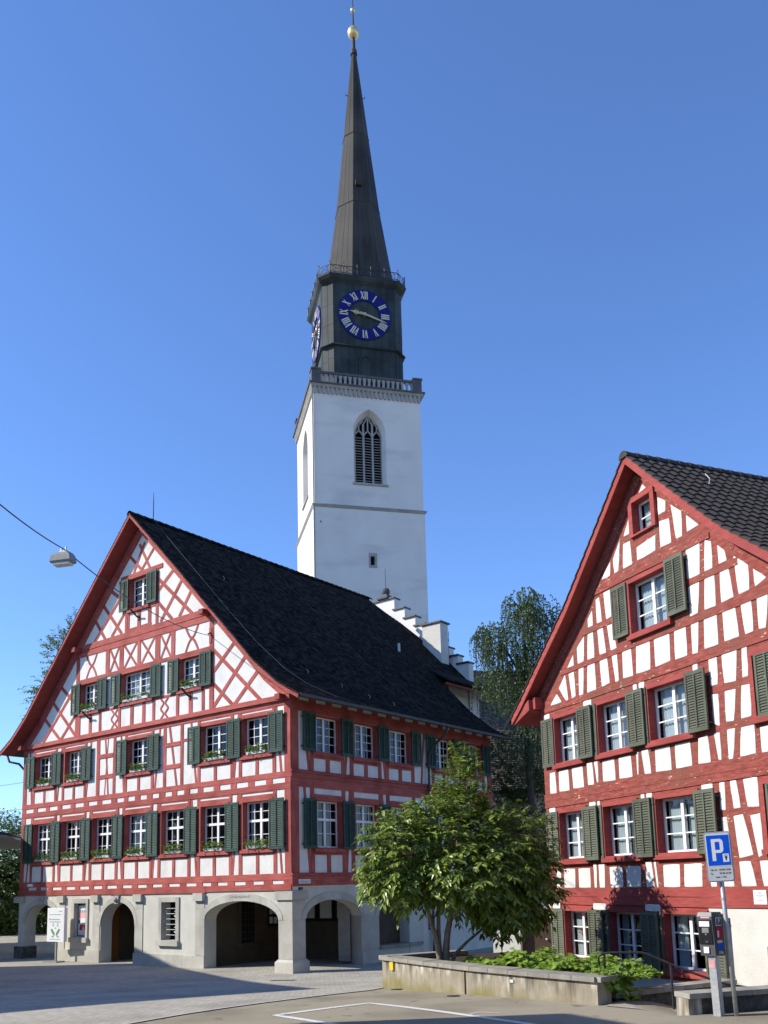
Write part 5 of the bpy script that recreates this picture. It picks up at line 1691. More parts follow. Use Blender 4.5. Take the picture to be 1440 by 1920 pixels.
# infill panels, each a plaster field of its own
PAN = [[(5.29, 12.2), (5.46, 12.36), (5.58, 12.23)], [(6.01, 11.78), (6.28, 11.57), (6.25, 11.34), (6.0, 11.34)], [(6.01, 11.14), (6.36, 11.08), (6.38, 10.47), (5.99, 10.49)], [(6.47, 11.4), (6.81, 11.09), (6.78, 10.49), (6.57, 10.5)], [(6.99, 10.93), (7.40, 10.54), (6.98, 10.52)], [(4.56, 11.3), (4.81, 11.68), (4.78, 11.29)], [(4.52, 11.08), (4.8, 11.07), (4.82, 10.44), (4.45, 10.45)], [(4.04, 10.83), (4.38, 11.25), (4.23, 10.46), (4.06, 10.45)], [(3.42, 10.45), (3.9, 10.81), (3.84, 10.45)], [(5.07, 10.8), (5.8, 10.86), (5.77, 10.48), (5.06, 10.46)],
 [(2.72, 9.53), (2.93, 9.72), (2.92, 9.31), (2.71, 9.31)], [(3.15, 9.96), (3.3, 10.0), (3.36, 9.31), (3.14, 9.31)], [(3.52, 10.05), (3.81, 10.05), (3.8, 9.33), (3.57, 9.31)], [(6.88, 10.08), (7.35, 10.09), (7.27, 9.36), (6.85, 9.37)], [(2.11, 8.85), (2.48, 9.10), (2.39, 8.42), (2.11, 8.41)], [(2.67, 9.1), (2.91, 9.1), (2.91, 8.41), (2.59, 8.41)], [(3.13, 9.1), (3.38, 9.1), (3.45, 8.41), (3.17, 8.42)], [(3.59, 9.1), (3.82, 9.09), (3.93, 8.42), (3.68, 8.41)], [(6.86, 9.16), (7.23, 9.16), (7.11, 8.47), (6.85, 8.45)],
 [(1.56, 8.40), (1.89, 8.70), (1.89, 8.41)], [(1.07, 7.9), (1.42, 8.22), (1.51, 7.48), (1.4, 7.48)], [(1.61, 8.2), (1.87, 8.21), (1.9, 7.52), (1.71, 7.48)], [(2.13, 8.22), (2.37, 8.22), (2.28, 7.49), (2.08, 7.49)], [(2.57, 8.22), (2.9, 8.22), (2.9, 7.5), (2.48, 7.49)], [(3.15, 8.22), (3.48, 8.22), (3.53, 7.55), (3.18, 7.52)], [(3.71, 8.22), (3.93, 8.22), (3.94, 7.53), (3.8, 7.51)], [(4.17, 8.22), (4.53, 8.22), (4.55, 7.52), (4.14, 7.54)], [(4.76, 8.22), (5.3, 8.22), (5.25, 7.53), (4.7, 7.54)], [(5.48, 8.22), (6.05, 8.22), (6.02, 7.57), (5.47, 7.54)], [(6.25, 8.23), (6.65, 8.23), (6.63, 7.56), (6.21, 7.55)], [(6.85, 8.23), (7.11, 8.23), (7.01, 7.53), (6.83, 7.54)], [(0.56, 7.48), (0.92, 7.75), (1.15, 7.48)],
 [(7.54, 10.08), (7.73, 9.98), (7.71, 9.37), (7.45, 9.37)], [(7.93, 9.82), (8.12, 9.62), (8.17, 9.39), (7.93, 9.39)], [(8.39, 9.40), (8.78, 9.05), (8.76, 8.52), (8.45, 8.51)], [(8.93, 8.92), (9.26, 8.62), (8.95, 8.53)],
 [(7.43, 9.17), (7.74, 9.16), (7.71, 8.46), (7.35, 8.47)], [(7.93, 9.18), (8.20, 9.17), (8.28, 8.50), (7.90, 8.48)], [(8.48, 8.31), (8.78, 8.29), (8.77, 7.58), (8.54, 7.57)], [(8.96, 8.33), (9.28, 8.31), (9.13, 7.56), (8.94, 7.58)],
 [(7.30, 8.22), (7.71, 8.22), (7.69, 7.56), (7.25, 7.56)], [(7.91, 8.23), (8.30, 8.23), (8.34, 7.57), (7.90, 7.57)],
 [(7.34, 7.26), (7.60, 7.26), (7.56, 6.66), (7.34, 6.66)], [(7.77, 7.27), (8.23, 7.27), (8.13, 6.61), (7.79, 6.63)], [(8.39, 7.27), (8.54, 7.27), (8.51, 6.64), (8.34, 6.64)],
 [(7.34, 6.44), (7.55, 6.41), (7.52, 5.70), (7.34, 5.78)], [(7.77, 6.42), (8.10, 6.41), (7.97, 5.74), (7.74, 5.76)], [(8.29, 6.45), (8.53, 6.43), (8.50, 5.76), (8.20, 5.75)],
 [(6.80, 5.50), (7.10, 5.53), (7.14, 4.92), (6.74, 4.93)], [(7.32, 5.54), (7.50, 5.53), (7.49, 4.93), (7.40, 4.94)], [(7.74, 5.55), (7.98, 5.55), (7.85, 4.91), (7.72, 4.91)], [(8.18, 5.53), (8.55, 5.53), (8.53, 4.93), (8.08, 4.92)],
 [(7.36, 4.40), (7.52, 4.40), (7.49, 3.80), (7.33, 3.81)], [(7.70, 4.40), (7.88, 4.40), (7.95, 3.81), (7.75, 3.81)], [(8.10, 4.40), (8.50, 4.40), (8.49, 3.79), (8.17, 3.81)],
 [(7.34, 3.62), (7.5, 3.62), (7.55, 2.75), (7.34, 2.72)], [(7.72, 3.62), (8.0, 3.64), (8.2, 2.78), (7.80, 2.72)], [(8.22, 3.60), (8.5, 3.62), (8.5, 2.78), (8.36, 2.72)],
 [(0.32, 5.46), (0.60, 5.46), (0.63, 4.86), (0.30, 4.87)], [(0.82, 5.46), (1.30, 5.46), (1.31, 4.87), (0.81, 4.88)], [(1.50, 5.46), (2.02, 5.46), (2.04, 4.89), (1.53, 4.90)], [(2.25, 5.5), (2.50, 5.5), (2.53, 4.91), (2.26, 4.92)], [(2.60, 5.5), (2.76, 5.5), (2.74, 4.95), (2.68, 4.95)], [(2.99, 5.47), (3.50, 5.47), (3.51, 4.92), (2.97, 4.93)], [(3.72, 5.47), (4.22, 5.47), (4.24, 4.92), (3.71, 4.93)], [(4.46, 5.5), (4.55, 5.5), (4.50, 4.95), (4.46, 4.95)], [(4.68, 5.51), (4.94, 5.51), (5.0, 4.92), (4.76, 4.93)], [(5.22, 5.48), (5.76, 5.48), (5.77, 4.91), (5.20, 4.93)], [(5.97, 5.48), (6.49, 5.48), (6.50, 4.92), (5.96, 4.92)],
 [(0.42, 2.62), (0.62, 2.62), (0.62, 2.11), (0.40, 2.11)], [(0.81, 2.62), (1.36, 2.62), (1.33, 2.11), (0.80, 2.11)], [(1.55, 2.62), (2.09, 2.62), (2.08, 2.11), (1.54, 2.11)], [(2.28, 2.72), (2.42, 2.72), (2.38, 2.11), (2.28, 2.11)], [(2.52, 2.72), (2.78, 2.72), (2.74, 2.11), (2.52, 2.11)], [(3.02, 2.62), (3.56, 2.62), (3.54, 2.11), (3.02, 2.11)], [(3.75, 2.62), (4.31, 2.62), (4.28, 2.11), (3.72, 2.11)], [(4.54, 2.72), (4.76, 2.72), (4.82, 2.11), (4.52, 2.11)], [(4.86, 2.70), (4.94, 2.70), (4.98, 2.11), (4.93, 2.11)], [(5.22, 2.62), (5.80, 2.62), (5.76, 2.11), (5.20, 2.11)], [(5.98, 2.62), (6.56, 2.62), (6.53, 2.11), (5.94, 2.11)], [(6.78, 2.72), (6.98, 2.72), (7.02, 2.11), (6.84, 2.11)], [(7.22, 2.62), (7.50, 2.62), (7.56, 2.11), (7.25, 2.11)], [(7.78, 2.62), (8.10, 2.62), (8.22, 2.11), (7.80, 2.11)], [(8.38, 2.62), (8.6, 2.62), (8.7, 2.11), (8.44, 2.11)],
 [(2.26, 7.26), (2.62, 7.26), (2.62, 7.08), (2.26, 7.08)], [(4.52, 7.26), (4.66, 7.26), (4.66, 7.08), (4.52, 7.08)], [(4.76, 7.26), (4.96, 7.26), (4.96, 7.08), (4.76, 7.08)], [(0.20, 7.24), (0.46, 7.24), (0.46, 7.0), (0.20, 7.0)], [(6.80, 7.26), (6.95, 7.26), (6.95, 7.1), (6.80, 7.1)],
 [(0.20, 4.42), (0.50, 4.42), (0.50, 4.22), (0.20, 4.22)], [(2.26, 4.42), (2.54, 4.42), (2.54, 4.22), (2.26, 4.22)], [(2.64, 4.42), (2.74, 4.42), (2.74, 4.22), (2.64, 4.22)], [(4.53, 4.42), (4.66, 4.42), (4.66, 4.22), (4.53, 4.22)], [(4.76, 4.42), (4.96, 4.42), (4.96, 4.22), (4.76, 4.22)], [(6.78, 4.42), (7.12, 4.42), (7.12, 4.22), (6.78, 4.22)],
 [(0.17, 1.69), (0.54, 1.69), (0.54, 1.52), (0.17, 1.52)], [(2.22, 1.67), (2.78, 1.67), (2.78, 1.52), (2.22, 1.52)], [(4.46, 1.67), (5.0, 1.67), (5.0, 1.52), (4.46, 1.52)],
 [(3.62, 10.05), (3.70, 10.05), (3.70, 9.98), (3.62, 9.98)], [(8.72, 5.45), (9.2, 5.45), (9.2, 4.92), (8.72, 4.92)], [(9.4, 5.45), (9.9, 5.45), (9.9, 4.92), (9.4, 4.92)]]
for poly in PAN:
    c = Vector((sum(p[0] for p in poly) / len(poly), sum(p[1] for p in poly) / len(poly)))
    pts = []
    n = len(poly)
    for i in range(n):                                        # soft hand-trowelled corners and wavering edges
        p, q = Vector(poly[i]), Vector(poly[(i + 1) % n])
        L_ = (q - p).length
        cut = min(0.014, L_ * 0.15)
        d = (q - p) / L_
        nn = Vector((-d.y, d.x))
        pts.append(p + d * cut)
        for t in (0.35, 0.65) if L_ > 0.3 else ():
            pts.append(p.lerp(q, t) + nn * rng.uniform(-0.006, 0.006))
        pts.append(q - d * cut)
    pts = [p + (p - c).normalized() * 0.014 for p in pts]
    out = list(pts)
    o1 = proud(0.030, 0.040) if (c.y < 2.0 or 4.4 < c.y < 4.86) else proud(0.010, 0.014)
    if c.y < 2.0:
        o1 = proud(0.045, 0.05)
    inn = []
    for p in pts:
        v = c - p
        inn.append(p + v.normalized() * min(0.018, v.length * 0.3))
    b = MB()
    b.loft([[RF.p(p.x, p.y, -0.01) for p in out], [RF.p(p.x, p.y, o1 - 0.006) for p in out], [RF.p(p.x, p.y, o1) for p in inn]])
    b.build('panel', M['panel'], RH)
# windows with curtains, olive shutters
for k, w in enumerate(R1):
    window(RF, RH, *w, 5.70, 7.02, 0.20, 0.11, 2, 3, M['timber_oldp'], curtain=1.0, casing_out=0.075, bars=0.03)
    window(RF, RH, *w, 2.92, 4.24, 0.20, 0.11, 2, 3, M['timber_oldp'], curtain=0.85, casing_out=0.075, bars=0.03)
    for z0, z1 in ((5.64, 7.08), (2.84, 4.30)):
        if k < 3:
            shutter(RF, RH, w[1] + 0.06, w[1] + 0.73, z0, z1, 0.135, M['shutter_olive'])
            shutter(RF, RH, w[0] - 0.68, w[0] - 0.04, z0, z1, 0.070, M['shutter_olive'], th=0.04)
        else:                                                 # the right-hand window is shuttered
            shutter(RF, RH, w[0] + 0.05, (w[0] + w[1]) / 2, z0, z1, 0.03, M['shutter_olive'])
            shutter(RF, RH, (w[0] + w[1]) / 2 + 0.01, w[1] - 0.02, z0, z1, 0.03, M['shutter_olive'])
for k, w in enumerate(R1[:3]):
    window(RF, RH, *w, 0.17, 1.46, 0.20, 0.10, 2, 3, M['timber_oldp'], curtain=0.5 if k != 1 else 0.35, casing_out=0.075, bars=0.03)
    shutter(RF, RH, w[1] + 0.06, w[1] + 0.70, 0.06, 1.51, 0.135, M['shutter_olive'])
    shutter(RF, RH, w[0] - 0.68, w[0] - 0.04, 0.06, 1.51, 0.070, M['shutter_olive'], th=0.04)
window(RF, RH, *R3[0], 8.58, 9.92, 0.20, 0.11, 2, 3, M['timber_oldp'], curtain=1.0, casing_out=0.075, bars=0.03)
shutter(RF, RH, 6.20, 6.88, 8.60, 10.04, 0.10, M['shutter_olive'])
shutter(RF, RH, 3.96, 4.62, 8.60, 10.0, 0.08, M['shutter_olive'])
window(RF, RH, 5.06, 5.80, 11.14, 12.0, 0.20, 0.15, 1, 2, M['timber_oldp'], curtain=1.0, casing_out=0.085, bars=0.03, sill=False)
mb = MB()                                                      # orange flowers behind the lowest left window
fl = MB()
for k in range(40):
    p = RF.p(1.25 + rng.gauss(0, 0.10), 0.86 + rng.gauss(0, 0.06), -0.25 + rng.uniform(-.04, .02))
    d = Vector((rng.uniform(-1, 1), rng.uniform(-.5, .5), rng.uniform(-1, 1))).normalized() * 0.07
    leaf_quad(fl, p, p + d, 0.05, Vector((0, -1, 0.2)))
fo = fl.build('flower_bunch', M['orange'], None, normals=False)
fo.location = RH.location; fo.rotation_euler = RH.rotation_euler
tag(fo, 'bunch of orange flowers behind the lowest left window of the right house', 'flowers')
# roof
def rh_end(h):
    return 11.5
ROV = 0.45
mbs, mbf = MB(), MB()
qc = [-6.35, -5.85, -4.35, -3.1, -2.05, -1.0, 0, 1.0, 2.05, 3.1, 4.35, 5.85, 6.35]
def Q3(h, t, dz):
    return Vector((RC + h, t, rh_top(h) - dz - RHZ))
for h0, h1 in zip(qc, qc[1:]):
    for mb_, ta, tb_ in ((mbs, 0.02, 12.4), (mbf, -ROV + 0.02, 0.018)):
        mb_.loft([[Q3(h0, ta, 0.06), Q3(h1, ta, 0.06), Q3(h1, ta, 0.17), Q3(h0, ta, 0.17)], [Q3(h0, tb_, 0.06), Q3(h1, tb_, 0.06), Q3(h1, tb_, 0.17), Q3(h0, tb_, 0.17)]])
RRF = mbs.build('roof', M['dark_wood'], RH)
mbf.build('soffit', M['soffit'], RRF)
for sgn in (-1, 1):
    hb2 = [0, 1.0, 2.05, 3.1, 4.35, 5.85, 6.40]
    up = [(RC + sgn * h, rh_top(h) - 0.03) for h in hb2]
    lo = [(RC + sgn * h, rh_top(h) - 0.29) for h in hb2]
    MB().prism(RF, lo + up[::-1], ROV - 0.02, ROV + 0.03 + 0.004 * sgn).build('bargeboard', M['timber_oldp'], RRF)
    for h0, h1 in zip([0.1, 1.0, 2.05, 3.1, 4.35], [1.0, 2.05, 3.1, 4.35, 5.4]):
        timber(RF, RH, RC + sgn * h0, rh_top(h0) - 0.42, RC + sgn * h1, rh_top(h1) - 0.42, 0.30, 'rail', M['timber_old'], 'rafter', out=proud(0.040, 0.048))
    MB().rect(RF, RC + sgn * 5.35 - 0.09, RC + sgn * 5.35 + 0.09, 7.45, 7.80, -0.02, ROV - 0.16).build('purlin_end', M['timber_oldp'], RRF)
    MB().prism(RF, [(RC + sgn * 5.42, 7.42), (RC + sgn * 6.34, 7.12), (RC + sgn * 6.34, 7.32), (RC + sgn * 5.42, 7.75)], -12, ROV - 0.03).build('eaves_board', M['timber_oldp'], RRF)
# interlocking tiles: the nearest 300 single, the rest laid as one field
def roll_tile(tw, rl):
    b = MB()
    prof = [(0, 0.010), (0.06, 0.034), (0.13, 0.040), (0.19, 0.028), (0.25, 0.012), (tw - 0.005, 0.008)]
    ring = lambda y, dz: [Vector((x, y, z + dz)) for x, z in prof]
    low = lambda y, dz: [Vector((x, y, z + dz - 0.025)) for x, z in prof]
    top = ring(0, 0.0) + low(0, 0.0)[::-1]
    bot = ring(rl, 0.032) + low(rl, 0.032)[::-1]
    b.loft([top, bot])
    return b
TW2, RL2 = 0.30, 0.335
qlen = [0.0]
for i in range(len(QH) - 1):
    qlen.append(qlen[-1] + math.hypot(QH[i + 1] - QH[i], QZ[i + 1] - QZ[i]))
tile_me = roll_tile(TW2, RL2 + 0.04).mesh('roof_tile', M['tile2'])
rest = MB()
cnt = 0
spots = []
d = 0.10
while d < qlen[-1] - 0.05:
    for c in range(41):
        spots.append((d, c))
    d += RL2
spots.sort(key=lambda s_: s_[1] * TW2 + s_[0] * 0.35)
src = roll_tile(TW2, RL2 + 0.04)
for sgn in (1, -1):
    for (d, c) in spots:
        if sgn < 0 and c > 2:
            continue
        h = interp(d, qlen, QH)
        h2 = interp(d + RL2, qlen, QH)
        z, z2 = interp(d, qlen, QZ), interp(d + RL2, qlen, QZ)
        down = Vector((sgn * (h2 - h), 0, z2 - z)).normalized()
        along = Vector((0, 1, 0))
        nrm = along.cross(down) if sgn < 0 else down.cross(along)
        if nrm.z < 0:
            nrm = -nrm
        y0 = -ROV - 0.06 + c * TW2
        o = Vector((RC + sgn * h, y0, z - 0.055 - RHZ)) + nrm * 0.01
        m = Matrix(((along.x, down.x, nrm.x, o.x), (along.y, down.y, nrm.y, o.y), (along.z, down.z, nrm.z, o.z), (0, 0, 0, 1)))
        m = m @ Matrix.Rotation(rng.uniform(-0.012, 0.012), 4, 'X')
        if sgn > 0 and cnt < 290:
            ob = bpy.data.objects.new('roof_tile', tile_me)
            link(ob, RRF)
            ob.matrix_local = m
            cnt += 1
        else:
            base = len(rest.v)
            rest.v += [m @ v for v in src.v]
            for f in src.f:
                rest.face(tuple(base + i for i in f))
stuff(rest.build('roof_tiles', M['tile2'], RRF, normals=False))
y = -ROV - 0.08
k = 0
while y < 11.5:
    rings = []
    for yy, rr in ((y, 0.135), (y + 0.36, 0.115)):
        rings.append([Vector((RC + rr * 1.3 * math.cos(math.pi * j / 8), yy, 13.17 - 0.13 - RHZ + rr * 1.35 * math.sin(math.pi * j / 8))) for j in range(9)])
    b = MB()
    b.loft(rings, close=True, cap=True)
    b.build('ridge_tile', M['tile2'], RRF)
    y += 0.34
for (h, t) in ((1.0, 1.3), (1.6, 4.4), (3.2, 2.2)):
    MB().tube([Q3(h, t, 0.0), Q3(h + 0.04, t, -0.18), Q3(h - 0.1, t, -0.22)], 0.014, 5).build('snow_hook', M['galv'], RRF)
MB().tube([Vector((RC - 6.45, -ROV, 7.36 - RHZ)), Vector((RC - 6.45, 11, 7.36 - RHZ))], 0.07, 8).build('gutter', M['timber_oldp'], RRF)
# notice on the beam
NT = tag(MB().rect(RF, 8.15, 8.52, 1.72, 2.02, 0.035, 0.05).build('notice', M['paper']), 'white paper notice pinned on the red beam right of the parking sign', 'sign')
NT.location = RH.location; NT.rotation_euler = RH.rotation_euler
for z, wd in ((1.965, 0.08), (1.94, 0.16), (1.905, 0.24), (1.88, 0.06), (1.80, 0.16)):
    MB().rect(RF, 8.335 - wd / 2, 8.335 + wd / 2, z - 0.006, z + 0.006, 0.049, 0.052).build('print_line', M['ink_soft'], NT)
MB().rect(RF, 8.42, 8.55, 0.55, 0.85, 0.0, 0.06).build('letter_box', M['lamp_grey'], RH)
# ------------------------------------------------------------ planter wall, ramp walls, handrail
def offset_line(pts, off):
    out = []
    for i, p in enumerate(pts):
        a, b = Vector(pts[max(i - 1, 0)]), Vector(pts[min(i + 1, len(pts) - 1)])
        t = (b - a).normalized()
        out.append((p[0] - t.y * off, p[1] + t.x * off))
    return out
PF = [(-0.19, 24.14), (0.85, 22.25), (1.78, 20.62), (2.85, 19.15), (3.89, 17.78)]    # foot of the front wall
PLT = thing('planter', 'long low moss-stained concrete planter wall with grey stone capping', 'planter', (1.8, 20.9, -0.3))
def wloc(p, z):
    return Vector((p[0] - 1.8, p[1] - 20.9, z + 0.3))
def wall_run(pts, th, z0f, z1, name, mat, parent, loc=wloc):
    inner = offset_line(pts, th)
    for k in range(len(pts) - 1):
        a, b, c, d = pts[k], pts[k + 1], inner[k + 1], inner[k]
        mb = MB()
        sh = 0.004
        mb.loft([[loc(a, z0f(a)), loc(b, z0f(b)), loc(c, z0f(c)), loc(d, z0f(d))], [loc(a, z1), loc(b, z1), loc(c, z1), loc(d, z1)]])
        mb.build(name, mat, parent)
g_ = lambda p: gz(p[0], p[1]) - 0.25
wall_run(PF, 0.28, g_, 0.42, 'wall', M['concrete'], PLT)
back = offset_line(PF, 2.3)
SIDE_L = [(PF[0][0], PF[0][1]), (0.9, 25.5)]
mb = MB()
mb.loft([[wloc((-0.06, 24.3), -0.9), wloc((0.1, 24.05), -0.9), wloc((2.0, 25.2), -0.9), wloc((1.85, 25.45), -0.9)], [wloc((-0.06, 24.3), 0.42), wloc((0.1, 24.05), 0.42), wloc((2.0, 25.2), 0.42), wloc((1.85, 25.45), 0.42)]])
mb.build('wall', M['concrete'], PLT)
mb = MB()
mb.loft([[wloc((3.9, 17.79), -0.4), wloc((4.22, 18.08), -0.9), wloc((4.1, 18.3), -0.9), wloc((3.75, 18.1), -0.4)], [wloc((3.9, 17.79), 0.42), wloc((4.22, 18.08), 0.42), wloc((4.1, 18.3), 0.42), wloc((3.75, 18.1), 0.42)]])
mb.build('wall', M['concrete'], PLT)
# cap stones one after another
cf, cb = offset_line(PF, -0.07), offset_line(PF, 0.40)
for k in range(len(PF) - 1):
    n = 3
    for j in range(n):
        t0, t1 = j / n + 0.004, (j + 1) / n - 0.004
        L2 = lambda A, k_, t: (A[k_][0] + (A[k_ + 1][0] - A[k_][0]) * t, A[k_][1] + (A[k_ + 1][1] - A[k_][1]) * t)
        a, b, c, d = L2(cf, k, t0), L2(cf, k, t1), L2(cb, k, t1), L2(cb, k, t0)
        zt = 0.525 + rng.uniform(-0.006, 0.006)
        mb = MB()
        mb.loft([[wloc(a, 0.423), wloc(b, 0.423), wloc(c, 0.423), wloc(d, 0.423)], [wloc(a, zt - 0.015), wloc(b, zt - 0.015), wloc(c, zt), wloc(d, zt)]])
        mb.build('cap_stone', M['cap'], PLT)
mb = MB()
mb.loft([[wloc(p, 0.423) for p in ((-0.28, 24.2), (-0.05, 23.93), (2.1, 25.1), (1.85, 25.5))], [wloc(p, 0.53) for p in ((-0.28, 24.2), (-0.05, 23.93), (2.1, 25.1), (1.85, 25.5))]])
mb.build('cap_stone', M['cap'], PLT)
mb = MB()
mb.loft([[wloc(p, 0.4235) for p in ((3.94, 17.66), (4.36, 18.05), (4.15, 18.4), (3.72, 18.1))], [wloc(p, 0.52) for p in ((3.94, 17.66), (4.36, 18.05), (4.15, 18.4), (3.72, 18.1))]])
mb.build('cap_stone', M['cap'], PLT)
inn = offset_line(PF, 0.27)
poly = inn + [(4.1, 18.3), (5.0, 19.6), (4.2, 23.0), (3.3, 26.0), (1.9, 25.3)]
mb = MB()
mb.loft([[wloc(p, -0.6) for p in poly], [wloc(p, 0.40) for p in poly]])
mb.build('soil', M['soil'], PLT)
MB().loft([[wloc(p, z) for p in ((0.00, 23.70), (0.075, 23.56), (0.10, 23.57), (0.02, 23.71))] for z in (0.20, 0.40)]).build('yellow_plate', M['yellow'], PLT, label='small yellow hydrant plate')
MB().loft([[wloc(p, z) for p in ((2.485, 19.61), (2.545, 19.53), (2.565, 19.55), (2.50, 19.63))] for z in (0.26, 0.32)]).build('blue_plate', M['signgrey'], PLT, label='tiny pale plate')
# dark joint in the front wall
MB().loft([[wloc(p, z) for p in ((1.635, 20.83), (1.65, 20.805), (1.69, 20.83), (1.67, 20.86))] for z in (-0.2, 0.415)]).build('joint', M['soil'], PLT)

def low_wall(name, label, pts, th, top, mat, capz=0.09, base=-1.0, cat='wall', cap_n=3, ov=0.06):
    t = thing(name, label, cat, (pts[0][0], pts[0][1], base))
    lc = lambda p, z: Vector((p[0] - pts[0][0], p[1] - pts[0][1], z - base))
    wall_run(pts, th, lambda p: base, top - capz - 0.003, 'wall', mat, t, lc)
    ca, cb_ = offset_line(pts, -ov), offset_line(pts, th + ov)
    for k in range(len(pts) - 1):
        for j in range(cap_n):
            t0, t1 = j / cap_n + (0.003 if j or k else -0.03), (j + 1) / cap_n - 0.003
            L2 = lambda A, t_: (A[k][0] + (A[k + 1][0] - A[k][0]) * t_, A[k][1] + (A[k + 1][1] - A[k][1]) * t_)
            q = [L2(ca, t0), L2(ca, t1), L2(cb_, t1), L2(cb_, t0)]
            MB().loft([[lc(p, top - capz) for p in q], [lc(p, top + rng.uniform(-.004, .004)) for p in q]]).build('cap_stone', M['cap'], t)
    return t
RWL = low_wall('ramp_wall', 'low concrete wall end with grey slab behind the parking meter', [(5.16, 16.30), (6.9, 16.80), (10.5, 17.85)], 0.34, 0.36, M['dirty_shaded_stone'])
MB().loft([[(-0.05, -0.03, 0.0), (0.20, 0.04, 0.0), (0.10, 0.40, 0.0), (-0.15, 0.33, 0.0)], [(-0.05, -0.03, 1.265), (0.20, 0.04, 1.265), (0.10, 0.40, 1.265), (-0.15, 0.33, 1.265)]]).build('end_block', M['concrete'], RWL)
low_wall('ramp_wall', 'low shaded wall with grey coping on the far side of the ramp', [(4.36, 18.30), (6.0, 19.38), (7.35, 20.15)], 0.28, 0.15, M['dirty_shaded_stone'], base=-1.2)
# cobbled mouth of the ramp
mb = MB()
rp = [(3.98, 17.62), (4.45, 17.10), (5.12, 16.42), (5.35, 16.75), (5.8, 17.2), (5.4, 18.0), (4.4, 18.2)]
mb.v += [Vector((x, y, gz(x, y) + 0.014)) for x, y in rp]
mb.face(tuple(range(len(rp))))
structure(mb.build('ramp_paving', M['setts'], normals=False))
HR = thing('handrail', 'bent dark metal handrail along the ramp before the right house', 'railing', (4.25, 18.05, 0.0))
hp = [(4.03, 18.12, 0.72), (4.02, 18.13, 0.86), (4.10, 18.13, 0.915), (4.25, 18.12, 0.93), (4.80, 18.0, 0.93), (4.92, 17.97, 0.90), (5.35, 17.88, 0.70), (5.75, 17.75, 0.53), (6.2, 17.62, 0.36), (6.55, 17.5, 0.30), (6.68, 17.46, 0.28), (6.72, 17.45, 0.20)]
lh_ = lambda p: Vector((p[0] - 4.25, p[1] - 18.05, p[2]))
MB().tube([lh_(p) for p in hp], 0.024, 8).build('rail', M['metal_dark'], HR, smooth=True)
for p, zb in (((4.14, 18.13, 0.91), 0.1), ((5.33, 17.88, 0.70), -0.35), ((6.5, 17.52, 0.31), -0.75)):
    MB().tube([lh_(p), lh_((p[0], p[1], zb))], 0.022, 8).build('post', M['metal_dark'], HR)

# ------------------------------------------------------------ parking sign
PS = thing('parking_sign', 'blue and white parking sign with hours on a grey steel pole', 'sign', (5.81, 16.04, 0.0), R(-14))
lean = Vector((-0.028, 0, 1))
MB().tube([Vector((0.02, 0, -0.1)), Vector((0.02, 0, 0)) + lean * 1.5, Vector((0.02, 0, 0)) + lean * 3.05], 0.038, 14).build('pole', M['galv'], PS, smooth=True)
MB().tube([Vector((0.02, 0, 0)) + lean * 1.93, Vector((0.02, 0, 0)) + lean * 1.97], 0.045, 12).build('clamp', M['galv'], PS)
MB().tube([Vector((0.02, 0, 0)) + lean * 1.23, Vector((0.02, 0, 0)) + lean * 1.255], 0.043, 12).build('clamp', M['galv'], PS)
def rrect(x0, x1, z0, z1, r_, n=5):
    pts = []
    for cx, cz, a0 in ((x1 - r_, z0 + r_, -90), (x1 - r_, z1 - r_, 0), (x0 + r_, z1 - r_, 90), (x0 + r_, z0 + r_, 180)):
        for k in range(n + 1):
            a = R(a0 + 90 * k / n)
            pts.append((cx + r_ * math.cos(a), cz + r_ * math.sin(a)))
    return pts
class LeanFac(Fac):
    def p(s, a, z, o=0.0):
        return Vector((0.02, 0, 0)) + lean * z + Vector((a, -o, 0.03 * a))
SF = LeanFac((0, 0, 0), (1, 0, 0), (0, -1, 0))
bd = MB().prism(SF, rrect(-0.225, 0.215, 2.24, 3.10, 0.05), 0.04, 0.075).build('board', M['galv'], PS)
MB().prism(SF, rrect(-0.205, 0.195, 2.26, 3.08, 0.035), 0.074, 0.082).build('grey_panel', M['signgrey'], bd)
MB().prism(SF, rrect(-0.200, 0.190, 2.505, 3.055, 0.012), 0.081, 0.0845).build('white_border', M['signwhite'], bd)
MB().prism(SF, rrect(-0.190, 0.180, 2.52, 3.04, 0.008), 0.0842, 0.0865).build('blue_field', M['blue'], bd)
lp = MB()                                                     # the letter P
lp.prism(SF, [(-0.115, 2.60), (-0.055, 2.60), (-0.055, 2.975), (-0.115, 2.975)], 0.086, 0.0885)
bow_o = [(-0.055, 2.975), (0.035, 2.975), (0.065, 2.955), (0.078, 2.92), (0.078, 2.79), (0.065, 2.755), (0.035, 2.735), (-0.055, 2.735)]
bow_i = [(-0.055, 2.785), (0.015, 2.785), (0.022, 2.795), (0.022, 2.915), (0.015, 2.925), (-0.055, 2.925)]
lp.prism(SF, bow_o + bow_i, 0.086, 0.0884)
lp.build('letter', M['signwhite'], bd)
MB().prism(SF, rrect(0.055, 0.155, 2.575, 2.715, 0.006), 0.086, 0.0885).build('symbol_field', M['signwhite'], bd)
sy = MB()
sy.prism(SF, [(0.105, 2.59), (0.128, 2.67), (0.118, 2.672), (0.092, 2.672), (0.082, 2.67)], 0.088, 0.0905)
arc = [(0.105 + 0.027 * math.cos(R(a)), 2.678 + 0.022 * math.sin(R(a))) for a in range(0, 181, 20)]
arc2 = [(0.105 + 0.019 * math.cos(R(a)), 2.678 + 0.014 * math.sin(R(a))) for a in range(180, -1, -20)]
sy.prism(SF, arc + arc2, 0.088, 0.0905)
sy.build('meter_symbol', M['clock_blue'], bd)
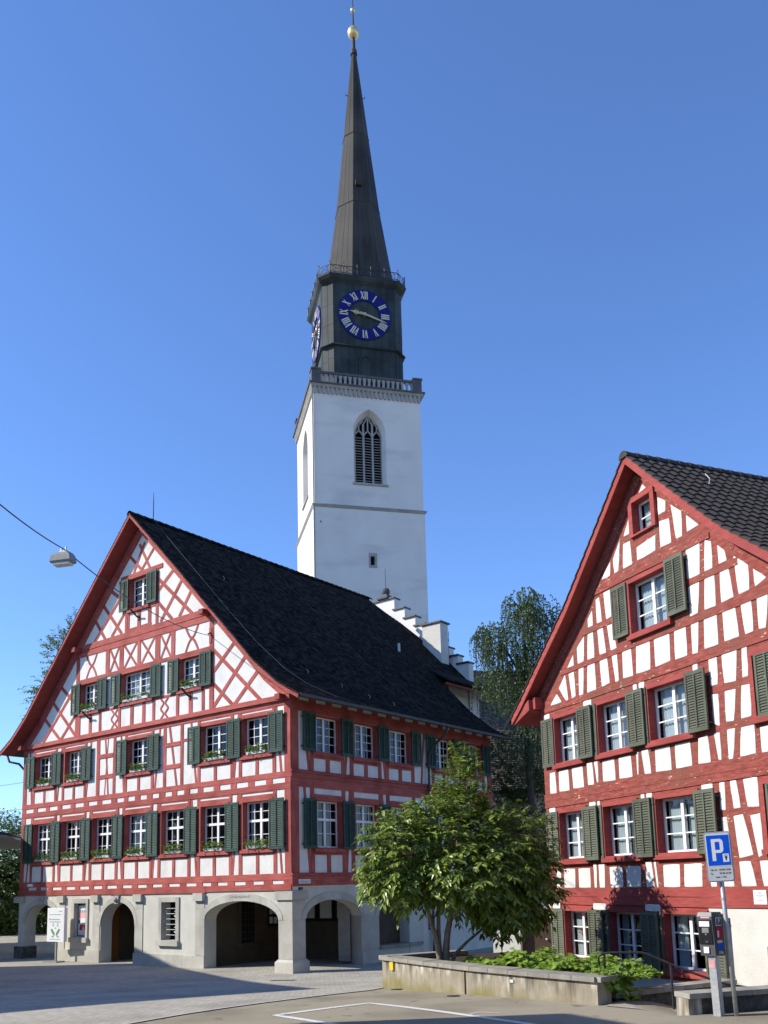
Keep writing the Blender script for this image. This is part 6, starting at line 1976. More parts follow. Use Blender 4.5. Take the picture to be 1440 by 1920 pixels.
for k, (tx, z) in enumerate((('Mo.-Fr.  07.00-19.00', 2.445), ('Sa.         07.00-16.00', 2.385), ('max. 1 Std.', 2.325))):
    p = SF.p(-0.005, z, 0.0835)
    text_obj('lettering', tx, 0.046, M['ink'], bd, p, (1, 0, 0.03), tuple(lean), extrude=0.001, sx=0.86)
# ------------------------------------------------------------ parking meter
PM = thing('parking_meter', 'dark grey parking meter numbered 106 on a galvanised square post', 'parking meter', (5.55, 16.09, 0.0), R(-46))
b = MB()
lp_ = -0.022
b.loft([[(-0.065, -0.055, -0.1), (0.065, -0.055, -0.1), (0.065, 0.085, -0.1), (-0.065, 0.085, -0.1)], [(-0.065 - 0.02, -0.055, 1.02), (0.065 - 0.02, -0.055, 1.02), (0.065 - 0.02, 0.085, 1.02), (-0.065 - 0.02, 0.085, 1.02)]])
b.build('post', M['galv'], PM)
hd_ = MB()
x0, x1 = -0.185, 0.085
hd_.loft([[(x0, -0.10, 1.0), (x1, -0.10, 1.0), (x1 + 0.05, 0.14, 1.0), (x0, 0.14, 1.0)], [(x0, -0.10, 1.0), (x1, -0.10, 1.0), (x1 + 0.05, 0.14, 1.0), (x0, 0.14, 1.0)], [(x0 - 0.02, -0.12, 1.66), (x1 - 0.02, -0.12, 1.66), (x1 + 0.05, 0.14, 1.66), (x0 - 0.02, 0.14, 1.66)], [(x0, -0.09, 1.73), (x1 - 0.03, -0.09, 1.73), (x1 + 0.03, 0.12, 1.73), (x0, 0.12, 1.73)]])
HB = hd_.build('housing', M['anthracite'], PM)
MF = Fac((0, -0.112, 0), (1, 0, 0), (0, -1, 0))
MB().rect(MF, -0.18, 0.055, 1.20, 1.60, 0.0, 0.012).build('front_panel', M['black'], HB)
MB().rect(MF, -0.165, 0.02, 1.49, 1.58, 0.011, 0.018).build('instruction_label', M['signwhite'], HB)
MB().rect(MF, -0.12, 0.0, 1.385, 1.47, 0.011, 0.018).build('display', M['lamp_grey'], HB)
MB().rect(MF, -0.07, -0.015, 1.215, 1.255, 0.011, 0.022).build('coin_tray', M['ink'], HB)
MB().tube([(-0.055, -0.13, 1.36), (-0.055, -0.10, 1.36)], 0.012, 8).build('button', M['galv'], HB)
MB().rect(MF, -0.13, 0.03, 1.63, 1.655, 0.006, 0.014).build('logo_strip', M['pink'], HB)
MB().rect(MF, -0.115, -0.02, 1.045, 1.15, 0.008, 0.014).build('label', M['signwhite'], HB)
# right flank with its printed signs
fx = Vector((0.05, 0.24, 0)).normalized()
MS = Fac((0.087, -0.10, 0), tuple(fx), (fx.y, -fx.x, 0))
for (a0, a1, z0, z1, m_) in ((0.05, 0.20, 1.50, 1.64, 'signwhite'), (0.06, 0.19, 1.515, 1.625, 'anthracite'), (0.05, 0.20, 1.27, 1.48, 'berry'), (0.06, 0.19, 1.21, 1.26, 'signgrey'), (0.06, 0.19, 1.10, 1.20, 'blue')):
    MB().rect(MS, a0, a1, z0, z1, 0.0, 0.006 + (0.003 if m_ == 'anthracite' else 0)).build('side_label', M[m_], HB)
text_obj('letter', 'P', 0.11, M['signwhite'], HB, MS.p(0.125, 1.57, 0.012), tuple(fx), (0, 0, 1))
text_obj('number', '106', 0.085, M['signwhite'], HB, MS.p(0.125, 1.05, 0.008), tuple(fx), (0, 0, 1))
MB().rect(MS, 0.07, 0.11, 1.31, 1.42, 0.006, 0.009).build('side_label', M['signwhite'], HB)
MB().rect(Fac((0, -0.056, 0), (1, 0, 0), (0, -1, 0)), -0.075, 0.035, 0.80, 0.93, 0.0, 0.006).build('sticker', M['pink'], PM)

# ------------------------------------------------------------ information board before the arcade
ib = th_world(13.15, -0.62, 0)
IB = thing('information_board', 'white standing information panel with green print before the arcade', 'sign', (ib.x, ib.y, gz(ib.x, ib.y)), TH.rotation_euler[2] + R(4))
b = MB()
b.box(-0.62, 0.32, -0.22, 0.22, 0.0, 0.06)
b.build('foot', M['lamp_grey'], IB)
b = MB()
b.box(-0.045, 0.045, -0.03, 0.03, 0.06, 0.95)
b.build('post', M['lamp_grey'], IB)
b = MB()
b.box(-0.56, 0.56, -0.06, 0.10, 0.86, 2.26)
PB = b.build('panel', M['signwhite'], IB)
IFc = Fac((0, -0.06, 0), (1, 0, 0), (0, -1, 0))
MB().rect(IFc, -0.51, 0.51, 0.91, 2.21, 0.0, 0.003).build('print_sheet', M['paper'], PB)
for (x0, x1, z, m_) in ((-0.42, 0.40, 1.98, 'ink_soft'), (-0.30, 0.30, 1.78, 'green_print'), (-0.38, 0.36, 1.68, 'green_print'), (0.2, 0.44, 2.12, 'ink_soft'), (-0.36, 0.36, 0.96, 'ink_soft')):
    n = 9
    w = (x1 - x0) / n
    for k in range(n):
        MB().rect(IFc, x0 + k * w, x0 + k * w + w * 0.72, z - 0.018, z + 0.018, 0.003, 0.005).build('print_mark', M[m_], PB)
for sx in (-1, 1):                                            # two green hands holding something
    MB().prism(IFc, [(sx * 0.05, 1.10), (sx * 0.12, 1.12), (sx * 0.24, 1.24), (sx * 0.32, 1.36), (sx * 0.27, 1.40), (sx * 0.20, 1.38), (sx * 0.10, 1.27), (sx * 0.04, 1.20)], 0.003, 0.006).build('print_mark', M['green_print'], PB)
    MB().prism(IFc, [(sx * 0.10, 1.04), (sx * 0.26, 1.04), (sx * 0.24, 1.09), (sx * 0.16, 1.12), (sx * 0.09, 1.09)], 0.003, 0.006).build('print_mark', M['ink_soft'], PB)
for (x, z) in ((-0.15, 1.52), (0.15, 1.52), (0.0, 1.42), (-0.15, 1.60), (0.15, 1.60)):
    MB().rect(IFc, x - 0.05, x + 0.05, z - 0.025, z + 0.025, 0.003, 0.006).build('print_mark', M['ink_soft'], PB)
MB().prism(IFc, [(-0.42, 1.74), (-0.34, 1.78), (-0.36, 1.84), (-0.42, 1.80)], 0.003, 0.006).build('print_mark', M['berry'], PB)
# grey door leaf standing open inside the side arch
DL = th_world(0.85, 3.42, TH_Z)
b = MB()
b.box(-0.05, 0.42, -0.02, 0.02, 0.12, 2.2)
tag(b.build('cabinet', M['lamp_grey']), 'narrow pale grey cabinet standing inside the side street arch', 'cabinet')
bpy.data.objects['cabinet'].location = DL
bpy.data.objects['cabinet'].rotation_euler = (0, 0, TH.rotation_euler[2] + R(20))

# ------------------------------------------------------------ street lamp on its cable
hook = th_world(4.20, -0.12, 11.98)
A0 = Vector((-6.1, 9.2, 8.55))
LPp = Vector((-7.47, 20.69, 10.08))
LT = Vector((-7.47, 20.69, 10.36))
LM = thing('street_lamp', 'grey box street lamp hanging from a cable over the square', 'street lamp', tuple(LPp), R(-14))
b = MB()
b.loft([[(-0.25, -0.13, -0.08), (0.25, -0.13, -0.08), (0.25, 0.13, -0.08), (-0.25, 0.13, -0.08)], [(-0.27, -0.15, -0.04), (0.27, -0.15, -0.04), (0.27, 0.15, -0.04), (-0.27, 0.15, -0.04)], [(-0.24, -0.14, 0.10), (0.24, -0.14, 0.10), (0.24, 0.14, 0.10), (-0.24, 0.14, 0.10)], [(-0.20, -0.09, 0.17), (0.20, -0.09, 0.17), (0.20, 0.09, 0.17), (-0.20, 0.09, 0.17)]])
b.build('housing', M['lamp_grey'], LM)
MB().box(-0.21, 0.21, -0.11, 0.11, -0.13, -0.075).build('lens', M['lamp_glass'], LM)
b = MB()
b.box(-0.10, 0.10, -0.02, 0.02, 0.16, 0.24)
b.tube([(-0.05, 0, 0.22), (-0.05, 0, 0.32)], 0.02, 6)
b.tube([(0.07, 0, 0.22), (0.07, 0, 0.32)], 0.02, 6)
b.build('hanger', M['galv'], LM)
cb_pts = []
for i in range(15):
    t = i / 14
    p = A0.lerp(LT, t)
    cb_pts.append(p - Vector((0, 0, 0.25 * 4 * t * (1 - t))))
for i in range(1, 25):
    t = i / 24
    p = LT.lerp(hook, t)
    cb_pts.append(p - Vector((0, 0, 0.35 * 4 * t * (1 - t))))
tag(MB().tube(cb_pts, 0.014, 6).build('lamp_cable', M['metal_dark']), 'thin dark cable running from the upper left to the big gable', 'cable')
b = MB()
b.tube([FR.p(4.20, 12.15, 0.0), FR.p(4.20, 12.02, 0.16)], 0.03, 6)
b.rect(FR, 4.13, 4.27, 11.7, 12.3, 0.0, 0.05)
b.build('cable_hook', M['timber_v'], TH)
for k, (z0, z1) in enumerate(((7.35, 7.30), (5.85, 6.05))):
    e_ = th_world(17.2, 0.4, z1 + 0.2)
    s_ = Vector((-42.0, 50.0, z0))
    tag(MB().tube([s_.lerp(e_, i / 12) - Vector((0, 0, 0.5 * 4 * (i / 12) * (1 - i / 12))) for i in range(13)], 0.012, 5).build('overhead_wire', M['metal_dark']), '%s of two thin wires reaching the left edge of the big timbered house' % ('upper' if k == 0 else 'lower'), 'cable', 'wires at the left edge')

# ------------------------------------------------------------ wall with arched door beside the right house
GW = thing('side_wall_gate', 'white wall with dark arched door between tree and right house', 'wall', (4.0, 29.6, -0.7), R(-24))
GF = Fac((0, 0, 0.7), (1, 0, 0), (0, -1, 0))
b = MB()
gp_ = arch_pts(0.15, 1.15, 0.95, 1.45, 12)
b.rect(GF, -0.75, 0.15, -0.7, 0.95, -0.35, 0.0)
b.rect(GF, 1.15, 1.9, -0.7, 0.95, -0.35, 0.0)
b.prism(GF, [(-0.75, 0.95), *gp_, (1.9, 0.95), (1.9, 2.5), (1.5, 2.25), (-0.75, 1.15)], -0.35, 0.0)
b.build('wall', M['plaster'], GW)
b = MB()
gq = arch_pts(0.03, 1.27, 0.95, 1.60, 12)
for k in range(6):
    b2 = MB()
    b2.prism(GF, gp_[2 * k:2 * k + 3] + gq[2 * k:2 * k + 3][::-1], -0.02, 0.03 + proud(0, .004))
    b2.build('arch_stone', M['stone'], GW)
dr = MB().prism(GF, [(0.16, -0.7), *gp_, (1.14, -0.7)], -0.28, -0.22).build('door', M['dark_wood'], GW)
MB().sphere(GF.p(0.95, 0.5, -0.18), 0.04, 8, 6).build('handle', M['galv'], dr)
MB().prism(GF, [(-1.0, 1.12), (1.55, 2.36), (1.55, 2.50), (-1.0, 1.26)], -0.6, 0.25).build('coping', M['soffit'], GW)
MB().loft([[GF.p(-1.05, 1.27, 0.28), GF.p(1.55, 2.51, 0.28), GF.p(1.55, 2.58, 0.28), GF.p(-1.05, 1.34, 0.28)], [GF.p(-1.05, 1.27, -0.7), GF.p(1.55, 2.51, -0.7), GF.p(1.55, 2.58, -0.7), GF.p(-1.05, 1.34, -0.7)]]).build('roof', M['tile'], GW)
b = MB()
b.box(-0.10, 0.10, -0.012, 0.012, 0.0, 0.62)
sgp = th_world(7.9, -0.0, 0)
o = b.build('wall_sign', M['clock_blue'])
tag(o, 'narrow blue sign on the shaded wall left of the tree trunks', 'sign')
o.location = tuple(th_world(-0.02, 8.05, 0.45)); o.rotation_euler = (0, 0, TH.rotation_euler[2] + R(90))
for z in (0.10, 0.30, 0.50):
    MB().tube([(0, -0.016, z), (0, -0.010, z)], 0.06, 10).build('pictogram', M['signwhite'], o)

# ------------------------------------------------------------ far left: a low building, parked van, things out of the picture that cast shade
FB = thing('low_building', 'corner of a low grey building with wide eaves at the left edge', 'building', (-20.45, 43.0, 0.35), R(10))
b = MB()
b.box(-8, -2.6, 0, 8, -0.5, 4.35)
b.build('wall', M['lamp_grey'], FB)
b = MB()
b.loft([[(-9, -2.4, 6.6), (3.15, -2.4, 4.55), (3.15, -2.4, 4.45), (-9, -2.4, 4.30)], [(-9, 9, 6.6), (3.15, 9, 4.55), (3.15, 9, 4.45), (-9, 9, 4.30)]])
b.build('roof', M['lamp_grey'], FB)
b = MB()
b.loft([[(-9.1, -2.5, 6.63), (3.25, -2.5, 4.57), (3.25, -2.5, 4.64), (-9.1, -2.5, 6.70)], [(-9.1, 9.1, 6.63), (3.25, 9.1, 4.57), (3.25, 9.1, 4.64), (-9.1, 9.1, 6.70)]])
b.build('roof_edge', M['gutter'], FB)

vz = gz(-19.7, 48.3)
VN = thing('parked_van', 'silver grey delivery van parked at the far left behind the arcade pier', 'van', (-39.6, 102.5, gz(-39.6, 102.5)), R(24))
prof = [(-0.85, 0.35), (0.85, 0.35), (0.93, 0.85), (0.86, 1.25), (0.74, 1.92), (0.60, 2.02), (-0.60, 2.02), (-0.74, 1.92), (-0.86, 1.25), (-0.93, 0.85)]
b = MB()
b.loft([[(x, 0.0, z) for x, z in prof], [(x * 1.02, 0.25, z) for x, z in prof], [(x, 3.4, z) for x, z in prof], [(x * 0.95, 4.0, z if z < 1.3 else 1.3 + (z - 1.3) * 0.3) for x, z in prof], [(x * 0.85, 4.8, z if z < 0.9 else 0.9 + (z - 0.9) * 0.15) for x, z in prof]])
b.build('body', M['van'], VN)
VF = Fac((0, 0, 0), (1, 0, 0), (0, -1, 0))
MB().prism(VF, [(-0.66, 1.28), (0.66, 1.28), (0.58, 1.84), (-0.58, 1.84)], 0.0, 0.02).build('rear_window', M['black'], VN)
MB().rect(VF, -0.88, 0.88, 0.34, 0.55, 0.0, 0.08).build('bumper', M['anthracite'], VN)
MB().rect(VF, -0.26, 0.26, 0.72, 0.84, 0.0, 0.02).build('number_plate', M['signwhite'], VN)
for sx in (-1, 1):
    MB().rect(VF, sx * 0.83 - 0.06, sx * 0.83 + 0.06, 0.85, 1.25, 0.0, 0.03).build('tail_light', M['berry'], VN)
    for y in (0.9, 3.7):
        w = MB().tube([(sx * 0.72, y, 0.32), (sx * 0.93, y, 0.32)], 0.32, 18).build('wheel', M['black'], VN)
        MB().tube([(sx * 0.90, y, 0.32), (sx * 0.945, y, 0.32)], 0.18, 14).build('rim', M['galv'], w)

# gabled house outside the left edge whose shadow lies on the square
def off_house(name, label, corner, peak_h, run_hi, drop_hi, run_lo, drop_lo, depth):
    t = thing(name, label, 'building', (corner[0], corner[1], -0.5))
    zp = peak_h + 0.5
    F_ = Fac((0, 0, 0), (0, 1, 0), (1, 0, 0))
    MB().prism(F_, [(-run_lo, 0), (run_hi, 0), (run_hi, zp - drop_hi - 0.3), (0, zp - 0.3), (-run_lo, zp - drop_lo - 0.3)], -depth, 0.0).build('wall', M['stone_wall'], t)
    MB().prism(F_, [(0, zp), (run_hi + 0.5, zp - drop_hi - 0.2), (run_hi + 0.5, zp - drop_hi - 0.45), (0, zp - 0.25), (-run_lo - 0.5, zp - drop_lo - 0.65), (-run_lo - 0.5, zp - drop_lo - 0.4)], -depth - 0.4, 0.3).build('roof', M['tile_brown'], t)
    return t
Ls = 12.8 / math.tan(SUN_EL)
off_house('unseen_house', 'plain gabled house outside the left edge of the picture', (-2.0 + Ls * math.sin(SUN_AZ), 24.45 + Ls * math.cos(SUN_AZ)), 12.4, 13.5, 5.2, 6.2, 4.6, 12.0)
t = thing('unseen_house', 'flat-roofed house outside the left edge nearest the viewer', 'building', (0, 0, -0.3))
Ls = 9.0 / math.tan(SUN_EL)
cx, cy = 3.1 + Ls * math.sin(SUN_AZ), 16.85 + Ls * math.cos(SUN_AZ)
d1, d2 = Vector((-0.68, -0.73)), Vector((0.50, -0.866))
t.location = (cx, cy, -0.3)
b = MB()
q = [Vector((0, 0)), d1 * 9, d1 * 9 + d2 * 8, d2 * 8]
b.loft([[(p.x, p.y, 0) for p in q], [(p.x, p.y, 9.2) for p in q]])
b.build('wall', M['stone_wall'], t)
b = MB()
b.loft([[(p.x, p.y, 9.2) for p in q], [(p.x, p.y, 9.32) for p in q]])
b.build('roof', M['tile_brown'], t)

# unseen houses beside and behind the viewer, added to block low sky light
def plain_house(label, x, y, rz, w, d, h, rise):
    t = thing('unseen_house', label, 'building', (x, y, -0.6), rz)
    F_ = Fac((0, 0, 0), (1, 0, 0), (0, -1, 0))
    MB().prism(F_, [(0, 0), (w, 0), (w, h), (w / 2, h + rise), (0, h)], -d, 0.0).build('wall', M['loggia'], t)
    MB().prism(F_, [(-0.5, h - 0.4), (w / 2, h + rise + 0.1), (w + 0.5, h - 0.4), (w + 0.5, h - 0.1), (w / 2, h + rise + 0.4), (-0.5, h - 0.1)], -d - 0.4, 0.4).build('roof', M['tile_brown'], t)
plain_house('added tall dark house, unseen outside the right edge, blocking sky light', 11.5, 12.0, R(-68), 14, 12, 11.0, 6.0)
plain_house('added wide house, unseen behind the viewer on the right, blocking sky light', 6.0, -14.0, R(180), 15, 10, 10.0, 6.0)
plain_house('added wide house, unseen behind the viewer on the left, blocking sky light', -10.5, -15.0, R(180), 15, 10, 10.0, 6.0)
# ------------------------------------------------------------ trees and plants
def rnd_dir(r_):
    while True:
        v = Vector((r_.uniform(-1, 1), r_.uniform(-1, 1), r_.uniform(-1, 1)))
        if 0.05 < v.length < 1:
            return v.normalized()

def broad_tree(name, label, cat, base, lobes, n_twigs, leaves_per, leaf_len, mat, bark, stems, seed, singles=0, twig_len=0.5, droop=0.55, group=None, lw=0.42):
    r_ = random.Random(seed)
    t = thing(name, label, cat, base, 0, group)
    tw = sum(l[2] for l in lobes)
    twigs = []
    cen = Vector((0, 0, 0))
    for c, rad, w in lobes:
        cen += Vector(c) * (w / tw)
    for c, rad, w in lobes:
        for k in range(int(n_twigs * w / tw)):
            d = rnd_dir(r_)
            q = r_.random() ** 0.28
            p = Vector(c) + Vector((d.x * rad[0], d.y * rad[1], d.z * rad[2])) * q
            out = (p - (cen + (Vector(c) - cen) * 0.5)).normalized()
            twigs.append((p, (out + Vector((0, 0, r_.uniform(-0.15, 0.35))) + rnd_dir(r_) * 0.45).normalized()))
    leaves = []
    tb = MB()
    for p, d in twigs:
        L_ = twig_len * r_.uniform(0.6, 1.25)
        pts = []
        for i in range(4):
            s = i / 3
            pts.append(p + d * (L_ * s) + Vector((0, 0, -droop * L_ * s * s * 0.6)))
        tb.tube(pts, [0.009, 0.007, 0.005, 0.003], 3, cap=False)
        for k in range(leaves_per):
            s = (k + r_.random()) / leaves_per
            i = min(2, int(s * 3))
            q = pts[i].lerp(pts[i + 1], s * 3 - i)
            sd = d.cross(Vector((0, 0, 1)))
            sd = sd.normalized() if sd.length > 0.05 else Vector((1, 0, 0))
            ld = (d * r_.uniform(0.2, 0.9) + sd * (r_.uniform(0.5, 1.0) * (1 if k % 2 else -1)) + Vector((0, 0, -r_.uniform(0.15, 1.0) * droop * 1.6))).normalized()
            ll = leaf_len * r_.uniform(0.65, 1.2)
            nr = (Vector((0, 0, 1)) + d * 0.5 + rnd_dir(r_) * 0.5)
            leaves.append((q, ld, ll, nr))
    stuff(tb.build('twigs', bark, t, normals=False))
    # trunk and limbs
    sb = MB()
    for st in stems:
        pts, r0, r1 = st
        n = len(pts)
        P_ = []
        for i in range(n - 1):
            for j in range(4):
                P_.append(Vector(pts[i]).lerp(Vector(pts[i + 1]), j / 4) + rnd_dir(r_) * (0.012 if i + j else 0))
        P_.append(Vector(pts[-1]))
        sb.tube(P_, [r0 + (r1 - r0) * i / (len(P_) - 1) for i in range(len(P_))], 8)
    sb.build('trunk', bark, t, smooth=True)
    lm = MB()
    solo = []
    if singles:
        camp = Vector((0, 0, CAM_H)) - Vector(base)
        order = sorted(range(len(leaves)), key=lambda i: (leaves[i][0] - camp).length)
        solo = set(order[:singles])
    one = None
    if singles:
        sb1 = MB()
        leaf_quad(sb1, Vector((0, 0, 0)), Vector((0, 1, 0)), lw, Vector((0, 0, 1)), 0.22, 0.10)
        one = sb1.mesh('leaf', mat, normals=False)
    for i, (q, ld, ll, nr) in enumerate(leaves):
        if singles and i in solo:
            x = ld.cross(nr).normalized()
            z = x.cross(ld).normalized()
            o = bpy.data.objects.new('leaf', one)
            link(o, t)
            o.matrix_local = Matrix(((x.x * ll, ld.x * ll, z.x * ll, q.x), (x.y * ll, ld.y * ll, z.y * ll, q.y), (x.z * ll, ld.z * ll, z.z * ll, q.z), (0, 0, 0, 1)))
        else:
            leaf_quad(lm, q, q + ld * ll, ll * lw, nr, 0.22, ll * 0.10)
    stuff(lm.build('crown', mat, t, normals=False))
    return t

# the broad-leaved tree in the planter
B0 = (1.27, 22.77, 0.40)
def rel(x, y, z):
    return (x - B0[0] + (1.9 - x) * 0.05, y - B0[1], z - B0[2])
lobes = [(rel(1.95, 23.3, 4.55), (0.62, 0.7, 0.95), 0.9), (rel(1.6, 23.2, 3.7), (1.35, 1.3, 0.75), 2.2), (rel(0.35, 22.9, 3.15), (0.95, 1.1, 1.05), 2.0), (rel(0.15, 22.6, 2.5), (0.85, 1.0, 0.65), 1.3),
         (rel(3.0, 23.2, 3.25), (1.15, 1.2, 1.0), 2.2), (rel(3.55, 23.0, 2.35), (0.75, 0.9, 0.9), 1.3), (rel(2.0, 22.4, 2.5), (1.35, 1.0, 0.70), 2.2), (rel(2.85, 22.8, 1.75), (0.80, 0.85, 0.55), 1.1), (rel(2.4, 23.6, 2.6), (1.3, 0.9, 1.2), 1.2), (rel(2.05, 23.3, 5.45), (0.26, 0.3, 0.35), 0.12)]
stems = [([(0, 0, -0.3), (-0.12, 0, 0.55), (-0.30, 0.05, 1.25), (-0.75, 0.1, 2.4)], 0.085, 0.03), ([(0.06, 0, -0.3), (0.12, 0.05, 0.5), (0.32, 0.2, 1.4), (0.55, 0.4, 3.2), (0.72, 0.5, 4.6)], 0.10, 0.02), ([(-0.02, 0.05, -0.3), (-0.06, 0.1, 0.8), (0.0, 0.3, 1.9), (0.1, 0.4, 3.0)], 0.07, 0.02), ([(0.10, 0, -0.2), (0.35, 0.05, 0.25), (0.75, 0.1, 0.60), (1.5, 0.2, 1.1)], 0.055, 0.02), ([(0.25, 0.2, 1.2), (0.9, 0.3, 1.9), (1.8, 0.4, 2.6)], 0.05, 0.015)]
broad_tree('garden_tree', 'dense broad-leaved green tree with several stems growing in the planter', 'tree', B0, lobes, 2150, 9, 0.205, M['leaf_front'], M['bark'], stems, 5, singles=290, twig_len=0.36, droop=0.48)

# bright ground cover in the planter
r_ = random.Random(9)
gl = MB()
def in_bed(u, v):
    k = min(len(PF) - 2, int(u * (len(PF) - 1)))
    tt = u * (len(PF) - 1) - k
    a, b = offset_line(PF, 0.45 + v), None
    return Vector((a[k][0] + (a[k + 1][0] - a[k][0]) * tt, a[k][1] + (a[k + 1][1] - a[k][1]) * tt))
for k in range(3000):
    u = 0.32 + 0.70 * r_.random()
    v = r_.random() ** 1.3 * 1.5
    kk = min(len(PF) - 2, int(min(u, 0.999) * (len(PF) - 1)))
    p = in_bed(min(u, 0.999), v)
    mound = 0.34 * (0.6 + 0.4 * math.sin(u * 23 + 1)) * min(1.0, (u - 0.28) * 5) + 0.08 * math.sin(v * 7 + u * 31)
    if u > 0.97:
        mound -= (u - 0.97) * 3
    h = 0.42 + max(0.02, mound * r_.uniform(0.55, 1.05))
    q = Vector((p.x, p.y, h))
    d = Vector((r_.uniform(-1, 1), r_.uniform(-1.3, 0.6), r_.uniform(-0.5, 0.35))).normalized()
    ll = r_.uniform(0.09, 0.17)
    leaf_quad(gl, q, q + d * ll, ll * 0.95, Vector((r_.uniform(-.4, .4), -0.35, 1)), 0.10, ll * 0.1)
for k in range(500):                                          # spilling over at the ramp end
    a = r_.random()
    p = Vector((4.05 + a * 0.75 + r_.gauss(0, 0.1), 18.25 + a * 0.7 + r_.gauss(0, 0.2), 0.0))
    h = 0.55 - a * 0.55 + r_.uniform(-0.18, 0.14)
    q = Vector((p.x, p.y, h))
    d = Vector((r_.uniform(-1, 1), r_.uniform(-1.3, 0.2), r_.uniform(-0.8, 0.2))).normalized()
    ll = r_.uniform(0.10, 0.17)
    leaf_quad(gl, q, q + d * ll, ll * 0.95, Vector((r_.uniform(-.4, .4), -0.5, 1)), 0.10, ll * 0.1)
o = stuff(gl.build('ground_cover', M['leaf_bed'], normals=False))
tag(o, 'bright green leafy ground cover spilling over the planter', 'plants')

# weeping birch between the houses
def weeping(name, label, base, lobes, n, mat, seed, trunk_h, leaf=0.085, lmin=0.7, lmax=2.4):
    r_ = random.Random(seed)
    t = thing(name, label, 'tree', base)
    lm, tb = MB(), MB()
    tw = sum(l[2] for l in lobes)
    for c, rad, w in lobes:
        for k in range(int(n * w / tw)):
            d = rnd_dir(r_)
            q = r_.random() ** 0.4
            p = Vector(c) + Vector((d.x * rad[0], d.y * rad[1], d.z * rad[2])) * q
            out = Vector((d.x, d.y, 0)) * 0.5
            L_ = r_.uniform(lmin, lmax) * (0.4 + 0.6 * r_.random())
            pts = [p, p + out * 0.35 + Vector((0, 0, 0.06)), p + out * 0.55 + Vector((0, 0, -0.25 * L_)), p + out * 0.62 + Vector((0, 0, -L_))]
            tb.tube(pts, [0.012, 0.009, 0.006, 0.003], 3, cap=False)
            m = int(L_ / 0.052)
            for j in range(m):
                s = (j + r_.random()) / m
                i = min(2, int(s * 3))
                qq = pts[i].lerp(pts[i + 1], s * 3 - i)
                dd = (rnd_dir(r_) * 0.8 + Vector((0, 0, -0.9))).normalized()
                ll = leaf * r_.uniform(0.7, 1.25)
                side = dd.cross(rnd_dir(r_)).normalized() * ll * 0.32
                b = len(lm.v)
                lm.v += [qq, qq + dd * ll * 0.5 + side, qq + dd * ll, qq + dd * ll * 0.5 - side]
                lm.face((b, b + 1, b + 2, b + 3))
    stuff(tb.build('twigs', M['bark_dark'], t, normals=False))
    sb = MB()
    sb.tube([Vector((0, 0, -1)), Vector((0.1, 0, trunk_h * 0.3)), Vector((-0.05, 0.1, trunk_h * 0.6)), Vector((0.1, 0, trunk_h))], [0.22, 0.18, 0.13, 0.05], 8)
    for c, rad, w in lobes:
        cc = Vector(c)
        st = Vector((0, 0, min(trunk_h * 0.85, max(1.5, cc.z - 2.2))))
        sb.tube([st, st.lerp(cc, 0.5) + Vector((0, 0, 0.3)), cc], [0.08, 0.05, 0.02], 6)
    sb.build('trunk', M['bark_dark'], t)
    stuff(lm.build('crown', mat, t, normals=False))
BB = (6.9, 43.5, -0.55)
wl = [((-1.5, 0, 14.6), (0.9, 1.0, 0.9), 1.0), ((0.1, 0, 16.1), (0.9, 1.0, 1.1), 1.4), ((0.9, 0, 15.6), (1.0, 1.0, 1.2), 1.2), ((2.4, 0, 14.8), (1.2, 1.0, 1.1), 1.0), ((-0.6, 0, 14.0), (1.5, 1.2, 1.3), 2.0), ((0.9, 0, 13.2), (1.8, 1.2, 1.4), 1.8), ((-1.3, 0, 12.2), (1.1, 1.1, 1.0), 0.9), ((0.6, -0.3, 11.0), (1.8, 1.2, 1.2), 1.5), ((0.2, -0.3, 9.2), (1.8, 1.2, 1.0), 1.3)]
weeping('birch_tree', 'tall weeping birch rising between the two timbered houses', BB, wl, 1700, M['leaf_birch'], 21, 15.5, leaf=0.10)
BT = (7.3, 46.0, -0.55)
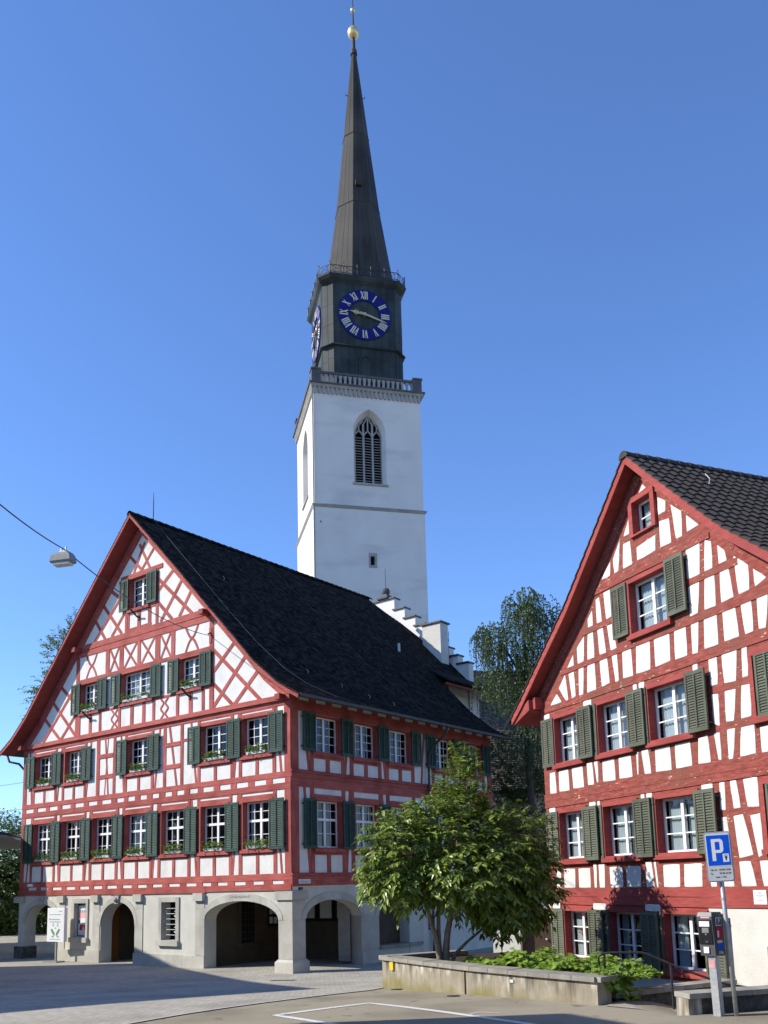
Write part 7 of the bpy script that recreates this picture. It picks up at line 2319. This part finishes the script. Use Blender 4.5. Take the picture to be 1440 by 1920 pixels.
broad_tree('shade_tree', 'leafy tree with sunlit yellow-green sprays below the birch', 'tree', BT, [((-0.4, 0, 7.6), (1.0, 1.0, 1.0), 1.0), ((-1.45, 0, 8.6), (0.9, 1.0, 1.5), 0.9), ((-1.3, 0, 4.6), (0.9, 1.0, 1.6), 0.9), ((-0.9, 0, 6.4), (0.9, 1.0, 1.0), 1.1), ((0.6, 0, 8.4), (0.9, 1, 1.2), 0.9), ((0.3, 0, 5.6), (1.4, 1.2, 1.3), 1.6), ((0.2, 0, 3.6), (1.6, 1.2, 1.6), 1.6), ((0, 0.4, 1.8), (1.8, 1.2, 1.4), 1.2)], 2000, 9, 0.18, M['leaf_dark'], M['bark_dark'], [([(0, 0, -0.5), (0.1, 0, 3), (0, 0, 6.5)], 0.16, 0.04)], 31, twig_len=0.6, droop=0.7, lw=0.45)
# crown showing above the left slope of the big gable
LT_ = (-17.9, 51.5, -0.3)
broad_tree('rear_tree', 'green tree crown showing beyond the left slope of the big gable', 'tree', LT_, [((-0.2, 0, 16.2), (1.2, 1.2, 1.3), 1.0), ((0.6, 0, 17.4), (1.0, 1, 1.2), 0.8), ((-1.0, 0, 13.6), (1.0, 1.2, 1.1), 0.9), ((-0.2, 0, 12.0), (1.8, 1.4, 1.6), 1.2), ((-1.9, 0, 12.0), (0.5, 0.8, 0.3), 0.25)], 560, 10, 0.22, M['leaf_tree'], M['bark_dark'], [([(0, 0, -1), (0, 0, 8), (-0.2, 0, 15)], 0.3, 0.05)], 41, twig_len=0.75, droop=0.3, lw=0.5)
# trees along the street at the far left
FT = [((-24.5, 59.0), 7.0, 3.0), ((-22.0, 61.5), 6.0, 2.6), ((-26.5, 62.0), 8.0, 3.2)]
for k, ((x, y), h, rr) in enumerate(FT):
    lb = ['dark street tree at the far left nearest the low building', 'dark street tree seen just left of the timbered house corner', 'tallest dark street tree at the very left background'][k]
    broad_tree('street_tree', lb, 'tree', (x, y, gz(x, y)), [((0, 0, h * 0.62), (rr * 0.9, rr, h * 0.36), 1.0), ((0.6, 0, h * 0.35), (rr * 0.95, rr * .8, h * 0.30), 0.9)], 950, 8, 0.32, M['leaf_dark'], M['bark_dark'], [([(0, 0, -0.5), (0, 0, h * 0.5)], 0.2, 0.08)], 51 + k, twig_len=0.9, droop=0.4, group='street trees at the far left', lw=0.5)
hb = MB()
r_ = random.Random(77)
for k in range(3500):
    x = r_.uniform(-34, -20)
    y = 58 + r_.uniform(-0.8, 0.8) + (x + 22) * 0.2
    q = Vector((x, y, gz(x, y) + r_.uniform(0.1, 1.3)))
    leaf_quad(hb, q, q + rnd_dir(r_) * 0.25, 0.16, Vector((0, -0.5, 1)), 0.1, 0.02)
o = stuff(hb.build('hedge', M['leaf_dark'], normals=False))
tag(o, 'low dark hedge along the street at the far left', 'hedge')
